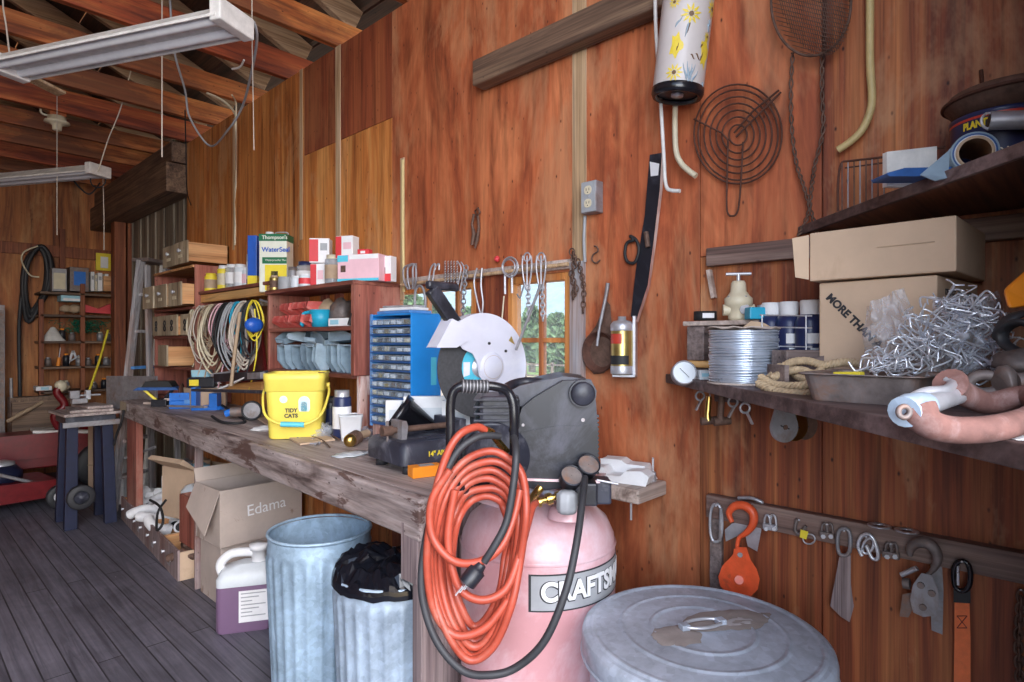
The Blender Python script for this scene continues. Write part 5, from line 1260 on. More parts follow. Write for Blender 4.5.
# ------------------------------------------------------------------ abrasive cut-off saw
so = V((1.195, 1.635, BZ)); srz = -.13
t = thing('chop_saw', 'black based abrasive chop saw with pale lilac blade guard', 'chop saw', so, srz)
m_ = MB(); loft(m_, [[(x + .25, y + .14, .03) for x, y in rrect(.50, .28, .03)], [(x + .25, y + .14, .09) for x, y in rrect(.50, .28, .03)], [(x + .25, y + .14, .105) for x, y in rrect(.47, .25, .025)]]); m_.build('base', M['saw_black'], t)
for (x, y) in ((.04, .03), (.46, .03), (.04, .23), (.46, .23)): MB().lathe([(.001, 0), (.022, 0), (.020, .032), (.001, .032)], (x, y, 0)).build('foot', M['black_rubber'], t)
for yy in (.045, .085, .18, .22): MB().bx(.12, .44, yy, yy + .012, .104, .110).build('deck_rib', M['saw_black'], t, .002)
m_ = MB(); m_.cyl((-.0, .13, .135), (.26, .13, .135), .011); sc_ = m_.build('vise_screw', M['iron_brown'], t)
MB().cyl((.012, .13, .17), (.012, .13, .06), .005).build('crank', M['cast_iron'], sc_); MB().cyl((-.01, .13, .135), (.03, .13, .135), .018).build('hub', M['iron_brown'], sc_)
MB().prism([(.045, .10), (.065, .10), (.072, .15), (.065, .17), (.048, .17)], .09, .17).build('screw_block', M['steel_dull'], t, .004)
MB().bx(.255, .285, .04, .22, .105, .165).build('vise_jaw', M['saw_black'], t, .004); MB().bx(.36, .385, .03, .23, .105, .17).build('rear_fence', M['saw_black'], t, .004)
lettering('14" ABRASIVE CUT-OFF', .023, M['yellow_tin'], t, T((.215, -.002, .062)), .0009)
inv = (Matrix.Translation(so) @ RZ(srz)).inverted(); bc = inv @ atD(480, 367, 2.28)
R_b = Matrix.Rotation(PI / 2, 3, 'X'); br_ = .190
MB().lathe([(.001, .0015), (br_, .0015), (br_, -.0015), (.001, -.0015)], bc, R=R_b, n=64, smooth=False).build('abrasive_disc', M['abrasive'], t)
dd = MB(); dd.lathe([(.04, .0025), (.085, .0025)], bc, R=R_b, n=48, smooth=False); dl = dd.build('disc_label', M['cyan_print'], t)
MB().prism([(bc.x - .078, bc.z - .035), (bc.x - .05, bc.z - .028), (bc.x - .048, bc.z + .02), (bc.x - .078, bc.z + .02)], bc.y - .0035, bc.y - .003).build('label_print', M['paper'], dl)
MB().lathe([(.001, .012), (.032, .012), (.036, .003), (.04, .003)], bc, R=R_b, n=32).build('flange', M['steel'], t)
gr = .204; a0_, a1_ = math.radians(-72), math.radians(138)
arc = [(bc.x + gr * math.cos(a0_ + (a1_ - a0_) * i / 40), bc.z + gr * math.sin(a0_ + (a1_ - a0_) * i / 40)) for i in range(41)]
inner = [(bc.x - .10, bc.z + .07), (bc.x - .055, bc.z + .052), (bc.x - .035, bc.z + .02), (bc.x - .025, bc.z - .03), (bc.x - .0, bc.z - .06)]
gp = arc + inner
gd = MB(); gd.prism(gp, bc.y - .030, bc.y - .026); gd.prism(gp, bc.y + .026, bc.y + .030)
gd.add([(x, bc.y - .030, z) for x, z in arc] + [(x, bc.y + .030, z) for x, z in arc], [(i, i + 1, 41 + i + 1, 41 + i) for i in range(40)], smooth=True)
g = gd.build('blade_guard', M['lilac_guard'], t)
MB().lathe([(.001, .040), (.050, .038), (.056, .030)], bc + V((.035, 0, 0)), R=R_b, n=40).build('guard_boss', M['lilac_guard'], g)
MB().ring(bc + V((.035, -.036, 0)), .044, .0025, X=(1, 0, 0), Z=(0, 0, 1), n=30).build('rust_ring', M['tan'], g)
for (x, z) in ((.02, .09), (.10, .06), (.11, -.07)): MB().cyl(bc + V((x, -.026, z)), bc + V((x, -.034, z)), .006, n=6).build('bolt', M['black_matte'], g)
MB().prism([(bc.x + .115, bc.z + .10), (bc.x + .145, bc.z + .085), (bc.x + .128, bc.z + .118)], bc.y - .032, bc.y - .0305).build('warning_mark', M['gold'], g)
MB().prism([(bc.x - .215, bc.z + .075), (bc.x - .13, bc.z + .075), (bc.x - .075, bc.z + .10), (bc.x - .075, bc.z + .15), (bc.x - .15, bc.z + .18)], bc.y - .036, bc.y + .034).build('spark_cover', M['lilac_guard'], t, .005)
MB().bar(bc + V((-.08, 0, .12)), bc + V((-.215, 0, .285)), .035, .05).build('handle_arm', M['black_plastic'], t, .006)
MB().bar(bc + V((-.10, 0, .295)), bc + V((-.235, 0, .30)), .03, .03).build('handle_grip', M['black_plastic'], t, .010)
MB().prism([(bc.x - .02, bc.z - .03), (bc.x + .05, bc.z - .03), (.47, .105), (.36, .105)], bc.y + .034, bc.y + .06).build('pivot_arm', M['saw_black'], t, .004)
MB().cyl(bc + V((.02, .034, .0)), bc + V((.02, .18, .0)), .055).build('motor', M['saw_black'], t)

# ================================================================== AIR COMPRESSOR
cc = V((1.266, 1.102, 0)); TR = .2134
t = thing('air_compressor', 'pink upright air compressor with black shroud and white lettering band', 'air compressor', cc, -YAW)
comp = t; iC = MW[t.name].inverted()
def L(px, py, d): return iC @ atD(px, py, d)
m_ = MB(); m_.lathe([(.001, .03), (.12, .035), (.19, .07), (TR, .12), (TR, .838), (TR * .985, .872), (TR * .90, .912), (TR * .72, .944), (TR * .45, .966), (TR * .2, .974), (.001, .976)], n=72)
tank = m_.build('tank', M['pink_tank'], t)
MB().lathe([(TR + .0005, .846), (TR + .003, .850), (TR + .0005, .856)], n=72).build('weld_seam', M['pink_tank'], tank)
MB().lathe([(TR * .92, 0), (TR * .95, 0), (TR * .95, .10), (TR * .92, .10)], n=48).build('foot_ring', M['pink_tank'], t)
# lettering band
zb0, zb1 = .742, .826
def band(r, a0_, a1_, z0, z1): return MB().lathe([(r, z0), (r, z1)], n=48, a0=-PI / 2 + a0_, a1=-PI / 2 + a1_)
band(TR + .0008, -.15, 1.95, zb0 - .004, zb1 + .004).build('band_border', M['ink'], t)
band(TR + .0014, -.12, 1.92, zb0, zb1).build('name_band', M['grey_plastic'], t)
lettering('CRAFTSMAN', .066, M['ink'], t, RZ(.80) @ T((0, 0, (zb0 + zb1) / 2)), bold=.0045, wrap=TR + .0018, sx=.93, shear=0)
lettering('CRAFTSMAN', .066, M['white_matte'], t, RZ(.805) @ T((0, 0, (zb0 + zb1) / 2 + .001)), bold=.0022, wrap=TR + .0026, sx=.93, shear=0)
o = band(TR + .001, -.62, -.38, .70, .765).build('data_label', M['paper'], t)
band(TR + .0015, -.60, -.40, .70, .728).build('label_print', M['light_blue'], o)
# motor saddle
MB().add([L(473, 500, 1.50), L(500, 508, 1.42), L(500, 482, 1.42), L(473, 478, 1.50)], [(0, 1, 2, 3)]).build('side_bracket', M['pink_tank'], t, solid=.006)
MB().add([L(476, 478, 1.50), L(600, 482, 1.48), L(606, 474, 1.75), L(500, 470, 1.78)], [(0, 1, 2, 3)]).build('mounting_plate', M['pink_tank'], t, solid=.006)
for px in (500, 580): MB().cyl(L(px, 505, 1.66), L(px, 478, 1.66), .02).build('plate_post', M['pink_tank'], t)
# shroud: side outline extruded away from the camera
SD = 1.50
def out(pts, d): return [((L(px, py, d)).x, (L(px, py, d)).z) for px, py in pts]
sh_px = [(517, 424), (522, 408), (534, 398), (549, 389), (563, 381), (590, 380), (594, 386), (596, 402), (598, 430), (598, 466), (590, 481), (572, 487), (540, 491), (530, 488), (524, 474), (518, 455)]
y0 = L(540, 400, SD).y
mbs = MB(); mbs.prism(out(sh_px, SD), y0, y0 + .27); sh = mbs.build('shroud', M['black_plastic'], t, .014)
top_px = [(508, 398), (522, 390), (560, 374), (590, 376), (600, 384), (596, 400), (560, 396), (530, 404)]
MB().prism(out([(500, 402), (504, 392), (520, 384), (562, 375), (588, 378), (594, 390), (560, 394), (520, 404)], SD + .1), y0 + .04, y0 + .26).build('shroud_top', M['black_plastic'], t, .012)
MB().prism(out([(521, 432), (556, 426), (590, 425), (594, 432), (594, 455), (560, 460), (524, 460), (520, 445)], SD - .004), y0 - .004, y0 + .01).build('raised_panel', M['black_plastic'], sh, .004)
pa = L(582, 393, SD)
MB().lathe([(.001, -.03), (.026, -.03), (.030, -.024), (.030, .02)], pa + V((0, .0, 0)), R=Matrix.Rotation(-PI / 2, 3, 'X') , n=24).build('air_filter', M['black_plastic'], t)
MB().cyl(pa + V((0, .04, 0)), pa + V((0, -.018, 0)), .034, mat=0, n=24).build('filter_collar', M['black_plastic'], t)
for (px, py, r) in ((583, 420, .005), (523, 425, .004)): MB().cyl(L(px, py, SD - .004), L(px, py, SD + .01), r, n=8).build('screw', M['steel_dull'], sh)
for i in range(14): MB().bx(pa.x + .036, pa.x + .044, y0 + .01, y0 + .03, L(598, 418, SD).z - i * .011, L(598, 418, SD).z - i * .011 + .006).build('vent_rib', M['black_plastic'], sh)
# cylinder head with fins to the left of the shroud
fa = L(500, 410, 1.56)
hd = MB().box(fa, (.10, .16, .085)).build('cylinder_head', M['black_plastic'], t, .01)
for i in range(5): MB().box(fa + V((-.008, 0, -.034 + i * .017)), (.112, .175, .006)).build('cooling_fin', M['black_plastic'], hd, .002)
MB().tube(spline([L(503, 392, 1.55), L(512, 385, 1.6), L(528, 382, 1.62), L(545, 384, 1.6)], 5), .014).build('intake_tube', M['black_plastic'], t)
# flywheel guard and crankcase
fc = L(492, 452, 1.53); RY2 = Matrix.Rotation(PI / 2, 3, 'X') @ Matrix.Rotation(.25, 3, 'Y')
cr = MB().lathe([(.001, -.05), (.055, -.05), (.075, -.03), (.078, .08), (.001, .09)], fc, R=RY2).build('crankcase', M['saw_black'], t)
MB().ring(fc + V((0, -.055, 0)), .078, .007, n=32).build('fan_ring', M['black_plastic'], t)
for k_ in range(7):
    a = 2 * PI * k_ / 7 + .3
    MB().bar(fc + V((0, -.058, 0)) + V((math.cos(a), 0, math.sin(a))) * .012, fc + V((0, -.055, 0)) + V((math.cos(a), 0, math.sin(a))) * .076, .014, .006, up=(0, 1, 0)).build('fan_blade', M['black_matte'], t)
MB().cyl(fc + V((0, -.07, 0)), fc + V((0, -.05, 0)), .018).build('fan_hub', M['steel_dull'], t)
# gauges, regulator, brass fittings
for (px, py, d) in ((571, 477, 1.44), (588, 466, 1.46)):
    c = L(px, py, d); Rg = Matrix.Rotation(.25, 3, 'Y') @ Matrix.Rotation(.75, 3, 'X')
    g = MB().lathe([(.001, -.022), (.026, -.02), (.027, .004), (.029, .006), (.029, .010), (.026, .010), (.025, .006)], c, R=Rg, n=28).build('gauge', M['black_plastic'], t)
    MB().lathe([(.001, .007), (.0255, .007)], c, R=Rg, n=28).build('gauge_face', M['cast_iron'], g)
c = L(585, 492, 1.47)
MB().box(c, (.055, .06, .055)).build('pressure_switch', M['black_plastic'], t, .005)
MB().box(L(600, 490, 1.52), (.05, .06, .06)).build('switch_box', M['saw_black'], t, .006)
MB().tube([L(597, 480, 1.48), L(618, 484, 1.48)], .003).build('release_lever', M['steel'], t)
MB().lathe([(.001, -.03), (.020, -.03), (.024, -.02), (.024, .015), (.016, .022), (.001, .022)], L(567, 500, 1.42), rib=lambda a, z: .05 * math.cos(a * 8), n=32).build('regulator_knob', M['grey_plastic'], t)
MB().tube([L(535, 503, 1.42), L(562, 495, 1.44)], [.008, .008], n=6).build('brass_pipe', M['brass'], t)
for f, r, w_ in ((.15, .012, .05), (.42, .015, .10), (.72, .013, .08)):
    A, B = L(533, 504, 1.42), L(565, 494, 1.44)
    MB().cyl(A.lerp(B, f), A.lerp(B, f + w_ * 1.6), r, mat=0, n=6).build('brass_nut', M['brass'], t)
MB().cyl(L(567, 512, 1.47), L(570, 494, 1.46), .012).build('tank_outlet', M['brass'], t)
MB().lathe([(.05, .955), (.045, .975), (.03, .985), (.001, .985)], L(567, 520, 1.52) - V((0, 0, L(567, 520, 1.52).z)) ).build('tank_port', M['pink_tank'], t)
MB().tube(spline([L(531, 500, 1.48), L(537, 492, 1.46), L(541, 487, 1.46)], 4), .010).build('drain_fitting', M['brass'], t)
# copper line in pink paint
MB().tube(spline([L(514, 462, 1.46), L(522, 478, 1.42), L(524, 500, 1.40), L(518, 530, 1.42), L(506, 558, 1.45)], 6), .009).build('transfer_tube', M['pink_card'], t)
# handle
hp = [(476, 491, 1.42), (463, 489, 1.36), (453, 478, 1.33), (450.5, 462, 1.33), (450.5, 430, 1.33), (450.5, 405, 1.33), (454, 391, 1.33), (464, 385.5, 1.33), (480, 385.5, 1.34), (498, 387, 1.35), (508, 392, 1.36), (513, 404, 1.36), (514, 425, 1.36), (514, 460, 1.37), (514, 485, 1.38), (519, 500, 1.42)]
hd_ = MB().tube(spline([L(*q) for q in hp], 6), .0105, 0, 12).build('handle', M['black_gloss'], t)
A, B = L(461, 386, 1.33), L(488, 386.5, 1.345)
g = MB().cyl(A, B, .0145).build('foam_grip', M['black_rubber'], hd_)
for i in range(8): p_ = A.lerp(B, (i + .5) / 8); MB().cyl(p_ - (B - A) * .012, p_ + (B - A) * .012, .0158, mat=0).build('grip_ridge', M['steel_dull'], g)
MB().cyl(L(507, 463, 1.355), L(507, 463, 1.345), .006, n=8).build('handle_bolt', M['steel'], hd_)
# power cord and plug
MB().tube(spline([L(585, 478, 1.43), L(583, 495, 1.36), L(577, 540, 1.28), L(566, 590, 1.24), L(545, 640, 1.23), L(517, 667, 1.24), L(490, 675, 1.24), L(462, 670, 1.25), L(436, 640, 1.27), L(422, 595, 1.29), L(424, 550, 1.30), L(436, 500, 1.30), L(455, 455, 1.31), L(478, 437, 1.33), L(500, 436, 1.36)], 8), .0082, 0, 10).build('power_cord', M['black_rubber'], t)
MB().tube(spline([L(512, 430, 1.40), L(516, 450, 1.30), L(514, 480, 1.28), L(507, 520, 1.27), L(495, 545, 1.26), L(484, 562, 1.26)], 8), .0082, 0, 10).build('plug_cord', M['black_rubber'], t)
A, B = L(482, 564, 1.26), L(467, 583, 1.255)
pl = MB().tube([A, A.lerp(B, .25), A.lerp(B, .3), B], [.010, .013, .019, .019], 0, 10).build('plug', M['black_plastic'], t)
for s in (-1, 0, 1):
    o_ = V((.009 * s, 0, .006 * s)); MB().bar(B + o_, B + (B - A).normalized() * .024 + o_, .006, .002).build('prong', M['steel_bright'], pl)
# air hose
th = thing('air_hose', 'orange air hose coiled and hung over the compressor handle', 'hose', cc, -YAW)
HR = .0088
rnd = random.Random(2)
base = [(488, 452), (462, 462), (442, 492), (431, 540), (433, 590), (447, 634), (470, 661), (494, 646), (511, 604), (521, 560), (527, 512), (522, 476), (508, 458)]
for i in range(6):
    P = []
    for k_, (x, y) in enumerate(base):
        fx_ = 1 - .075 * i + .012 * rnd.uniform(-1, 1) * i; ky = 1 - .085 * i if y < 560 else 1 - (.035 + .03 * (i % 3)) * i * .7
        P.append(L(481 + (x - 481) * fx_ + rnd.uniform(-1, 1), 556 + (y - 556) * ky + rnd.uniform(-1, 1), 1.30 + .010 * i + (.03 if y < 480 else 0) - (.02 if y > 600 else 0)))
    MB().tube(spline(P, 7, True), HR, 0, 10, True).build('hose_turn', M['hose'], th)
def HL(px, py, d): return L(px, py, d)
for P in ([(450, 470, 1.29), (432, 500, 1.285), (432, 535, 1.28), (452, 560, 1.27), (478, 562, 1.265), (500, 548, 1.27), (513, 520, 1.29), (520, 490, 1.31)],
          [(455, 490, 1.30), (448, 540, 1.29), (458, 585, 1.28), (480, 600, 1.27), (505, 590, 1.28), (518, 560, 1.30), (526, 530, 1.33), (532, 508, 1.37), (536, 503, 1.40)],
          [(486, 431, 1.36), (476, 427, 1.34), (458, 436, 1.31), (444, 462, 1.30), (433, 505, 1.29), (427, 560, 1.29), (434, 610, 1.29), (455, 635, 1.28), (485, 628, 1.28), (508, 600, 1.29)]):
    MB().tube(spline([HL(*q) for q in P], 7), HR, 0, 10).build('hose_turn', M['hose'], th)
MB().cyl(HL(485, 431, 1.36), HL(492, 434, 1.37), .012, mat=0, n=8).build('brass_ferrule', M['brass'], th)
MB().tube([HL(492, 434, 1.37), HL(499, 443, 1.38), HL(508, 452, 1.39)], [.008, .009, .007], 0, 8).build('brass_coupler', M['brass'], th)

# ================================================================== BIG LIDDED BIN
lc = V((1.262, .612, 0)); LZ = .752
t = thing('lidded_bin', 'large galvanized trash can with a dirty ridged lid and wire handle', 'trash can', lc)
m_ = MB(); k2 = 10; prof = [(.001, 0)] + [(.215 + .035 * i / k2, .66 * i / k2) for i in range(k2 + 1)] + [(.252, .68), (.256, .70), (.252, .72)]
m_.lathe(prof, n=180, rib=lambda a, z: .018 * (.5 + .5 * math.cos(a * 30)) ** 2 if .03 < z < .62 else 0); m_.build('body', M['galv'], t)
R_ = .268
pl = [(.001, .018), (.105, .0175), (.108, .0195), (.112, .0195), (.115, .017), (.172, .0155), (.175, .0175), (.179, .0175), (.182, .015), (.238, .012), (.241, .015), (.247, .015), (.25, .011), (.258, .010), (R_ - .003, .005), (R_, -.006), (R_, -.045), (R_ - .003, -.048), (R_ - .006, -.045), (R_ - .006, -.01)]
pl2 = []
for (r0, z0), (r1, z1) in zip(pl[:-1], pl[1:]):
    pl2 += [(r0 + (r1 - r0) * f, z0 + (z1 - z0) * f) for f in ((0, .1, .9) if abs(r1 - r0) > .004 else (0,))]
pl2.append(pl[-1])
m_ = MB(); m_.lathe([(r, z + LZ - .01) for r, z in pl2], n=96); ld = m_.build('lid', M['galv_lid'], t)
MB().ring((0, 0, LZ - .05), R_ - .001, .004, X=(1, 0, 0), Z=(0, 1, 0), n=72).build('rolled_edge', M['galv_lid'], ld)
ha = -YAW + .28
hx = V((math.cos(ha), math.sin(ha), 0))
P = [V((0, 0, LZ + .016)) - hx * .058, V((0, 0, LZ + .032)) - hx * .055, V((0, 0, LZ + .040)) - hx * .03, V((0, 0, LZ + .040)) + hx * .03, V((0, 0, LZ + .032)) + hx * .055, V((0, 0, LZ + .016)) + hx * .058]
q = V((-hx.y, hx.x, 0))
m_ = MB(); m_.tube([p + V((0, 0, LZ + .019)) for p in [hx * .046 * math.cos(2 * PI * i / 28) + q * .020 * math.sin(2 * PI * i / 28) for i in range(28)]], .0038, 0, 8, True); m_.build('lid_handle', M['steel'], t)
m_ = MB(); m_.tube([hx * -.055 + V((0, 0, LZ + .020)), hx * .055 + V((0, 0, LZ + .020))], .003); 
for s in (-1, 1): MB().box(hx * s * .046 + V((0, 0, LZ + .018)), (.02, .02, .012), 0, ha).build('handle_clip', M['galv_lid'], t, .002)
# dried mud on the lid, an irregular thin crust
def crust(cx, cy, sx_, sy_, a, name_, mt, ph, n=44):
    m_ = MB(); rim = []
    for i in range(n):
        u = 2 * PI * i / n; r = 1 + .28 * noise.noise(V((math.cos(u) * 2 + ph, math.sin(u) * 2, ph))) + .12 * noise.noise(V((math.cos(u) * 6, math.sin(u) * 6, ph)))
        p = hx * (sx_ * r * math.cos(u)) + q * (sy_ * r * math.sin(u)); rim.append(p + hx * cx + q * cy)
    c = hx * cx + q * cy
    def zz(p):
        r = math.hypot(p.x, p.y)
        for (r0, z0), (r1, z1) in zip(pl[:-6], pl[1:-5]):
            if r0 <= r <= r1: return LZ - .01 + z0 + (z1 - z0) * (r - r0) / (r1 - r0) + .0022
        return LZ + .0105
    vs = [V((c.x, c.y, zz(c)))]
    for f in (.25, .5, .75, 1.0):
        for p in rim: w_ = c.lerp(p, f); vs.append(V((w_.x, w_.y, zz(w_) + (.0008 if f < 1 else -.0012))))
    fs = [(0, 1 + i, 1 + (i + 1) % n) for i in range(n)] + [(1 + k_ * n + i, 1 + (k_ + 1) * n + i, 1 + (k_ + 1) * n + (i + 1) % n, 1 + k_ * n + (i + 1) % n) for k_ in range(3) for i in range(n)]
    m_.add(vs, fs, 0, True); return m_.build(name_, M[mt], ld)
M['mud'] = flat('mud', (.30, .25, .23), .85, var=.25, scale=14, bmp=.3)
M['mud_pale'] = flat('mud_pale', (.46, .42, .42), .8, var=.15, scale=14)
crust(.070, .020, .115, .050, 0, 'dried_mud', 'mud', 1.7); crust(-.075, -.015, .055, .045, 0, 'dried_mud', 'mud', 4.1); crust(.09, .000, .055, .020, 0, 'dried_mud_centre', 'mud_pale', 7.3)
# bench rear plank things
p = atZ(622, 476, BZ)
t = thing('foam_block', 'broken white foam packing block on the bench plank by the compressor', 'foam', V((1.665, 1.07, BZ + .001)), -1.35)
m_ = MB(); m_.prism([(-.085, 0), (.085, 0), (.095, .03), (.07, .045), (.02, .040), (.0, .022), (-.04, .022), (-.055, .045), (-.09, .042)], -.06, .0); m_.build('front_part', M['white_matte'], t, .006)
m_ = MB(); m_.prism([(-.085, 0), (.085, 0), (.06, .05), (.0, .05), (-.02, .062), (-.09, .06)], .001, .06); m_.build('rear_part', M['white_matte'], t, .006)
t = thing('eye_bolt', 'upright bolt with nut screwed into the end of the bench plank', 'bolt', atZ(653, 481, BZ), 0)
MB().cyl((0, 0, .028), (0, 0, .075), .0035).build('shank', M['steel_bright'], t); MB().lathe([(.011, 0), (.010, .028), (.004, .032), (.001, .032)], n=8).build('nut', M['steel_dull'], t)
t = thing('short_bolt', 'short bolt stub in the bench plank beside the taller bolt', 'bolt', atZ(645, 483, BZ), 0)
MB().cyl((0, 0, 0), (0, 0, .02), .006, n=8).build('shank', M['steel'], t); MB().lathe([(.011, 0), (.011, .004), (.001, .004)], n=8).build('washer', M['iron_brown'], t)
p = atX(631, 505, 1.59); m_ = MB(); m_.cyl((p.x, p.y, BZ - .045), (p.x, p.y, BZ - .10), .0035); one('bolt_end', m_, M['steel'], 'thin bolt end pointing down below the bench plank', 'bolt')

# ================================================================== THINGS ON THE LONG WALL
def P_(px, py, off=.01): return wp(px, py, off)
def wcurve(name, pts, r, mt, label, cat, off=.012, sm=True, n=7, closed=False, group=None):
    Q = [P_(q[0], q[1], q[2] if len(q) > 2 else off) for q in pts]
    m_ = MB(); m_.tube(spline(Q, 6, closed) if sm else Q, r, 0, n, closed); return one(name, m_, M[mt], label, cat, group)
# outlet
c = P_(596, 199, 0)
t = thing('wall_outlet', 'grey steel surface box with double power outlet on the wall', 'outlet', (W, c.y, c.z), -PI / 2)
MB().bx(-.032, .032, -.045, -.001, -.055, .055).build('box', M['steel_dull'], t, .003)
MB().bx(-.030, .030, -.048, -.045, -.053, .053).build('cover', M['grey_plastic'], t, .002)
for z in (-.023, .023):
    o = MB().prism(rrect(.030, .030, .012, 4, 0, z), -.050, -.0475).build('socket', M['cream'], t)
    for x in (-.006, .006): MB().bx(x - .001, x + .001, -.0508, -.050, z - .002, z + .007).build('slot', M['ink'], o)
    MB().cyl((0, -.0508, z - .008), (0, -.050, z - .008), .0022, n=8).build('ground_hole', M['ink'], o)
MB().cyl((0, -.05, 0), (0, -.047, 0), .003, n=8).build('screw', M['steel'], t)
wcurve('power_cable', [(585, 216), (584, 240), (585, 262)], .006, 'grey_plastic', 'grey cable running down from the wall outlet', 'cable')
# bars and pipes at the top
wcurve('bent_rod', [(655, -8), (656, 30), (660, 90), (664, 160), (665, 178), (667, 188), (672, 190.5), (680, 191)], .006, 'white_paint', 'long white painted rod with a short hook at the bottom', 'rod', .105)
wcurve('bent_pipe', [(676, 92), (675, 120), (676, 150), (681, 163), (689, 171), (696, 176)], .009, 'yellow_tin' if False else 'cream', 'short yellowish bent pipe below the painted cylinder', 'pipe', .05)
M['ochre'] = flat('ochre', (.62, .48, .22), .5, var=.15)
wcurve('bent_pipe', [(870, -10), (870, 60), (872, 95), (870, 112), (862, 130), (850, 142), (838, 150)], .0095, 'ochre', 'long ochre bent pipe hanging right of the mesh basket', 'pipe', .03)
wcurve('wood_lath', [(403, 160), (403, 230), (404, 292)], .009, 'ochre', 'narrow yellow lath fixed upright above the bin shelves', 'lath', .010, False, 4)
# painted cylinder
A, B = P_(693, -40, .13), P_(677, 97, .13)
t = thing('painted_cylinder', 'white hanging cylinder painted with yellow flowers', 'cylinder', B, 0)
ax = (A - B); Lc = ax.length; ax.normalize(); Rc = V((0, 0, 1)).rotation_difference(ax).to_matrix(); rc = .073
MB().lathe([(rc, .02), (rc, Lc)], R=Rc, n=48).build('shell', M['painted_vase'], t)
MB().lathe([(rc * .78, .004), (rc * .86, -.004), (rc * .96, -.004), (rc * 1.03, .006), (rc * 1.03, .022), (rc, .024)], R=Rc, n=48).build('bottom_ring', M['black_gloss'], t)
MB().lathe([(.001, .008), (rc * .8, .008)], R=Rc, n=48).build('bottom_plate', M['black_plastic'], t)
MB().lathe([(.001, .001), (.018, .001), (.018, .010)], R=Rc, n=20).build('bottom_cap', M['steel'], t)
Mc = Rc.to_4x4()
# local frame facing the camera: angle 0 points to the viewer
a_view = math.atan2(-CN, -SN)
def cp(a, z, dr=.0012): a2 = a_view + a; return Mc @ V(((rc + dr) * math.cos(a2), (rc + dr) * math.sin(a2), z))
def flower(a, z, s, ph=0):
    f = MB(); npet = 10
    for k_ in range(npet):
        th_ = 2 * PI * k_ / npet + ph; pts = []
        for (r_, w_) in ((.25, 0), (.6, .16), (1.0, .06), (1.15, 0), (1.0, -.06), (.6, -.16)):
            dx = s * (r_ * math.cos(th_) - w_ * math.sin(th_) * 1.0); dz = s * (r_ * math.sin(th_) + w_ * math.cos(th_)); pts.append(cp(a + dx / rc, z + dz))
        f.add(pts, [tuple(range(6))])
    o_ = f.build('flower', M['flower_yellow'], t)
    f = MB(); f.add([cp(a + s * .27 * math.cos(2 * PI * i / 12) / rc, z + s * .27 * math.sin(2 * PI * i / 12), .0018) for i in range(12)], [tuple(range(12))]); f.build('flower_centre', M['flower_brown'], o_)
def blob(nm, a, z, sx_, sz_, mt, ph):
    f = MB(); f.add([cp(a + sx_ * (1 + .3 * math.sin(3 * u + ph)) * math.cos(u) / rc, z + sz_ * (1 + .25 * math.sin(5 * u + ph)) * math.sin(u), .0008) for u in [2 * PI * i / 26 for i in range(26)]], [tuple(range(26))]); f.build(nm, M[mt], t)
blob('yellow_patch', .75, .11, .018, .04, 'flower_yellow', 1); blob('yellow_patch', -.5, .12, .017, .032, 'flower_yellow', 2)
flower(-.45, .045, .022); flower(-.05, .205, .026, .2); flower(.95, .235, .022, .1); flower(-.75, .24, .016); flower(.8, .155, .012)
def stroke(a0_, z0, a1_, z1, w_=.0016, mt='flower_grey'):
    f = MB(); f.tube([cp(a0_ + (a1_ - a0_) * i / 5, z0 + (z1 - z0) * i / 5 + .003 * math.sin(i * 1.3), .0008) for i in range(6)], [w_ * .4, w_, w_, w_ * .8, w_ * .5, w_ * .2], 0, 5); f.build('leaf_stroke', M[mt], t)
for (a0_, z0, a1_, z1) in ((.1, .02, .35, .07), (.15, .02, .0, .075), (.05, .025, -.15, .07), (.25, .02, .5, .055), (.0, .03, .25, .06), (-.1, .18, -.2, .14), (-.6, .17, -.35, .20), (.75, .19, .9, .17), (.8, .2, .95, .19), (.85, .03, .95, .02), (.1, .03, .1, .06), (.2, .025, .2, .07)): stroke(a0_, z0, a1_, z1, .003)
for (a0_, z0, a1_, z1) in ((-.05, .18, -.15, .15), (.3, .10, .55, .085), (.55, .085, .65, .11), (-.45, .105, -.4, .125), (.5, .12, .6, .135), (.1, .095, .3, .085)): stroke(a0_, z0, a1_, z1, .0022, 'flower_brown')
# wire spiral grill
t = thing('wire_spiral', 'rusty wire spiral grill with a looped handle hung on the wall', 'wire grill', P_(737, 215, .02), world=True)
cx, cy = 738, 135
for i, r in enumerate((9, 16, 22, 28, 34, 40, 44)):
    MB().tube([P_(cx + r * math.cos(u), cy + r * 1.13 * math.sin(u) - (i == 6) * 1, .022) for u in [2 * PI * k_ / 40 for k_ in range(40)]], .0028, 0, 6, True).build('wire_ring', M['iron_rust'], t)
for q_ in ([(694, 119), (722, 133), (728, 140)], [(781, 92), (748, 125), (736, 137)], [(779, 90), (752, 112), (734, 133)], ):
    MB().tube([P_(a, b3, .027) for a, b3 in q_], .003, 0, 6).build('spoke', M['iron_rust'], t)
MB().tube(spline([P_(a, b3, .027) for a, b3 in [(728, 140), (727, 180), (727, 210), (732, 216), (738, 210), (741, 180), (743, 142)]], 5), .003, 0, 6).build('handle_loop', M['iron_rust'], t)
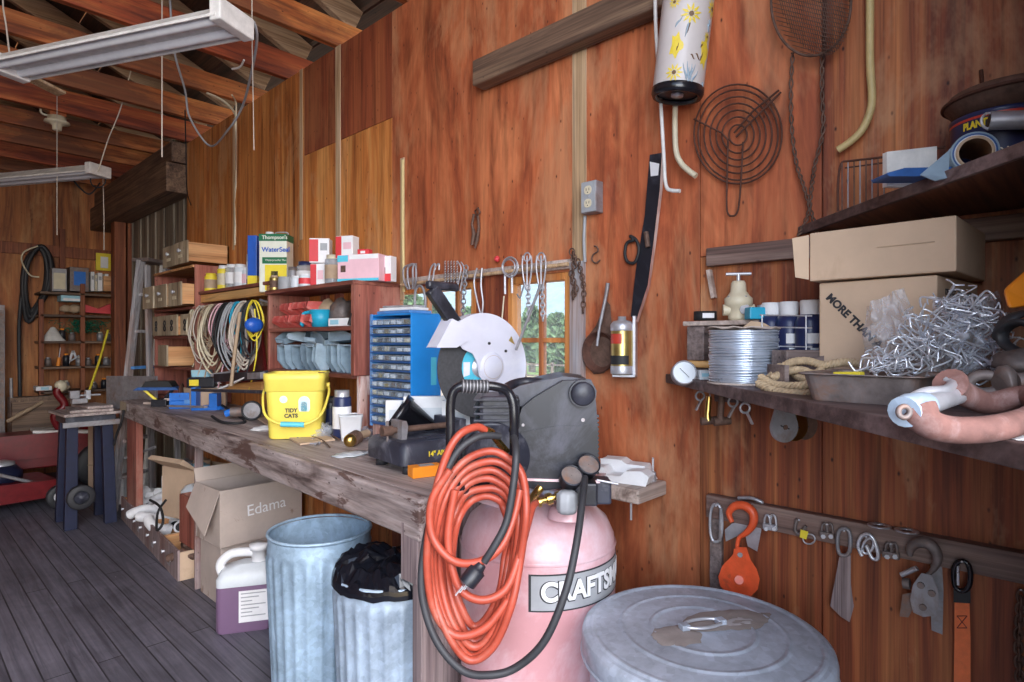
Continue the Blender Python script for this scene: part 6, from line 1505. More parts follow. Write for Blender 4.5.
# mesh basket popcorn popper with twisted handle
t = thing('mesh_basket', 'round wire mesh corn popper basket hung upside down at the top', 'mesh basket', P_(812, 54, .06), world=True)
cx, cy = 811, 2; rx_, ry_ = 40, 54
for k_ in range(30):
    u = -1 + 2 * (k_ + .5) / 30; h_ = math.sqrt(1 - u * u)
    MB().tube([P_(cx + rx_ * (u * .8 + .6 * h_ * v_ * .55), cy + ry_ * h_ * v_, .05 + .055 * (1 - v_ * v_) * h_) for v_ in [-1 + 2 * j / 12 for j in range(13)]], .0010, 0, 4).build('mesh_wire', M['iron_brown'], t)
for k_ in range(26):
    u = -1 + 2 * (k_ + .5) / 26; h_ = math.sqrt(1 - u * u)
    MB().tube([P_(cx + rx_ * h_ * v_, cy + ry_ * u + 10 * v_ * h_, .05 + .055 * (1 - v_ * v_) * h_) for v_ in [-1 + 2 * j / 12 for j in range(13)]], .0010, 0, 4).build('mesh_wire', M['iron_brown'], t)
MB().tube([P_(cx + rx_ * math.cos(u), cy + ry_ * math.sin(u), .052) for u in [2 * PI * k_ / 44 for k_ in range(44)]], .0035, 0, 6, True).build('rim_wire', M['iron_brown'], t)
for (x0_, x1_, x2_, x3_) in ((793, 791, 797, 812), (822, 822, 815, 808)):
    base = [(x0_, 52), (x1_, 90), (x1_ + 1, 130), (x2_, 165), ((x2_ + x3_) / 2, 188), (x3_, 215), (x3_ + (6 if x0_ < 800 else -10), 236)]
    cen = spline([P_(a, b3, .03) for a, b3 in base], 12)
    for ph in (0, PI):
        MB().tube([p_ + V((.004 * math.sin(i * .9 + ph), .004 * math.cos(i * .9 + ph), 0)) for i, p_ in enumerate(cen)], .0025, 0, 5).build('twisted_handle', M['iron_brown'], t)
# black flat strap of spring steel with cloth, ring of cord
t = thing('steel_strap', 'long black worn strip of metal hung tilted on the wall', 'metal strip', P_(645, 320, .01), world=True)
def wpoly(name, pts, off0, off1, mt, par, bev=.001):
    k_ = len(pts); vs = [P_(x, y, off1) for x, y in pts] + [P_(x, y, off0) for x, y in pts]
    m_ = MB(); m_.add(vs, [tuple(range(k_)), tuple(range(2 * k_ - 1, k_ - 1, -1))] + [(i, (i + 1) % k_, k_ + (i + 1) % k_, k_ + i) for i in range(k_)])
    return m_.build(name, M[mt] if isinstance(mt, str) else mt, par, bev)
wpoly('strip_body', [(650, 155), (662, 153), (660, 190), (654, 240), (648, 285), (643, 300), (636, 322), (631, 316), (636, 270), (645, 215)], .004, .012, 'black_plastic', t)
wpoly('strip_edge', [(662, 153), (664, 153), (662, 192), (656, 242), (650, 286), (638, 322), (636, 322), (643, 300), (648, 285), (654, 240), (660, 190)], .004, .022, 'worn_white', t)
wpoly('tape_patch', [(650, 162), (659, 164), (658, 175), (651, 176)], .012, .014, 'paper', t)
MB().tube([P_(646, 232, .02), P_(648, 247, .02)], .009).build('bolt', M['iron_brown'], t)
wcurve('cord_loop', [(634, 240), (627, 243), (625, 254), (628, 262), (635, 262), (639, 250), (636, 240), (630, 236)], .0055, 'black_matte', 'small black cord loop hanging beside the black metal strip', 'cord', .015, True, 7, True)
wcurve('s_hook', [(594, 246), (597, 247), (598, 251), (593, 255), (592, 260), (596, 263), (600, 260)], .0028, 'iron_brown', 'small steel S hook on the wall under the outlet', 'hook')
# ladle
t = thing('pouring_ladle', 'rusty round ladle with a long steel handle on the wall', 'ladle', P_(598, 372, .02), world=True)
c = P_(598, 352, .03)
MB().sph((0, 0, 0), .001).v
m_ = MB(); Rl = Matrix.Rotation(PI / 2, 3, 'Y')
m_.lathe([(.068, 0), (.066, -.012), (.05, -.026), (.02, -.032), (.001, -.033)], c + V((-.0, 0, 0)), R=Matrix.Rotation(-PI / 2, 3, 'Y') @ Matrix.Identity(3), n=36, sx=1.05); m_.build('bowl', M['iron_rust'], t, solid=.003)
wpoly('bowl_back', [(606, 300), (610, 305), (612, 330), (613, 345), (611, 362), (604, 373), (594, 374), (587, 366), (584, 352), (587, 338), (596, 326), (602, 312)], .002, .006, 'iron_brown', t)
MB().tube(spline([P_(608, 283, .03), P_(606, 296, .03), P_(600, 325, .04), P_(597, 346, .05)], 6), [.007] * 6 + [.006] * 6 + [.005] * 7, 0, 8).build('handle', M['steel_dull'], t)
# round holder of gold spray tin in a bracket
c = P_(622, 347, .05); t = thing('lubricant_tin', 'gold and red tin can in a metal bracket on the wall', 'can', (c.x, c.y, P_(622, 374, .05).z), -YAW - .35)
hz = P_(622, 325, .05).z - P_(622, 374, .05).z
MB().lathe([(.001, 0), (.036, 0), (.037, .004), (.037, hz * .12), (.037, hz), (.034, hz + .006), (.001, hz + .006)], n=32).build('body', M['gold'], t)
MB().lathe([(.0375, .001), (.0385, .004), (.0385, hz * .16), (.0375, hz * .17)], n=32).build('base_ring', M['steel'], t)
MB().lathe([(.0375, hz * .88), (.0385, hz * .9), (.0385, hz), (.030, hz + .012), (.014, hz + .016), (.013, hz + .028), (.001, hz + .028)], n=32).build('top', M['steel'], t)
MB().lathe([(.0376, hz * .62), (.0376, hz * .82)], n=20, a0=-PI * .9, a1=-PI * .45).build('red_label', M['red_label'], t)
MB().lathe([(.0376, hz * .2), (.0376, hz * .38)], n=20, a0=-PI * .9, a1=-PI * .25).build('dark_label', M['black_matte'], t)
MB().bx(.036, .046, -.012, .045, -.006, hz + .03).build('bracket', M['steel'], t, .002); MB().bx(-.03, .046, -.02, .04, -.010, -.001).build('bracket_foot', M['steel'], t, .002)
# chain of tools above window rod
t = thing('chain_shackle', 'small dark chain and pin tool hung on the wall above the rod', 'tool', P_(475, 245, .02), world=True)
MB().tube([P_(475, 211, .02), P_(478, 208, .022), P_(480, 212, .02), P_(477, 217, .02)], .0045, 0, 6, True).build('ring', M['iron_brown'], t)
MB().tube([P_(474, 214, .02), P_(472, 224, .02), P_(474, 234, .02), P_(472, 245, .02)], [.006, .005, .009, .007], 0, 8).build('left_bar', M['iron_brown'], t)
MB().tube([P_(478, 216, .02), P_(479, 228, .02), P_(477, 240, .02), P_(475, 248, .02)], [.005, .006, .008, .004], 0, 8).build('right_bar', M['iron_brown'], t)
# rod across the windows with hooks and chains
t = thing('hanging_rod', 'thin wooden rod fixed across the top of the windows', 'rod', wp(470, 272, .04), world=True)
MB().tube([wp(401, 285, .045), wp(568, 264, .045)], .0075, 0, 8).build('rod_bar', M['pine_batten'], t)
for px, py in ((404, 284), (492, 273.6), (565, 264.4)): MB().tube([wp(px, py, .045), wp(px, py, .002)], .007, 0, 6).build('rod_peg', M['red_wood'], t)
m_ = MB(); a2, b3 = wp(573, 262, .01), wp(404, 286, .01); m_.bx(W - .018, W - .001, min(a2.y, b3.y), max(a2.y, b3.y), 1.665, 1.70); trim(m_, M['plank_pale'])
def link(m_, px, py, w_, h_, off, r=.0032, edge=False):
    if edge: m_.tube([P_(px + w_ * .25 * math.cos(u), py + h_ * math.sin(u), off + .0028 * w_ * math.cos(u)) for u in [2 * PI * i / 14 for i in range(14)]], r, 0, 6, True)
    else: m_.tube([P_(px + w_ * math.cos(u), py + h_ * math.sin(u), off) for u in [2 * PI * i / 14 for i in range(14)]], r, 0, 6, True)
def chain(par, pts, n, w_, h_, off, mt, r=.003):
    for i in range(n):
        f = i / max(1, n - 1) * (len(pts) - 1); j = min(int(f), len(pts) - 2); g_ = f - j
        x = pts[j][0] + (pts[j + 1][0] - pts[j][0]) * g_; y = pts[j][1] + (pts[j + 1][1] - pts[j][1]) * g_
        m_ = MB(); link(m_, x, y, w_, h_, off, r, i % 2 == 1); m_.build('chain_link', M[mt], par)
t = thing('hook_bunch', 'bunch of grey hooks with a big U link, leftmost on the rod', 'hooks', wp(415, 300, .06), world=True)
for i, (dx, sc_) in enumerate(((-6, 1), (-2, 1.1), (3, 1), (6, .9))):
    MB().tube(spline([P_(414 + dx * .3, 264, .06), P_(410 + dx, 268, .06 + .004 * i), P_(410 + dx, 280, .06 + .004 * i), P_(411 + dx * .5, 286 + 3 * sc_, .06)], 4), .005).build('hook', M['steel_dull'], t)
MB().tube(spline([P_(415, 312, .07), P_(415, 295, .07), P_(417, 287, .07), P_(422, 287, .07), P_(425, 296, .07), P_(425, 312, .07)], 5), .0065).build('u_link', M['steel_dull'], t)
t = thing('bent_tongs', 'pair of pale bent hooks, second along the rod from the left', 'hooks', wp(434, 290, .06), world=True)
for dx in (-2, 2): MB().tube(spline([P_(430 + dx, 287, .06), P_(432 + dx, 272, .06), P_(434 + dx, 266, .06), P_(437 + dx, 264, .06), P_(437 + dx, 270, .06)], 5), .004).build('hook', M['steel'], t)
t = thing('spring_cluster', 'cluster of pale steel springs, third along the rod from the left', 'springs', wp(450, 290, .06), world=True)
for i in range(5):
    MB().tube([P_(445 + i * 3.0 + .7 * math.cos(k_ * 1.25), 261 + k_ * .50, .06 + .004 * math.sin(k_ * 1.25)) for k_ in range(50)], .0022, 0, 4).build('coil_spring', M['steel'], t)
t = thing('snap_hooks', 'pair of narrow snap hooks hanging right of the springs on the rod', 'hooks', wp(459, 290, .06), world=True)
for dx in (0, 3): MB().tube(spline([P_(458 + dx, 262, .06), P_(461 + dx, 268, .06), P_(459 + dx, 280, .06), P_(457 + dx, 291, .06)], 4), .003).build('hook', M['steel'], t)
t = thing('hanging_chain', 'long dark chain hanging in front of the left window', 'chain', wp(464, 320, .06), world=True)
chain(t, [(466, 268), (464, 292), (463, 320)], 13, 2.0, 2.9, .06, 'steel_dull')
t = thing('hanging_chain', 'pale chain with long links right of the dark window chain', 'chain', wp(479, 320, .06), world=True)
MB().tube(spline([P_(477, 268, .06), P_(474, 282, .06), P_(477, 300, .06), P_(481, 316, .06)], 4), .004).build('bar', M['steel'], t)
MB().tube(spline([P_(482, 268, .065), P_(481, 285, .065), P_(483, 302, .065), P_(482, 314, .065)], 4), .004).build('bar', M['steel'], t)
t = thing('wire_whisk_coil', 'coil of pale wire with two hanging ends on the rod', 'wire coil', wp(508, 290, .06), world=True)
for i, r in enumerate((6, 7.5, 8)): MB().tube([P_(509 + i * .6 + r * math.cos(u), 267 + r * 1.25 * math.sin(u), .055 + .005 * i) for u in [2 * PI * k_ / 22 for k_ in range(22)]], .0030, 0, 5, True).build('wire_ring', M['steel'], t)
MB().tube([P_(505, 275, .06), P_(505, 294, .06)], .005).build('wire_end', M['steel'], t); MB().tube([P_(512, 275, .06), P_(512, 293, .06)], .005).build('wire_end', M['steel'], t)
for i, (x, lb) in enumerate(((527, 'rope clamp chain with an open hook, left of the long bolt'), (541, 'rope clamp chain with rings, right of the long bolt'))):
    t = thing('clamp_chain', lb, 'chain', wp(x, 310, .06), world=True)
    for dx in (-4, 0, 4): MB().tube(spline([P_(x + dx, 256, .055), P_(x + dx * 1.2, 266, .065), P_(x + dx * .8, 280, .06), P_(x + dx * .2, 290, .06)], 4), .0036).build('bar', M['steel'], t)
    MB().ring(P_(x, 257, .06), .016, .003, X=(0, 1, 0)).build('top_ring', M['steel'], t)
    chain(t, [(x + 1, 288), (x + 2, 318)], 8, 2.0, 3.0, .06, 'steel')
    if i == 0: MB().tube(spline([P_(x - 2, 282, .06), P_(x - 5, 292, .06), P_(x - 7, 298, .06), P_(x - 10, 294, .06)], 5), .003).build('open_hook', M['steel_dull'], t)
m_ = MB(); m_.tube([P_(516, 350, .09), P_(541, 284, .07)], .0055); one('long_bolt', m_, M['steel_dull'], 'long thin steel bar leaning up between the window chains', 'bar')
m_ = MB(); m_.tube([P_(504, 296, .06), P_(501, 330, .06)], .0028); one('thin_stick', m_, M['cream'], 'thin pale wire hanging under the pale wire coil', 'wire')
t = thing('chain_tangle', 'rusty chain tangle hanging on the grey window trim', 'chain', wp(575, 320, .03), world=True)
chain(t, [(572, 252), (575, 262), (571, 276), (576, 288), (573, 296)], 14, 2.6, 3.6, .035, 'iron_brown', .0028)
chain(t, [(578, 262), (582, 276), (584, 290), (583, 310)], 12, 2.2, 3.4, .03, 'iron_brown', .0026)
for i, (px, py) in enumerate(((497, 259),)):
    m_ = MB(); m_.sph(P_(px, py, .02), .012, jit=.4); one('red_button', m_, M['red_card'], 'tiny red knob above the rod beside the wire coil', 'knob')

# ================================================================== CORNER SHELVES ON THE RIGHT
SL = 1.294
def tri_shelf(x1, y1, yb, z0, z1, nm):
    # 45 degree front edge from the long wall out towards the near wall
    p0 = (1.748, y1); p1 = (1.748 - (y1 - yb), yb)
    vs2 = [(1.748, yb), p0, p1]
    m_ = MB(); m_.add([(x, y, z0) for x, y in vs2] + [(x, y, z1) for x, y in vs2], [(0, 2, 1), (3, 4, 5), (0, 1, 4, 3), (1, 2, 5, 4), (2, 0, 3, 5)])
    return m_
t = thing('corner_shelf', 'dark triangular corner shelf holding the boxes, spool and shackles', 'shelf', (1.748, -.07, SL), world=True)
tri_shelf(0, .965, -.07, SL - .020, SL, '').build('board', M['shelf_dark'], t, .002)
a, b_ = V((1.748, .965, SL - .013)), V((1.748 - 1.035, -.07, SL - .013))
MB().bar(a + V((-.011, -.005, 0)), b_ + V((-.011, -.0, 0)), .016, .028).build('front_strip', M['shelf_dark'], t, .002)
MB().bx(1.725, 1.748, .0, .80, SL - .075, SL - .022).build('wall_cleat', M['shelf_dark'], t, .002)
US = 1.712
t = thing('corner_shelf', 'upper dark corner shelf with roll, tin and wire rack on it', 'shelf', (1.748, -.07, US), world=True)
tri_shelf(0, .565, -.07, US - .018, US, '').build('board', M['shelf_rust'], t, .002)
a, b_ = V((1.748, .565, US - .010)), V((1.748 - .635, -.07, US - .010))
MB().bar(a + V((-.008, -.004, 0)), b_ + V((-.008, 0, 0)), .012, .024).build('front_strip', M['shelf_dark'], t, .002)
# cleat board on the wall
m_ = MB(); z0, z1 = wp(712, 267, 0).z, wp(712, 249, 0).z; m_.bx(W - .030, W - .0005, -.07, wy(710), z0, z1)
one('wall_cleat', m_, M['rail_grey'], 'weathered reddish board nailed level to the wall behind the cartons', 'board', bev=.004)
m_ = MB(); m_.bar(wp(709, 270, .01), wp(714, 298, .01), .012, .018, up=(1, 0, 0)); one('small_lath', m_, M['plank_pale'], 'short pale lath hanging down from the left end of the wall board', 'lath')
# cartons
t = thing('cardboard_carton', 'plain tan carton with slanted black words, under another carton', 'carton', (1.588, .300, SL), 0)
cw, cd, chh = .29, .225, .236    # along X, along Y
MB().bx(-cw / 2, cw / 2, -cd / 2, cd / 2, 0, chh).build('box', M['cardboard'], t, .003)
t.rotation_euler.z = -.12
def carton_text(par, body, size, x, y, z, rot, face, bold=.001):
    if face == 'L': Mx = T((x, y, z)) @ RZ(-PI / 2) @ RY(rot)
    else: Mx = T((x, y, z)) @ RY(rot)
    return lettering(body, size, M['ink'], par, Mx, bold)
carton_text(t, 'MORE THAN A', .023, -cw / 2 - .001, .040, .150, .82, 'L')
carton_text(t, '12/16 OZ.  MADE IN USA', .018, .0, -cd / 2 - .001, .205, 0, 'F', .0002)
t = thing('cardboard_carton', 'tan carton with a folded open end, stacked on the lettered carton', 'carton', (1.575, .300, SL + chh + .004), 0)
t.rotation_euler.z = -.06
MB().bx(-.145, .145, -.135, .135, 0, .108).build('box', M['cardboard'], t, .003)
MB().add([(-.146, .136, .004), (-.146, .136, .104), (-.165, .165, .098), (-.16, .160, .010)], [(0, 1, 2, 3)]).build('flap', M['cardboard'], t, solid=.003)
MB().bx(-.147, -.1445, -.10, -.0, .06, .062).build('tape_line', M['tan'], t)
# wooden crate, regulator, tapes
t = thing('shelf_box', 'small open fronted wooden box at the left end of the shelf', 'box', (1.68, .72, SL), world=True)
MB().bx(1.615, 1.742, .595, .845, SL + .150, SL + .163).build('top_board', M['plank_pale'], t, .002)
MB().bx(1.62, 1.742, .782, .835, SL + .050, SL + .149).build('left_block', M['knee_wood'], t, .003)
MB().bx(1.712, 1.742, .60, .781, SL + .06, SL + .149).build('back_board', M['knee_wood'], t, .002)
MB().bx(1.612, 1.742, .595, .850, SL + .030, SL + .049).build('middle_board', M['orange_strip'], t, .003)
MB().bx(1.62, 1.742, .60, .84, SL + .001, SL + .029).build('base_board', M['knee_wood'], t, .003)
rb = (1.675, .705, SL + .164)
t = thing('pressure_regulator', 'pale cast pressure regulator with a T handle on the wooden box', 'regulator', rb, -YAW - .2)
MB().lathe([(.001, 0), (.026, 0), (.028, .01), (.028, .035), (.038, .042), (.038, .062), (.030, .070), (.022, .082), (.020, .105), (.016, .112), (.001, .112)], n=30).build('body', M['cream'], t)
MB().cyl((-.042, 0, .03), (.042, 0, .03), .016).build('port', M['cream'], t); MB().cyl((.012, -.035, .03), (.012, -.02, .03), .014).build('front_port', M['steel_dull'], t)
MB().cyl((0, 0, .11), (0, 0, .132), .005).build('stem', M['steel'], t); MB().cyl((-.034, 0, .132), (.034, 0, .132), .0045).build('t_handle', M['steel'], t)
for k_ in range(4): MB().cyl((.031 * math.cos(k_ * 1.57 + .5), .031 * math.sin(k_ * 1.57 + .5), .06), (.031 * math.cos(k_ * 1.57 + .5), .031 * math.sin(k_ * 1.57 + .5), .068), .0045, n=6).build('bolt', M['steel_dull'], t)
t = thing('tape_roll', 'black tape roll with a white label left of the regulator', 'tape', (1.655, .795, SL + .166), -YAW)
MB().lathe([(.022, 0), (.032, 0), (.032, .026), (.022, .026), (.022, 0)], n=30).build('roll', M['black_matte'], t); MB().lathe([(.0325, .006), (.0325, .020)], n=12, a0=-2.1, a1=-1.0).build('label', M['paper'], t)
t = thing('cyan_box', 'bright cyan small box right of the pale regulator', 'box', (1.62, .63, SL + .164), -YAW)
MB().bx(-.028, .028, -.02, .02, 0, .032).build('box', M['teal_plastic'], t, .003); MB().cyl((.010, 0, .032), (.010, 0, .038), .010).build('cap', M['steel_dull'], t)
t = thing('brown_box', 'little brown box right of the cyan box', 'box', (1.635, .595, SL + .164), -YAW)
MB().bx(-.014, .014, -.012, .012, 0, .026).build('box', M['iron_brown'], t, .002); MB().bx(-.008, .008, -.0125, -.0115, .006, .018).build('label', M['cream'], t)
t = thing('brass_valve', 'small brass and red valve inside the wooden box', 'valve', (1.66, .64, SL + .05), 0)
MB().lathe([(.001, 0), (.014, 0), (.014, .05), (.009, .055), (.009, .09), (.001, .09)]).build('body', M['brass'], t); MB().lathe([(.0145, .03), (.0145, .05)]).build('red_band', M['red_card'], t)
gp_ = D(684, 373, 1.67)
t = thing('dial_gauge', 'round dusty dial gauge at the far left tip of the shelf', 'gauge', gp_, -YAW - .1)
Rg = Matrix.Rotation(PI / 2 - .25, 3, 'X')
MB().lathe([(.001, -.03), (.030, -.03), (.034, -.02), (.034, .010), (.031, .012), (.030, .006)], R=Rg, n=32).build('case', M['steel_dull'], t); MB().lathe([(.001, .007), (.030, .007)], R=Rg, n=32).build('face', M['milky'], t)
MB().bar(Rg @ V((-.012, .012, .009)), Rg @ V((.012, -.014, .009)), .002, .001).build('needle', M['ink'], t)
MB().cyl((.02, 0, -.02), (.075, 0, -.015), .010).build('stem', M['cast_iron'], t)
t = thing('small_white_box', 'tiny white carton beside the dial gauge', 'box', (1.565, .755, SL), -YAW)
MB().bx(-.016, .016, -.013, .013, 0, .026).build('box', M['milky'], t, .001); MB().bx(-.010, .010, -.0135, -.0125, .008, .018).build('print', M['light_blue'], t)
# wire spool
t = thing('wire_spool', 'big spool of bright galvanized wire with a torn cardboard top', 'wire spool', (1.483, .612, SL), -YAW)
k2 = 22
m_ = MB()
for i in range(k2):
    z = .008 + i * .0058; rr_ = .079 + .0012 * math.sin(i * 1.9)
    m_.tube([(rr_ * math.cos(u), rr_ * math.sin(u), z + .0015 * math.sin(2 * u + i)) for u in [2 * PI * j / 40 for j in range(40)]], .0034, 0, 6, True)
m_.lathe([(.075, .002), (.076, .132)], n=40); m_.build('wire', M['wire_galv'], t)
m_ = MB(); m_.lathe([(.001, .136), (.086, .136), (.088, .139), (.001, .140)], n=40)
m_.v = [p + V((0, 0, .006 * noise.noise(p * 30))) for p in m_.v]; m_.build('top_flange', M['cardboard_grey'], t)
MB().lathe([(.001, 0), (.086, 0), (.086, .004), (.001, .004)], n=40).build('bottom_flange', M['cardboard_grey'], t)
m_ = MB(); m_.prism([(-.0, .141), (.07, .141), (.05, .152), (.02, .156)], .0, .004); m_.build('loose_flap', M['tan'], t)
# bottles with white caps, wire rack
for i, (px, dd_, lb) in enumerate(((771, 1.60, 'navy bottle with a white cap behind the wire spool, left one'), (789, 1.56, 'navy bottle with a white cap behind the wire spool, middle one'), (810, 1.50, 'navy bottle with a white cap half hidden by the lettered carton'))):
    p = atD(px, 341, dd_)
    t = thing('capped_bottle', lb, 'bottle', (p.x, p.y, SL), -YAW, 'navy bottles behind the spool')
    MB().lathe([(.001, 0), (.031, 0), (.034, .004), (.034, .155), (.026, .172), (.001, .172)], n=30).build('bottle_body', M['navy_label'], t)
    MB().lathe([(.022, .172), (.023, .205), (.021, .208), (.001, .208)], n=30, rib=lambda a, z: .02 * math.cos(a * 30)).build('cap', M['white_matte'], t)
    MB().lathe([(.0345, .10), (.0345, .125)], n=16, a0=-2.2, a1=-1.0).build('label', M['paper'], t)
    for z in (.04, .055, .07, .085): MB().lathe([(.0345, z), (.0345, z + .004)], n=10, a0=-2.0, a1=-1.2 - z * 3).build('label_line', M['milky'], t)
t = thing('wire_rack', 'thin grey wire rack standing in front of the navy bottles', 'rack', D(785, 330, 1.44), world=True)
for y in (316, 328, 347): MB().tube([D(760, y - 1, 1.50), D(812, y, 1.40)], .0018, 0, 5).build('rack_wire', M['steel'], t)
for x, d_ in ((762, 1.495), (806, 1.41)): MB().tube([D(x, 315, d_), V((D(x, 315, d_).x, D(x, 315, d_).y, SL))], .0018, 0, 5).build('rack_leg', M['steel'], t)
# open wood box with rope
t = thing('rope_box', 'low brown wooden box holding the coiled rope', 'box', (1.40, .43, SL), -YAW + .15)
MB().prism([(-.075, 0), (.060, 0), (.060, .075), (-.075, .045)], .025, .035).build('back_board', M['knee_wood'], t, .002); MB().prism([(-.080, 0), (-.07, 0), (-.07, .055), (-.080, .055)], -.03, .035).build('end_board', M['knee_wood'], t, .002)
MB().bx(-.03, .07, .04, .10, .0, .085).build('rear_block', M['knee_wood'], t, .003)
t = thing('rope_coil', 'coiled tan twisted rope lying between the spool and the metal tray', 'rope', (1.36, .42, SL), world=True)
def rope(par, pts, r):
    cen = spline(pts, 14)
    for ph in (0, 2 * PI / 3, 4 * PI / 3):
        Q = []
        for i, p_ in enumerate(cen):
            tt = (cen[min(i + 1, len(cen) - 1)] - cen[max(i - 1, 0)]).normalized(); n1 = tt.cross(V((0, 0, 1))).normalized(); n2 = n1.cross(tt); an = i * .85 + ph
            Q.append(p_ + (n1 * math.cos(an) + n2 * math.sin(an)) * r * .62)
        MB().tube(Q, r * .50, 0, 6).build('rope_strand', M['rope'], par)
rope(t, [D(758, 383, 1.30), D(775, 391, 1.26), D(800, 394, 1.20), D(822, 390, 1.18), D(836, 378, 1.22)], .009)
rope(t, [D(760, 377, 1.31), D(776, 385, 1.28), D(800, 386, 1.23), D(822, 381, 1.21)], .009)
rope(t, [D(766, 381, 1.32), D(775, 373, 1.32), D(790, 363, 1.31), D(806, 361, 1.29), D(824, 365, 1.26), D(844, 362, 1.25), D(860, 364, 1.25)], .0085)
rope(t, [D(772, 378, 1.30), D(786, 372, 1.29), D(800, 370, 1.27), D(815, 374, 1.25), D(822, 368, 1.27)], .0085)
rope(t, [D(778, 366, 1.34), D(790, 371, 1.32), D(800, 378, 1.27), D(812, 380, 1.23)], .008)
# rusty tray
t = thing('metal_tray', 'shallow rusty grey metal pan at the shelf edge below the hooks', 'tray', (1.225, .268, SL), -.06)
def sqr(hx_, hy_, z, r=.02): return [(x, y, z) for x, y in rrect(hx_ * 2, hy_ * 2, r, 4)]
m_ = MB(); loft(m_, [sqr(.088, .080, .001), sqr(.098, .090, .046), sqr(.106, .098, .048), sqr(.106, .098, .050), sqr(.096, .088, .0485)], cap1=False, smooth=False); loft(m_, [sqr(.096, .088, .0485), sqr(.086, .078, .004)], cap0=False, smooth=False); m_.build('pan', M['cast_iron'], t)
m_ = MB(); m_.bar(D(836, 375, 1.14), D(862, 375, 1.10), .02, .012); one('yellow_box', m_, M['yellow_tin'], 'small flat yellow box in the rusty tray', 'box', bev=.001)
# heap of wire hooks in clear bags
rnd = random.Random(31)
hk = None; hc = V((1.315, .185, SL + .045))
rgt = V((CN, -SN, 0)); fw = V((SN, CN, 0))
hsh = [[(-.045, 0, .016), (-.043, 0, .001), (-.036, 0, -.004), (0, 0, -.003), (.036, 0, -.004), (.043, 0, .001), (.045, 0, .016)], [(-.040, 0, .018), (-.044, 0, .004), (-.038, 0, -.004), (0, 0, 0), (.038, 0, .004), (.044, 0, -.004), (.040, 0, -.018)]]
kinds_ = []
for i in range(170):
    if i < 2:
        m_ = MB(); m_.tube(spline(hsh[i], 4), .0020, 0, 6); o = m_.build('wire_hook', M['steel_bright']); kinds_.append(o)
    else:
        o = kinds_[i % 2].copy(); COL.objects.link(o)
    f = rnd.uniform(-1, 1)
    top = .035 + .120 * max(0, 1 - abs(f - .25)) ** .8 if f > -.55 else .03 + .04 * (f + 1)
    u = rnd.random() ** .7
    o.location = hc + rgt * (f * .112) + fw * rnd.uniform(-.045, .035) * (1.1 - u * .5) + V((0, 0, top * u + .0))
    o.rotation_euler = (rnd.uniform(0, 6.3), rnd.uniform(-.9, .9), rnd.uniform(0, 6.3)); s_ = rnd.uniform(.55, 1.0); o.scale = (s_, s_, s_)
    tag(o, 'bright bent wire hook in the tangled heap beside the cartons', 'hook', 'wire hooks heaped on the shelf')
def bag(pts_px, d_, name, label, sc=1.0, ph=0):
    m_ = MB()
    def fn(u, v):
        A, B = V(pts_px[0]).lerp(V(pts_px[1]), u), V(pts_px[3]).lerp(V(pts_px[2]), u); q_ = A.lerp(B, v)
        n_ = noise.noise(V((u * 5 + ph, v * 5, ph))) + .5 * noise.noise(V((u * 13, v * 13 + ph, 0)))
        e_ = 4 * noise.noise(V((u * 7, ph, v * 3)))
        return D(q_.x + e_, q_.y + e_ * .7, d_ + .035 * n_ - .05 * math.sin(PI * u) * math.sin(PI * v))
    m_.sheet(fn, 26, 26); o_ = m_.build(name, M['clear_film'], None, world='centre'); return tag(o_, label, 'bag')
bag([(865, 305, 0), (905, 288, 0), (935, 372, 0), (862, 370, 0)], 1.16, 'clear_bag', 'clear plastic bag with blue print over the left hooks', ph=1.3)
bag([(935, 298, 0), (1000, 292, 0), (1015, 378, 0), (925, 382, 0)], 1.10, 'clear_bag', 'torn clear bag wrapped round the right part of the hooks', ph=4.7)
for i, (px, py) in enumerate(((876, 330), (882, 322), (868, 340), (890, 334), (872, 320))):
    pass
t = thing('glass_vial', 'small upright cloudy vial standing behind the hooks', 'vial', D(934, 320, 1.30), 0)
MB().lathe([(.001, -.08), (.015, -.08), (.015, .012), (.012, .018), (.001, .019)], n=20).build('vial_body', M['clear_jar'], t); MB().lathe([(.0155, .004), (.0155, .015)], n=20).build('cap', M['milky'], t)
# big shackle
t = thing('bow_shackle', 'big rusty pink bow shackle with a pale pin at the shelf edge', 'shackle', D(960, 420, .68), world=True)
P = spline([D(918, 412, .66), D(930, 424, .65), D(955, 430, .645), D(995, 428, .64), D(1030, 418, .66), D(1042, 404, .71), D(1025, 396, .755), D(990, 403, .765), D(972, 398, .76), D(958, 390, .75), D(950, 384, .74)], 6)
n_ = len(P); rs = [.0165 * (1 - .18 * math.sin(PI * i / n_)) + .004 * (math.exp(-(i / 4) ** 2) + math.exp(-((n_ - i) / 4) ** 2)) for i in range(n_)]
MB().tube(P, rs, 0, 16).build('bow', M['rust_red'], t)
MB().tube([D(904, 412, .655), D(912, 409, .665), D(925, 405, .68)], [.017, .018, .015], 0, 16).build('pin_head', M['galv'], t)
MB().tube([D(924, 406, .68), D(960, 394, .755)], .0115, 0, 14).build('pin', M['steel'], t)
MB().ring(D(904, 412, .642), .006, .003, X=tuple(rgt)).build('pin_eye', M['cast_iron'], t)
MB().tube(spline([D(912, 398, .70), D(925, 392, .71), D(945, 390, .72), D(952, 384, .74), D(946, 380, .75)], 5), .006).build('split_wire', M['light_blue'] if False else M['steel'], t)
t = thing('eye_bolt', 'heavy grey eye bolt with collars lying behind the big shackle', 'bolt', D(1000, 385, .82), world=True)
MB().tube([D(985 + 16 * math.cos(u), 384 + 9 * math.sin(u), .86 - .012 * math.cos(u)) for u in [2 * PI * i / 24 for i in range(24)]], .0075, 0, 12, True).build('eye', M['cast_iron'], t)
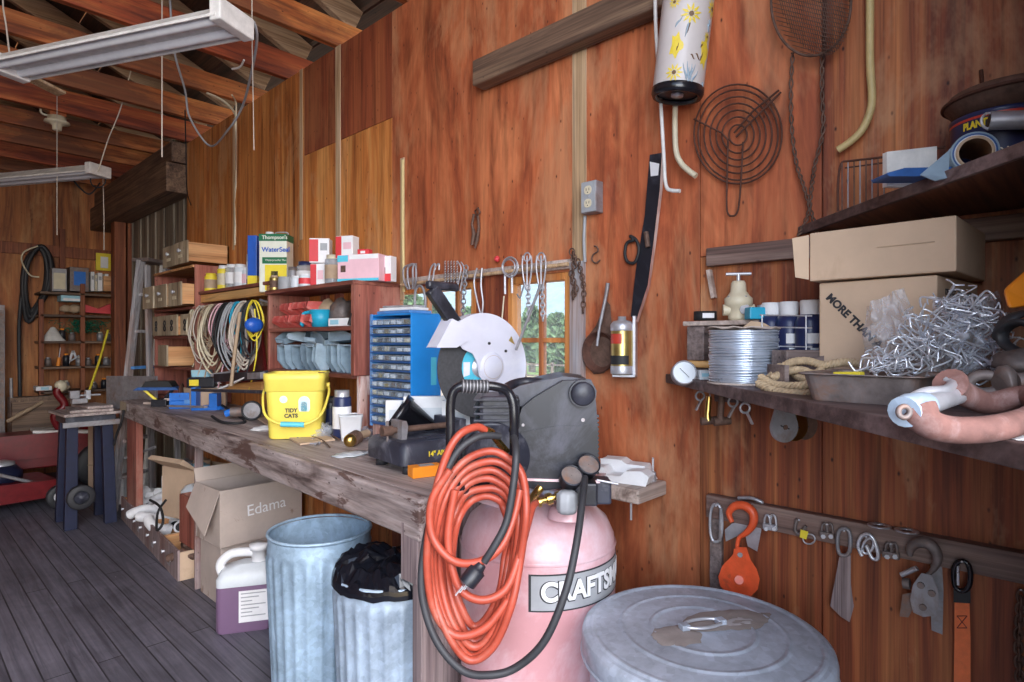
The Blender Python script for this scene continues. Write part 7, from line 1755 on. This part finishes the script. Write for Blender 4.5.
MB().tube([D(998, 384, .84), D(1003, 383, .84), D(1012, 382, .835), D(1018, 382, .83)], [.012, .024, .024, .013], 0, 18).build('collar', M['cast_iron'], t)
MB().tube([D(1017, 382, .83), D(1045, 380, .82)], .0125, 0, 14).build('shank', M['cast_iron'], t)
m_ = MB(); m_.add([D(982, 435, .672), D(1030, 434, .66), D(1030, 440, .640), D(984, 440, .645)], [(0, 1, 2, 3)]); tag(m_.build('paper_strip', M['paper'], None, solid=.001, world='centre'), 'folded white paper strip lying at the right shelf edge', 'paper')
# orange tool and black strap at the right edge
t = thing('orange_clamp', 'bright orange plastic clamp with black jaw at the right edge', 'clamp', D(1015, 300, 1.0), world=True)
MB().add([D(1003, 290, 1.0), D(1035, 262, 1.0), D(1035, 305, .98), D(1008, 309, .98), D(1003, 290, 1.05), D(1035, 262, 1.05), D(1035, 305, 1.03), D(1008, 309, 1.03)], [(0, 3, 2, 1), (4, 5, 6, 7), (0, 1, 5, 4), (1, 2, 6, 5), (2, 3, 7, 6), (3, 0, 4, 7)]).build('orange_body', M['orange_box'], t, .006)
MB().tube(spline([D(1032, 311, .98), D(1015, 316, .97), D(1002, 325, .98), D(996, 336, 1.0)], 6), .012, 0, 8, flat=.5).build('black_jaw', M['black_rubber'], t)
m_ = MB(); m_.tube(spline([D(1035, 330, .94), D(1020, 322, .95), D(1004, 330, .98), D(1004, 343, .98), D(1020, 352, .95), D(1035, 352, .93)], 6), .011, 0, 8, flat=.5)
one('black_strap', m_, M['black_rubber'], 'thick black rubber strap bent beside the hooks at right', 'strap')
m_ = MB(); m_.sph(D(1020, 362, .95), .035, jit=.5, sc=(1.2, 1, .6)); one('dusty_cloth', m_, M['cast_iron'], 'grey dusty cloth lump above the eye bolt', 'cloth')
# things hanging under the shelf
rnd = random.Random(8)
for i, (px, py, mt, lb) in enumerate(((700, 396, 'steel_dull', 'small steel S hook'), (709, 404, 'brass', 'brass plumbing tee'), (722, 404, 'iron_brown', 'rusty pipe cap'), (733, 402, 'steel_dull', 'grey ring of keys'), (745, 408, 'steel', 'bright metal key'))):
    d_ = 1.70 - .05 * i; c = D(px, py, d_); t = thing('hanging_fitting', '%s hanging under the corner shelf, %s from the left' % (lb, ('first', 'second', 'third', 'fourth', 'fifth')[i]), 'fitting', c, -YAW)
    top = SL - .02 - c.z
    MB().tube([(0, 0, top), (.004, 0, .01)], .0016, 0, 5).build('wire', M['steel_dull'], t)
    if i in (1, 2): MB().tube([(0, 0, .02), (-.004, 0, -.03), (-.002, 0, -.045)], [.008, .008, .012], 0, 10).build('stem', M[mt], t); MB().cyl((-.022, 0, -.048), (.022, 0, -.044), .011, mat=0, n=12).build('cross', M['iron_brown'], t)
    else: MB().ring((0, 0, 0), .012, .003).build('ring', M[mt], t); MB().bar((.004, 0, -.01), (.018 if i > 3 else -.012, 0, -.04), .004, .012, up=(0, 1, 0)).build('tag', M[mt], t)
for i in range(3):
    px = 784 + 10 * i; d_ = 1.33 + .03 * i; c = D(px, 427 - i, d_); t = thing('pulley_wheel', 'teardrop pulley block hanging under the shelf, %s of three' % ('front grey', 'middle brown', 'rear brown')[i], 'pulley', c, -YAW + .25, 'pulley blocks under the shelf')
    r = .034; arc_ = [(r * math.cos(u), r * math.sin(u)) for u in [math.radians(-200 + 220 * k_ / 20) for k_ in range(21)]]
    MB().prism(arc_ + [(.014, SL - .021 - c.z), (-.014, SL - .021 - c.z)], -.004, .004).build('cheek', M['steel_dull' if i == 0 else 'brass' if i == 1 else 'iron_brown'], t, .001)
    MB().cyl((0, -.006, 0), (0, .006, 0), .006, mat=0, n=6).build('axle', M['iron_brown'], t); MB().cyl((-.012, -.0045, .004), (.010, -.0045, -.004), .0015, mat=0, n=6).build('cotter', M['ink'], t)
# upper shelf things
t = thing('file_rack', 'thin rusty wire rack standing at the left of the upper shelf', 'rack', D(862, 190, 1.42), world=True)
zb = US + .002
def rk(px, py, d_): return D(px, py, d_)
for i in range(8):
    f = i / 7; px = 842 + 42 * f; d_ = 1.44 - .08 * f; tp_ = D(px, 163 - 5 * f, d_)
    MB().tube([tp_, V((tp_.x, tp_.y, zb))], .0016, 0, 5).build('rack_wire', M['steel_dull'] if i % 2 else M['iron_brown'], t)
MB().tube(spline([V((D(838, 200, 1.45).x, D(838, 200, 1.45).y, zb)), D(838, 185, 1.45), D(841, 164, 1.445), D(850, 161, 1.43), D(884, 157, 1.36), D(945, 147, 1.25)], 4), .0028, 0, 6).build('rack_frame', M['iron_rust'], t)
MB().tube([D(845, 168, 1.47), D(890, 162, 1.40)], .002, 0, 5).build('rack_rail', M['iron_rust'], t)
p = D(912, 192, 1.22); t = thing('white_card', 'cream sheet standing on the upper shelf beside the wire rack', 'card', (p.x, p.y, US + .001), -YAW + .1)
w_ = 54 / 600 * 1.22; MB().prism([(-w_ / 2, 0), (w_ / 2, 0), (w_ / 2, .085), (-w_ / 2, .070)], 0, .012).build('card_body', M['white_paint'], t, .001)
m_ = MB(); m_.prism([(-.05, 0), (.06, 0), (.07, .018), (-.02, .016), (-.055, .006)], -.03, .02, M=T((D(905, 190, 1.17).x, D(905, 190, 1.17).y, US + .001)) @ RZ(-YAW)); one('blue_cloth', m_, M['blue_dark'], 'folded dark blue cloth lying before the cream sheet', 'cloth', bev=.003)
m_ = MB(); c = D(930, 172, 1.12)
m_.add([D(920, 175, 1.12), D(938, 170, 1.12), D(950, 150, 1.12), D(948, 178, 1.10), D(935, 181, 1.10)], [(0, 1, 2), (0, 2, 3, 4)]); tag(m_.build('vinyl_scrap', M['bin_grey'], None, solid=.002, world='centre'), 'curled grey blue vinyl scrap left of the rolled vinyl', 'vinyl scrap')
t = thing('vinyl_roll', 'roll of grey blue vinyl round a cardboard core on the shelf', 'roll', D(975, 155, 1.12), world=True)
A = D(975, 152, 1.12); ax_ = (fw * .9 + rgt * .42).normalized(); B = A + ax_ * .16
Rr = V((0, 0, 1)).rotation_difference(ax_).to_matrix()
for r, nm, mt in ((.038, 'outer_layer', 'bin_grey'), (.035, 'middle_layer', 'blue_dark'), (.032, 'inner_layer', 'milky')):
    MB().lathe([(r - .003, 0), (r, 0), (r, .16), (r - .003, .16), (r - .003, 0)], A, R=Rr, n=36).build(nm, M[mt], t)
MB().lathe([(.025, -.002), (.030, -.002), (.030, .16), (.025, .16), (.025, -.002)], A, R=Rr, n=36).build('cardboard_core', M['tan'], t)
MB().tube([D(990, 162, 1.12), D(1005, 160, 1.12), D(1012, 166, 1.11)], .003).build('loose_end', M['bin_grey'], t)
pz = D(1008, 150, 1.34)
t = thing('nut_tin', 'dark blue nut tin with yellow lettering behind the pipe', 'tin', (1.60, .125, US + .001), -YAW)
MB().lathe([(.001, 0), (.080, 0), (.082, .004), (.082, .141), (.084, .144), (.084, .150), (.080, .150), (.001, .149)], n=44).build('body', M['navy_label'], t)
MB().lathe([(.0825, .136), (.0825, .141)], n=44).build('red_band', M['red_label'], t)
lettering('PLANTERS', .020, M['yellow_tin'], t, RZ(-1.02) @ T((0, 0, .124)), .0010, wrap=.0835, sx=.72)
lettering('MIXED NUTS', .016, M['cream'], t, RZ(-.6) @ T((0, 0, .062)), .0004, wrap=.0835)
t = thing('iron_pot', 'dark rusty domed pot resting on the nut tin at the top right', 'pot', (1.61, .11, US + .152), 0)
MB().lathe([(.001, 0), (.085, 0), (.108, .03), (.112, .036), (.10, .052), (.05, .066), (.001, .070)], n=44).build('dome', M['iron_brown'], t); MB().ring((0, 0, .035), .111, .004, X=(1, 0, 0), Z=(0, 1, 0), n=44).build('rim', M['iron_rust'], t)
t = thing('aluminium_pipe', 'short shiny metal pipe lying across the nut tin', 'pipe', D(990, 121, 1.16), world=True)
A, B = D(989, 121, 1.16), D(1050, 119, 1.12)
MB().tube([A, B], .0175, 0, 22).build('pipe_body', M['steel'], t); dA = (A - B).normalized()
MB().tube([A, A + dA * .001], .0125, 0, 20).build('bore', M['black_matte'], t); MB().ring(A, .0152, .0024, X=tuple(rgt * .98 + fw * 0), n=20).build('pipe_lip', M['steel_bright'], t)
# upper wall nail
wcurve('wall_nail', [(981, 70), (982, 84), (981, 100)], .004, 'iron_rust', 'dark rusty nail bar on the wall above the dome', 'nail', .01)

# ================================================================== LOWER RIGHT RAIL
t = thing('hook_rail', 'dark board with hanging shackles and pulleys along the lower wall', 'rail', (W, .4, .9), world=True)
zt_, zb_ = wp(713, 493, 0).z, wp(713, 515, 0).z
MB().bx(W - .035, W - .0005, -.07, wy(711), zb_, zt_).build('board', M['rail_grey'], t, .003)
MB().bx(W - .018, W - .0005, wy(724), wy(712), .62, zb_ - .001).build('end_post', M['knee_wood'], t, .003)
RO = .05
def rthing(nm, lb, cat, px, py, group=None): return thing(nm, lb, cat, P_(px, py, RO), world=True, group=group)
def loopw(px, py, w_, h_, r, mt, par, nm='ring', off=RO, tilt=0, n=28, sq_=1.0):
    pts = []
    for i in range(n):
        u = 2 * PI * i / n; x = w_ * math.copysign(abs(math.cos(u)) ** sq_, math.cos(u)); y = h_ * math.copysign(abs(math.sin(u)) ** sq_, math.sin(u))
        pts.append(P_(px + x * math.cos(tilt) - y * math.sin(tilt), py + x * math.sin(tilt) + y * math.cos(tilt), off))
    return MB().tube(pts, r, 0, 8, True).build(nm, M[mt], par)
def nail(par, px, py, off=RO):
    MB().tube([P_(px, py, off + .006), P_(px, py, .02)], .0025, 0, 6).build('nail', M['steel_dull'], par)
t = rthing('carabiner', 'steel carabiner at the left end of the lower rail', 'carabiner', 716, 523)
loopw(716, 523, 6, 19, .0045, 'steel', t, 'frame', sq_=.8); MB().tube([P_(721, 508, RO + .002), P_(720, 540, RO + .002)], .005).build('gate', M['steel_dull'], t); nail(t, 716, 506)
# orange snatch block
t = rthing('snatch_block', 'orange painted snatch block with a big hook on the rail', 'pulley block', 741, 560)
MB().tube(spline([P_(732, 522, .07), P_(729, 513, .07), P_(735, 506, .07), P_(745, 506, .07), P_(753, 513, .07), P_(753, 524, .07), P_(746, 533, .07), P_(739, 538, .07), P_(737, 548, .07)], 6), [.006 + .0065 * math.sin(PI * min(1, i / 40)) for i in range(49)], 0, 14).build('hook', M['orange_paint'], t)
cy_ = 575
pts = [(738, 548), (746, 548), (750, 560), (756, 569), (759, 579), (757, 589), (750, 596), (740, 598), (729, 594), (721, 586), (719, 577), (723, 566), (732, 557)]
for o0, o1 in ((.075, .085), (.035, .043)): wpoly('side_plate', pts, o0, o1, 'orange_paint', t, .002)
MB().cyl(P_(739, 578, .05) + V((.012, 0, 0)), P_(739, 578, .05) - V((.012, 0, 0)), .036, mat=0, n=32).build('sheave', M['iron_rust'], t)
MB().cyl(P_(739, 580, .080), P_(739, 580, .096), .012, mat=0, n=14).build('axle_nut', M['orange_paint'], t)
wpoly('strap_plate', [(734, 549), (745, 549), (748, 582), (743, 588), (735, 588), (731, 582)], .085, .090, 'orange_paint', t, .001)
MB().cyl(P_(740, 555, .08), P_(740, 555, .096), .007, mat=0, n=12).build('swivel_bolt', M['cast_iron'], t); nail(t, 741, 507)
t = rthing('steel_plate', 'bent bright steel bracket hanging behind the orange hook', 'bracket', 750, 530)
wpoly('plate', [(732, 524), (758, 517), (761, 530), (757, 551), (748, 546), (745, 532), (726, 541), (725, 530)], .03, .034, 'steel', t)
def clamp(px, py, s, lb, mt='steel'):
    t = rthing('rope_clamp', lb, 'rope clamp', px, py)
    for dx in (-3.5, 2.5):
        MB().tube(spline([P_(px + dx * s - 2, py + 7 * s, RO), P_(px + (dx - 2) * s, py - 3 * s, RO), P_(px + dx * s, py - 8 * s, RO), P_(px + (dx + 3) * s, py - 5 * s, RO), P_(px + (dx + 4) * s, py + 7 * s, RO)], 5), .0032).build('u_bolt', M[mt], t)
    MB().box(P_(px, py + 4 * s, RO), (.014, .036 * s, .016 * s)).build('saddle', M[mt], t, .002)
    for dx in (-4, 4): MB().cyl(P_(px + dx * s, py + 6 * s, RO + .004), P_(px + dx * s, py + 6 * s, RO + .015), .006, mat=0, n=6).build('nut', M['steel_dull'], t)
    nail(t, px, py - 7 * s); return t
clamp(770, 523, 1.0, 'double cable clamp on the rail, nearest right of the orange block'); clamp(827, 531, .95, 'cable clamp hanging left of the long oval link', 'cast_iron'); clamp(891, 551, 1.0, 'cable clamp hanging left of the grey hook block', 'cast_iron')
t = rthing('key_ring', 'cluster of steel shackle, yellow tag and ring on the rail', 'ring', 803, 531)
MB().tube(spline([P_(797, 519, RO), P_(795, 530, RO), P_(800, 534, RO), P_(806, 526, RO)], 5), .0045).build('shackle', M['cast_iron'], t); loopw(809, 539, 6, 5, .0022, 'steel', t)
wpoly('yellow_tag', [(801, 530), (808, 532), (806, 539), (800, 537)], RO + .004, RO + .006, 'yellow_tin', t); nail(t, 799, 520)
clampo = MB()
t = rthing('oval_link', 'long oval steel link with a wooden wedge hanging from it', 'link', 846, 545)
loopw(844, 542, 6.5, 13.5, .005, 'steel_dull', t, 'link', sq_=.75)
wpoly('wooden_wedge', [(840, 558), (850, 556), (850, 585), (853, 606), (849, 621), (841, 616), (831, 606), (834, 590)], .035, .050, 'bench_leg', t, .002); nail(t, 844, 531)
t = rthing('thimble', 'shiny steel rope thimble with a crossed wire on the rail', 'thimble', 867, 548)
MB().tube(spline([P_(862, 556, RO), P_(858, 546, RO), P_(862, 536, RO), P_(870, 535, RO), P_(876, 545, RO), P_(878, 558, RO), P_(872, 558, RO), P_(866, 545, RO)], 5), .0045).build('frame', M['steel_bright'], t); loopw(868, 546, 5, 8, .003, 'steel_bright', t, tilt=.4); nail(t, 866, 537)
for i, (px, py) in enumerate(((882, 525), (909, 530))):
    p = wp(px, py, .0); m_ = MB(); m_.lathe([(.013, 0), (.026, 0), (.026, .003), (.013, .003), (.013, 0)], (W - .028 - .0, p.y, zt_ + .0), n=30)
    m_.v = [q_ + V((0.0, 0, 0)) for q_ in m_.v]
    one('steel_washer', m_, M['steel'], 'large bright washer lying on top of the lower rail, %s of two' % ('left', 'right')[i], 'washer', 'washers on the rail')
m_ = MB(); q_ = wp(752, 503, .02); m_.tube(spline([(W - .02, q_.y + .04, zt_ + .004), (W - .025, q_.y, zt_ + .012), (W - .02, q_.y - .03, zt_ + .004), (W - .01, q_.y - .01, zt_ + .004)], 5), .005); one('steel_clip', m_, M['steel'], 'bent steel clip lying on the rail above the orange hook', 'clip')
t = rthing('hook_block', 'dull grey hook block with riveted plates on the rail', 'pulley block', 924, 580)
MB().tube(spline([P_(910, 556, .07), P_(911, 548, .07), P_(918, 543, .07), P_(929, 544, .07), P_(936, 552, .07), P_(937, 562, .07), P_(931, 572, .07), P_(924, 577, .07)], 6), [.005 + .008 * math.sin(PI * min(1, i / 36)) for i in range(43)], 0, 14).build('hook', M['cast_iron'], t)
for o0, o1 in ((.075, .083), (.04, .047)): wpoly('side_plate', [(922, 574), (931, 576), (937, 590), (938, 606), (933, 615), (923, 616), (914, 612), (911, 600), (914, 585)], o0, o1, 'steel_dull', t, .002)
for (x, y) in ((921, 585), (923, 607), (932, 593)): MB().cyl(P_(x, y, .083), P_(x, y, .083) - V((.006, 0, 0)), .0075, mat=0, n=12).build('rivet', M['cast_iron'], t)
MB().tube([P_(901, 575, .07), P_(917, 568, .07)], .006).build('pin', M['steel'], t); MB().tube([P_(903, 583, .06), P_(910, 584, .06)], .013).build('knuckle', M['cast_iron'], t)
wpoly('side_latch', [(903, 595), (912, 593), (914, 606), (908, 617), (900, 616)], .055, .062, 'cast_iron', t); nail(t, 925, 545)
t = rthing('flat_bar', 'flat dark steel bar hanging behind the grey hook block', 'bar', 938, 600)
wpoly('bar', [(931, 553), (941, 556), (943, 590), (942, 634), (932, 630), (931, 600)], .018, .024, 'steel_dull', t); MB().cyl(P_(936, 560, .024), P_(936, 560, .03), .005, n=8).build('rivet', M['steel'], t)
t = rthing('tie_strap', 'bright orange tie strap hanging from a black carabiner', 'strap', 961, 640)
wpoly('webbing', [(955, 599), (969, 600), (970, 640), (970, 700), (954, 700), (955, 640)], .034, .038, 'orange_web', t)
wpoly('sewn_end', [(954, 588), (970, 589), (970, 603), (954, 602)], .033, .042, 'black_matte', t)
for q0, q1 in (((957, 616), (967, 628)), ((967, 616), (957, 628)), ((957, 616), (967, 616)), ((957, 628), (967, 628))): MB().tube([P_(q0[0], q0[1], .039), P_(q1[0], q1[1], .039)], .0009, 0, 4).build('stitching', M['tractor_red'], t)
t = rthing('carabiner', 'black carabiner with a steel gate holding the orange strap', 'carabiner', 962, 575)
loopw(962, 576, 8.5, 15, .0055, 'black_gloss', t, 'frame', off=.05, sq_=.85); MB().tube([P_(958, 566, .052), P_(958, 585, .052)], .003).build('gate', M['steel_bright'], t); nail(t, 962, 562, .05)
t = rthing('dark_chain', 'dark chain hanging at the lower right edge of view', 'chain', 1020, 640)
chain(t, [(1021, 596), (1018, 640), (1020, 690)], 15, 4, 6.5, .03, 'iron_brown', .003); nail(t, 1021, 590, .03)
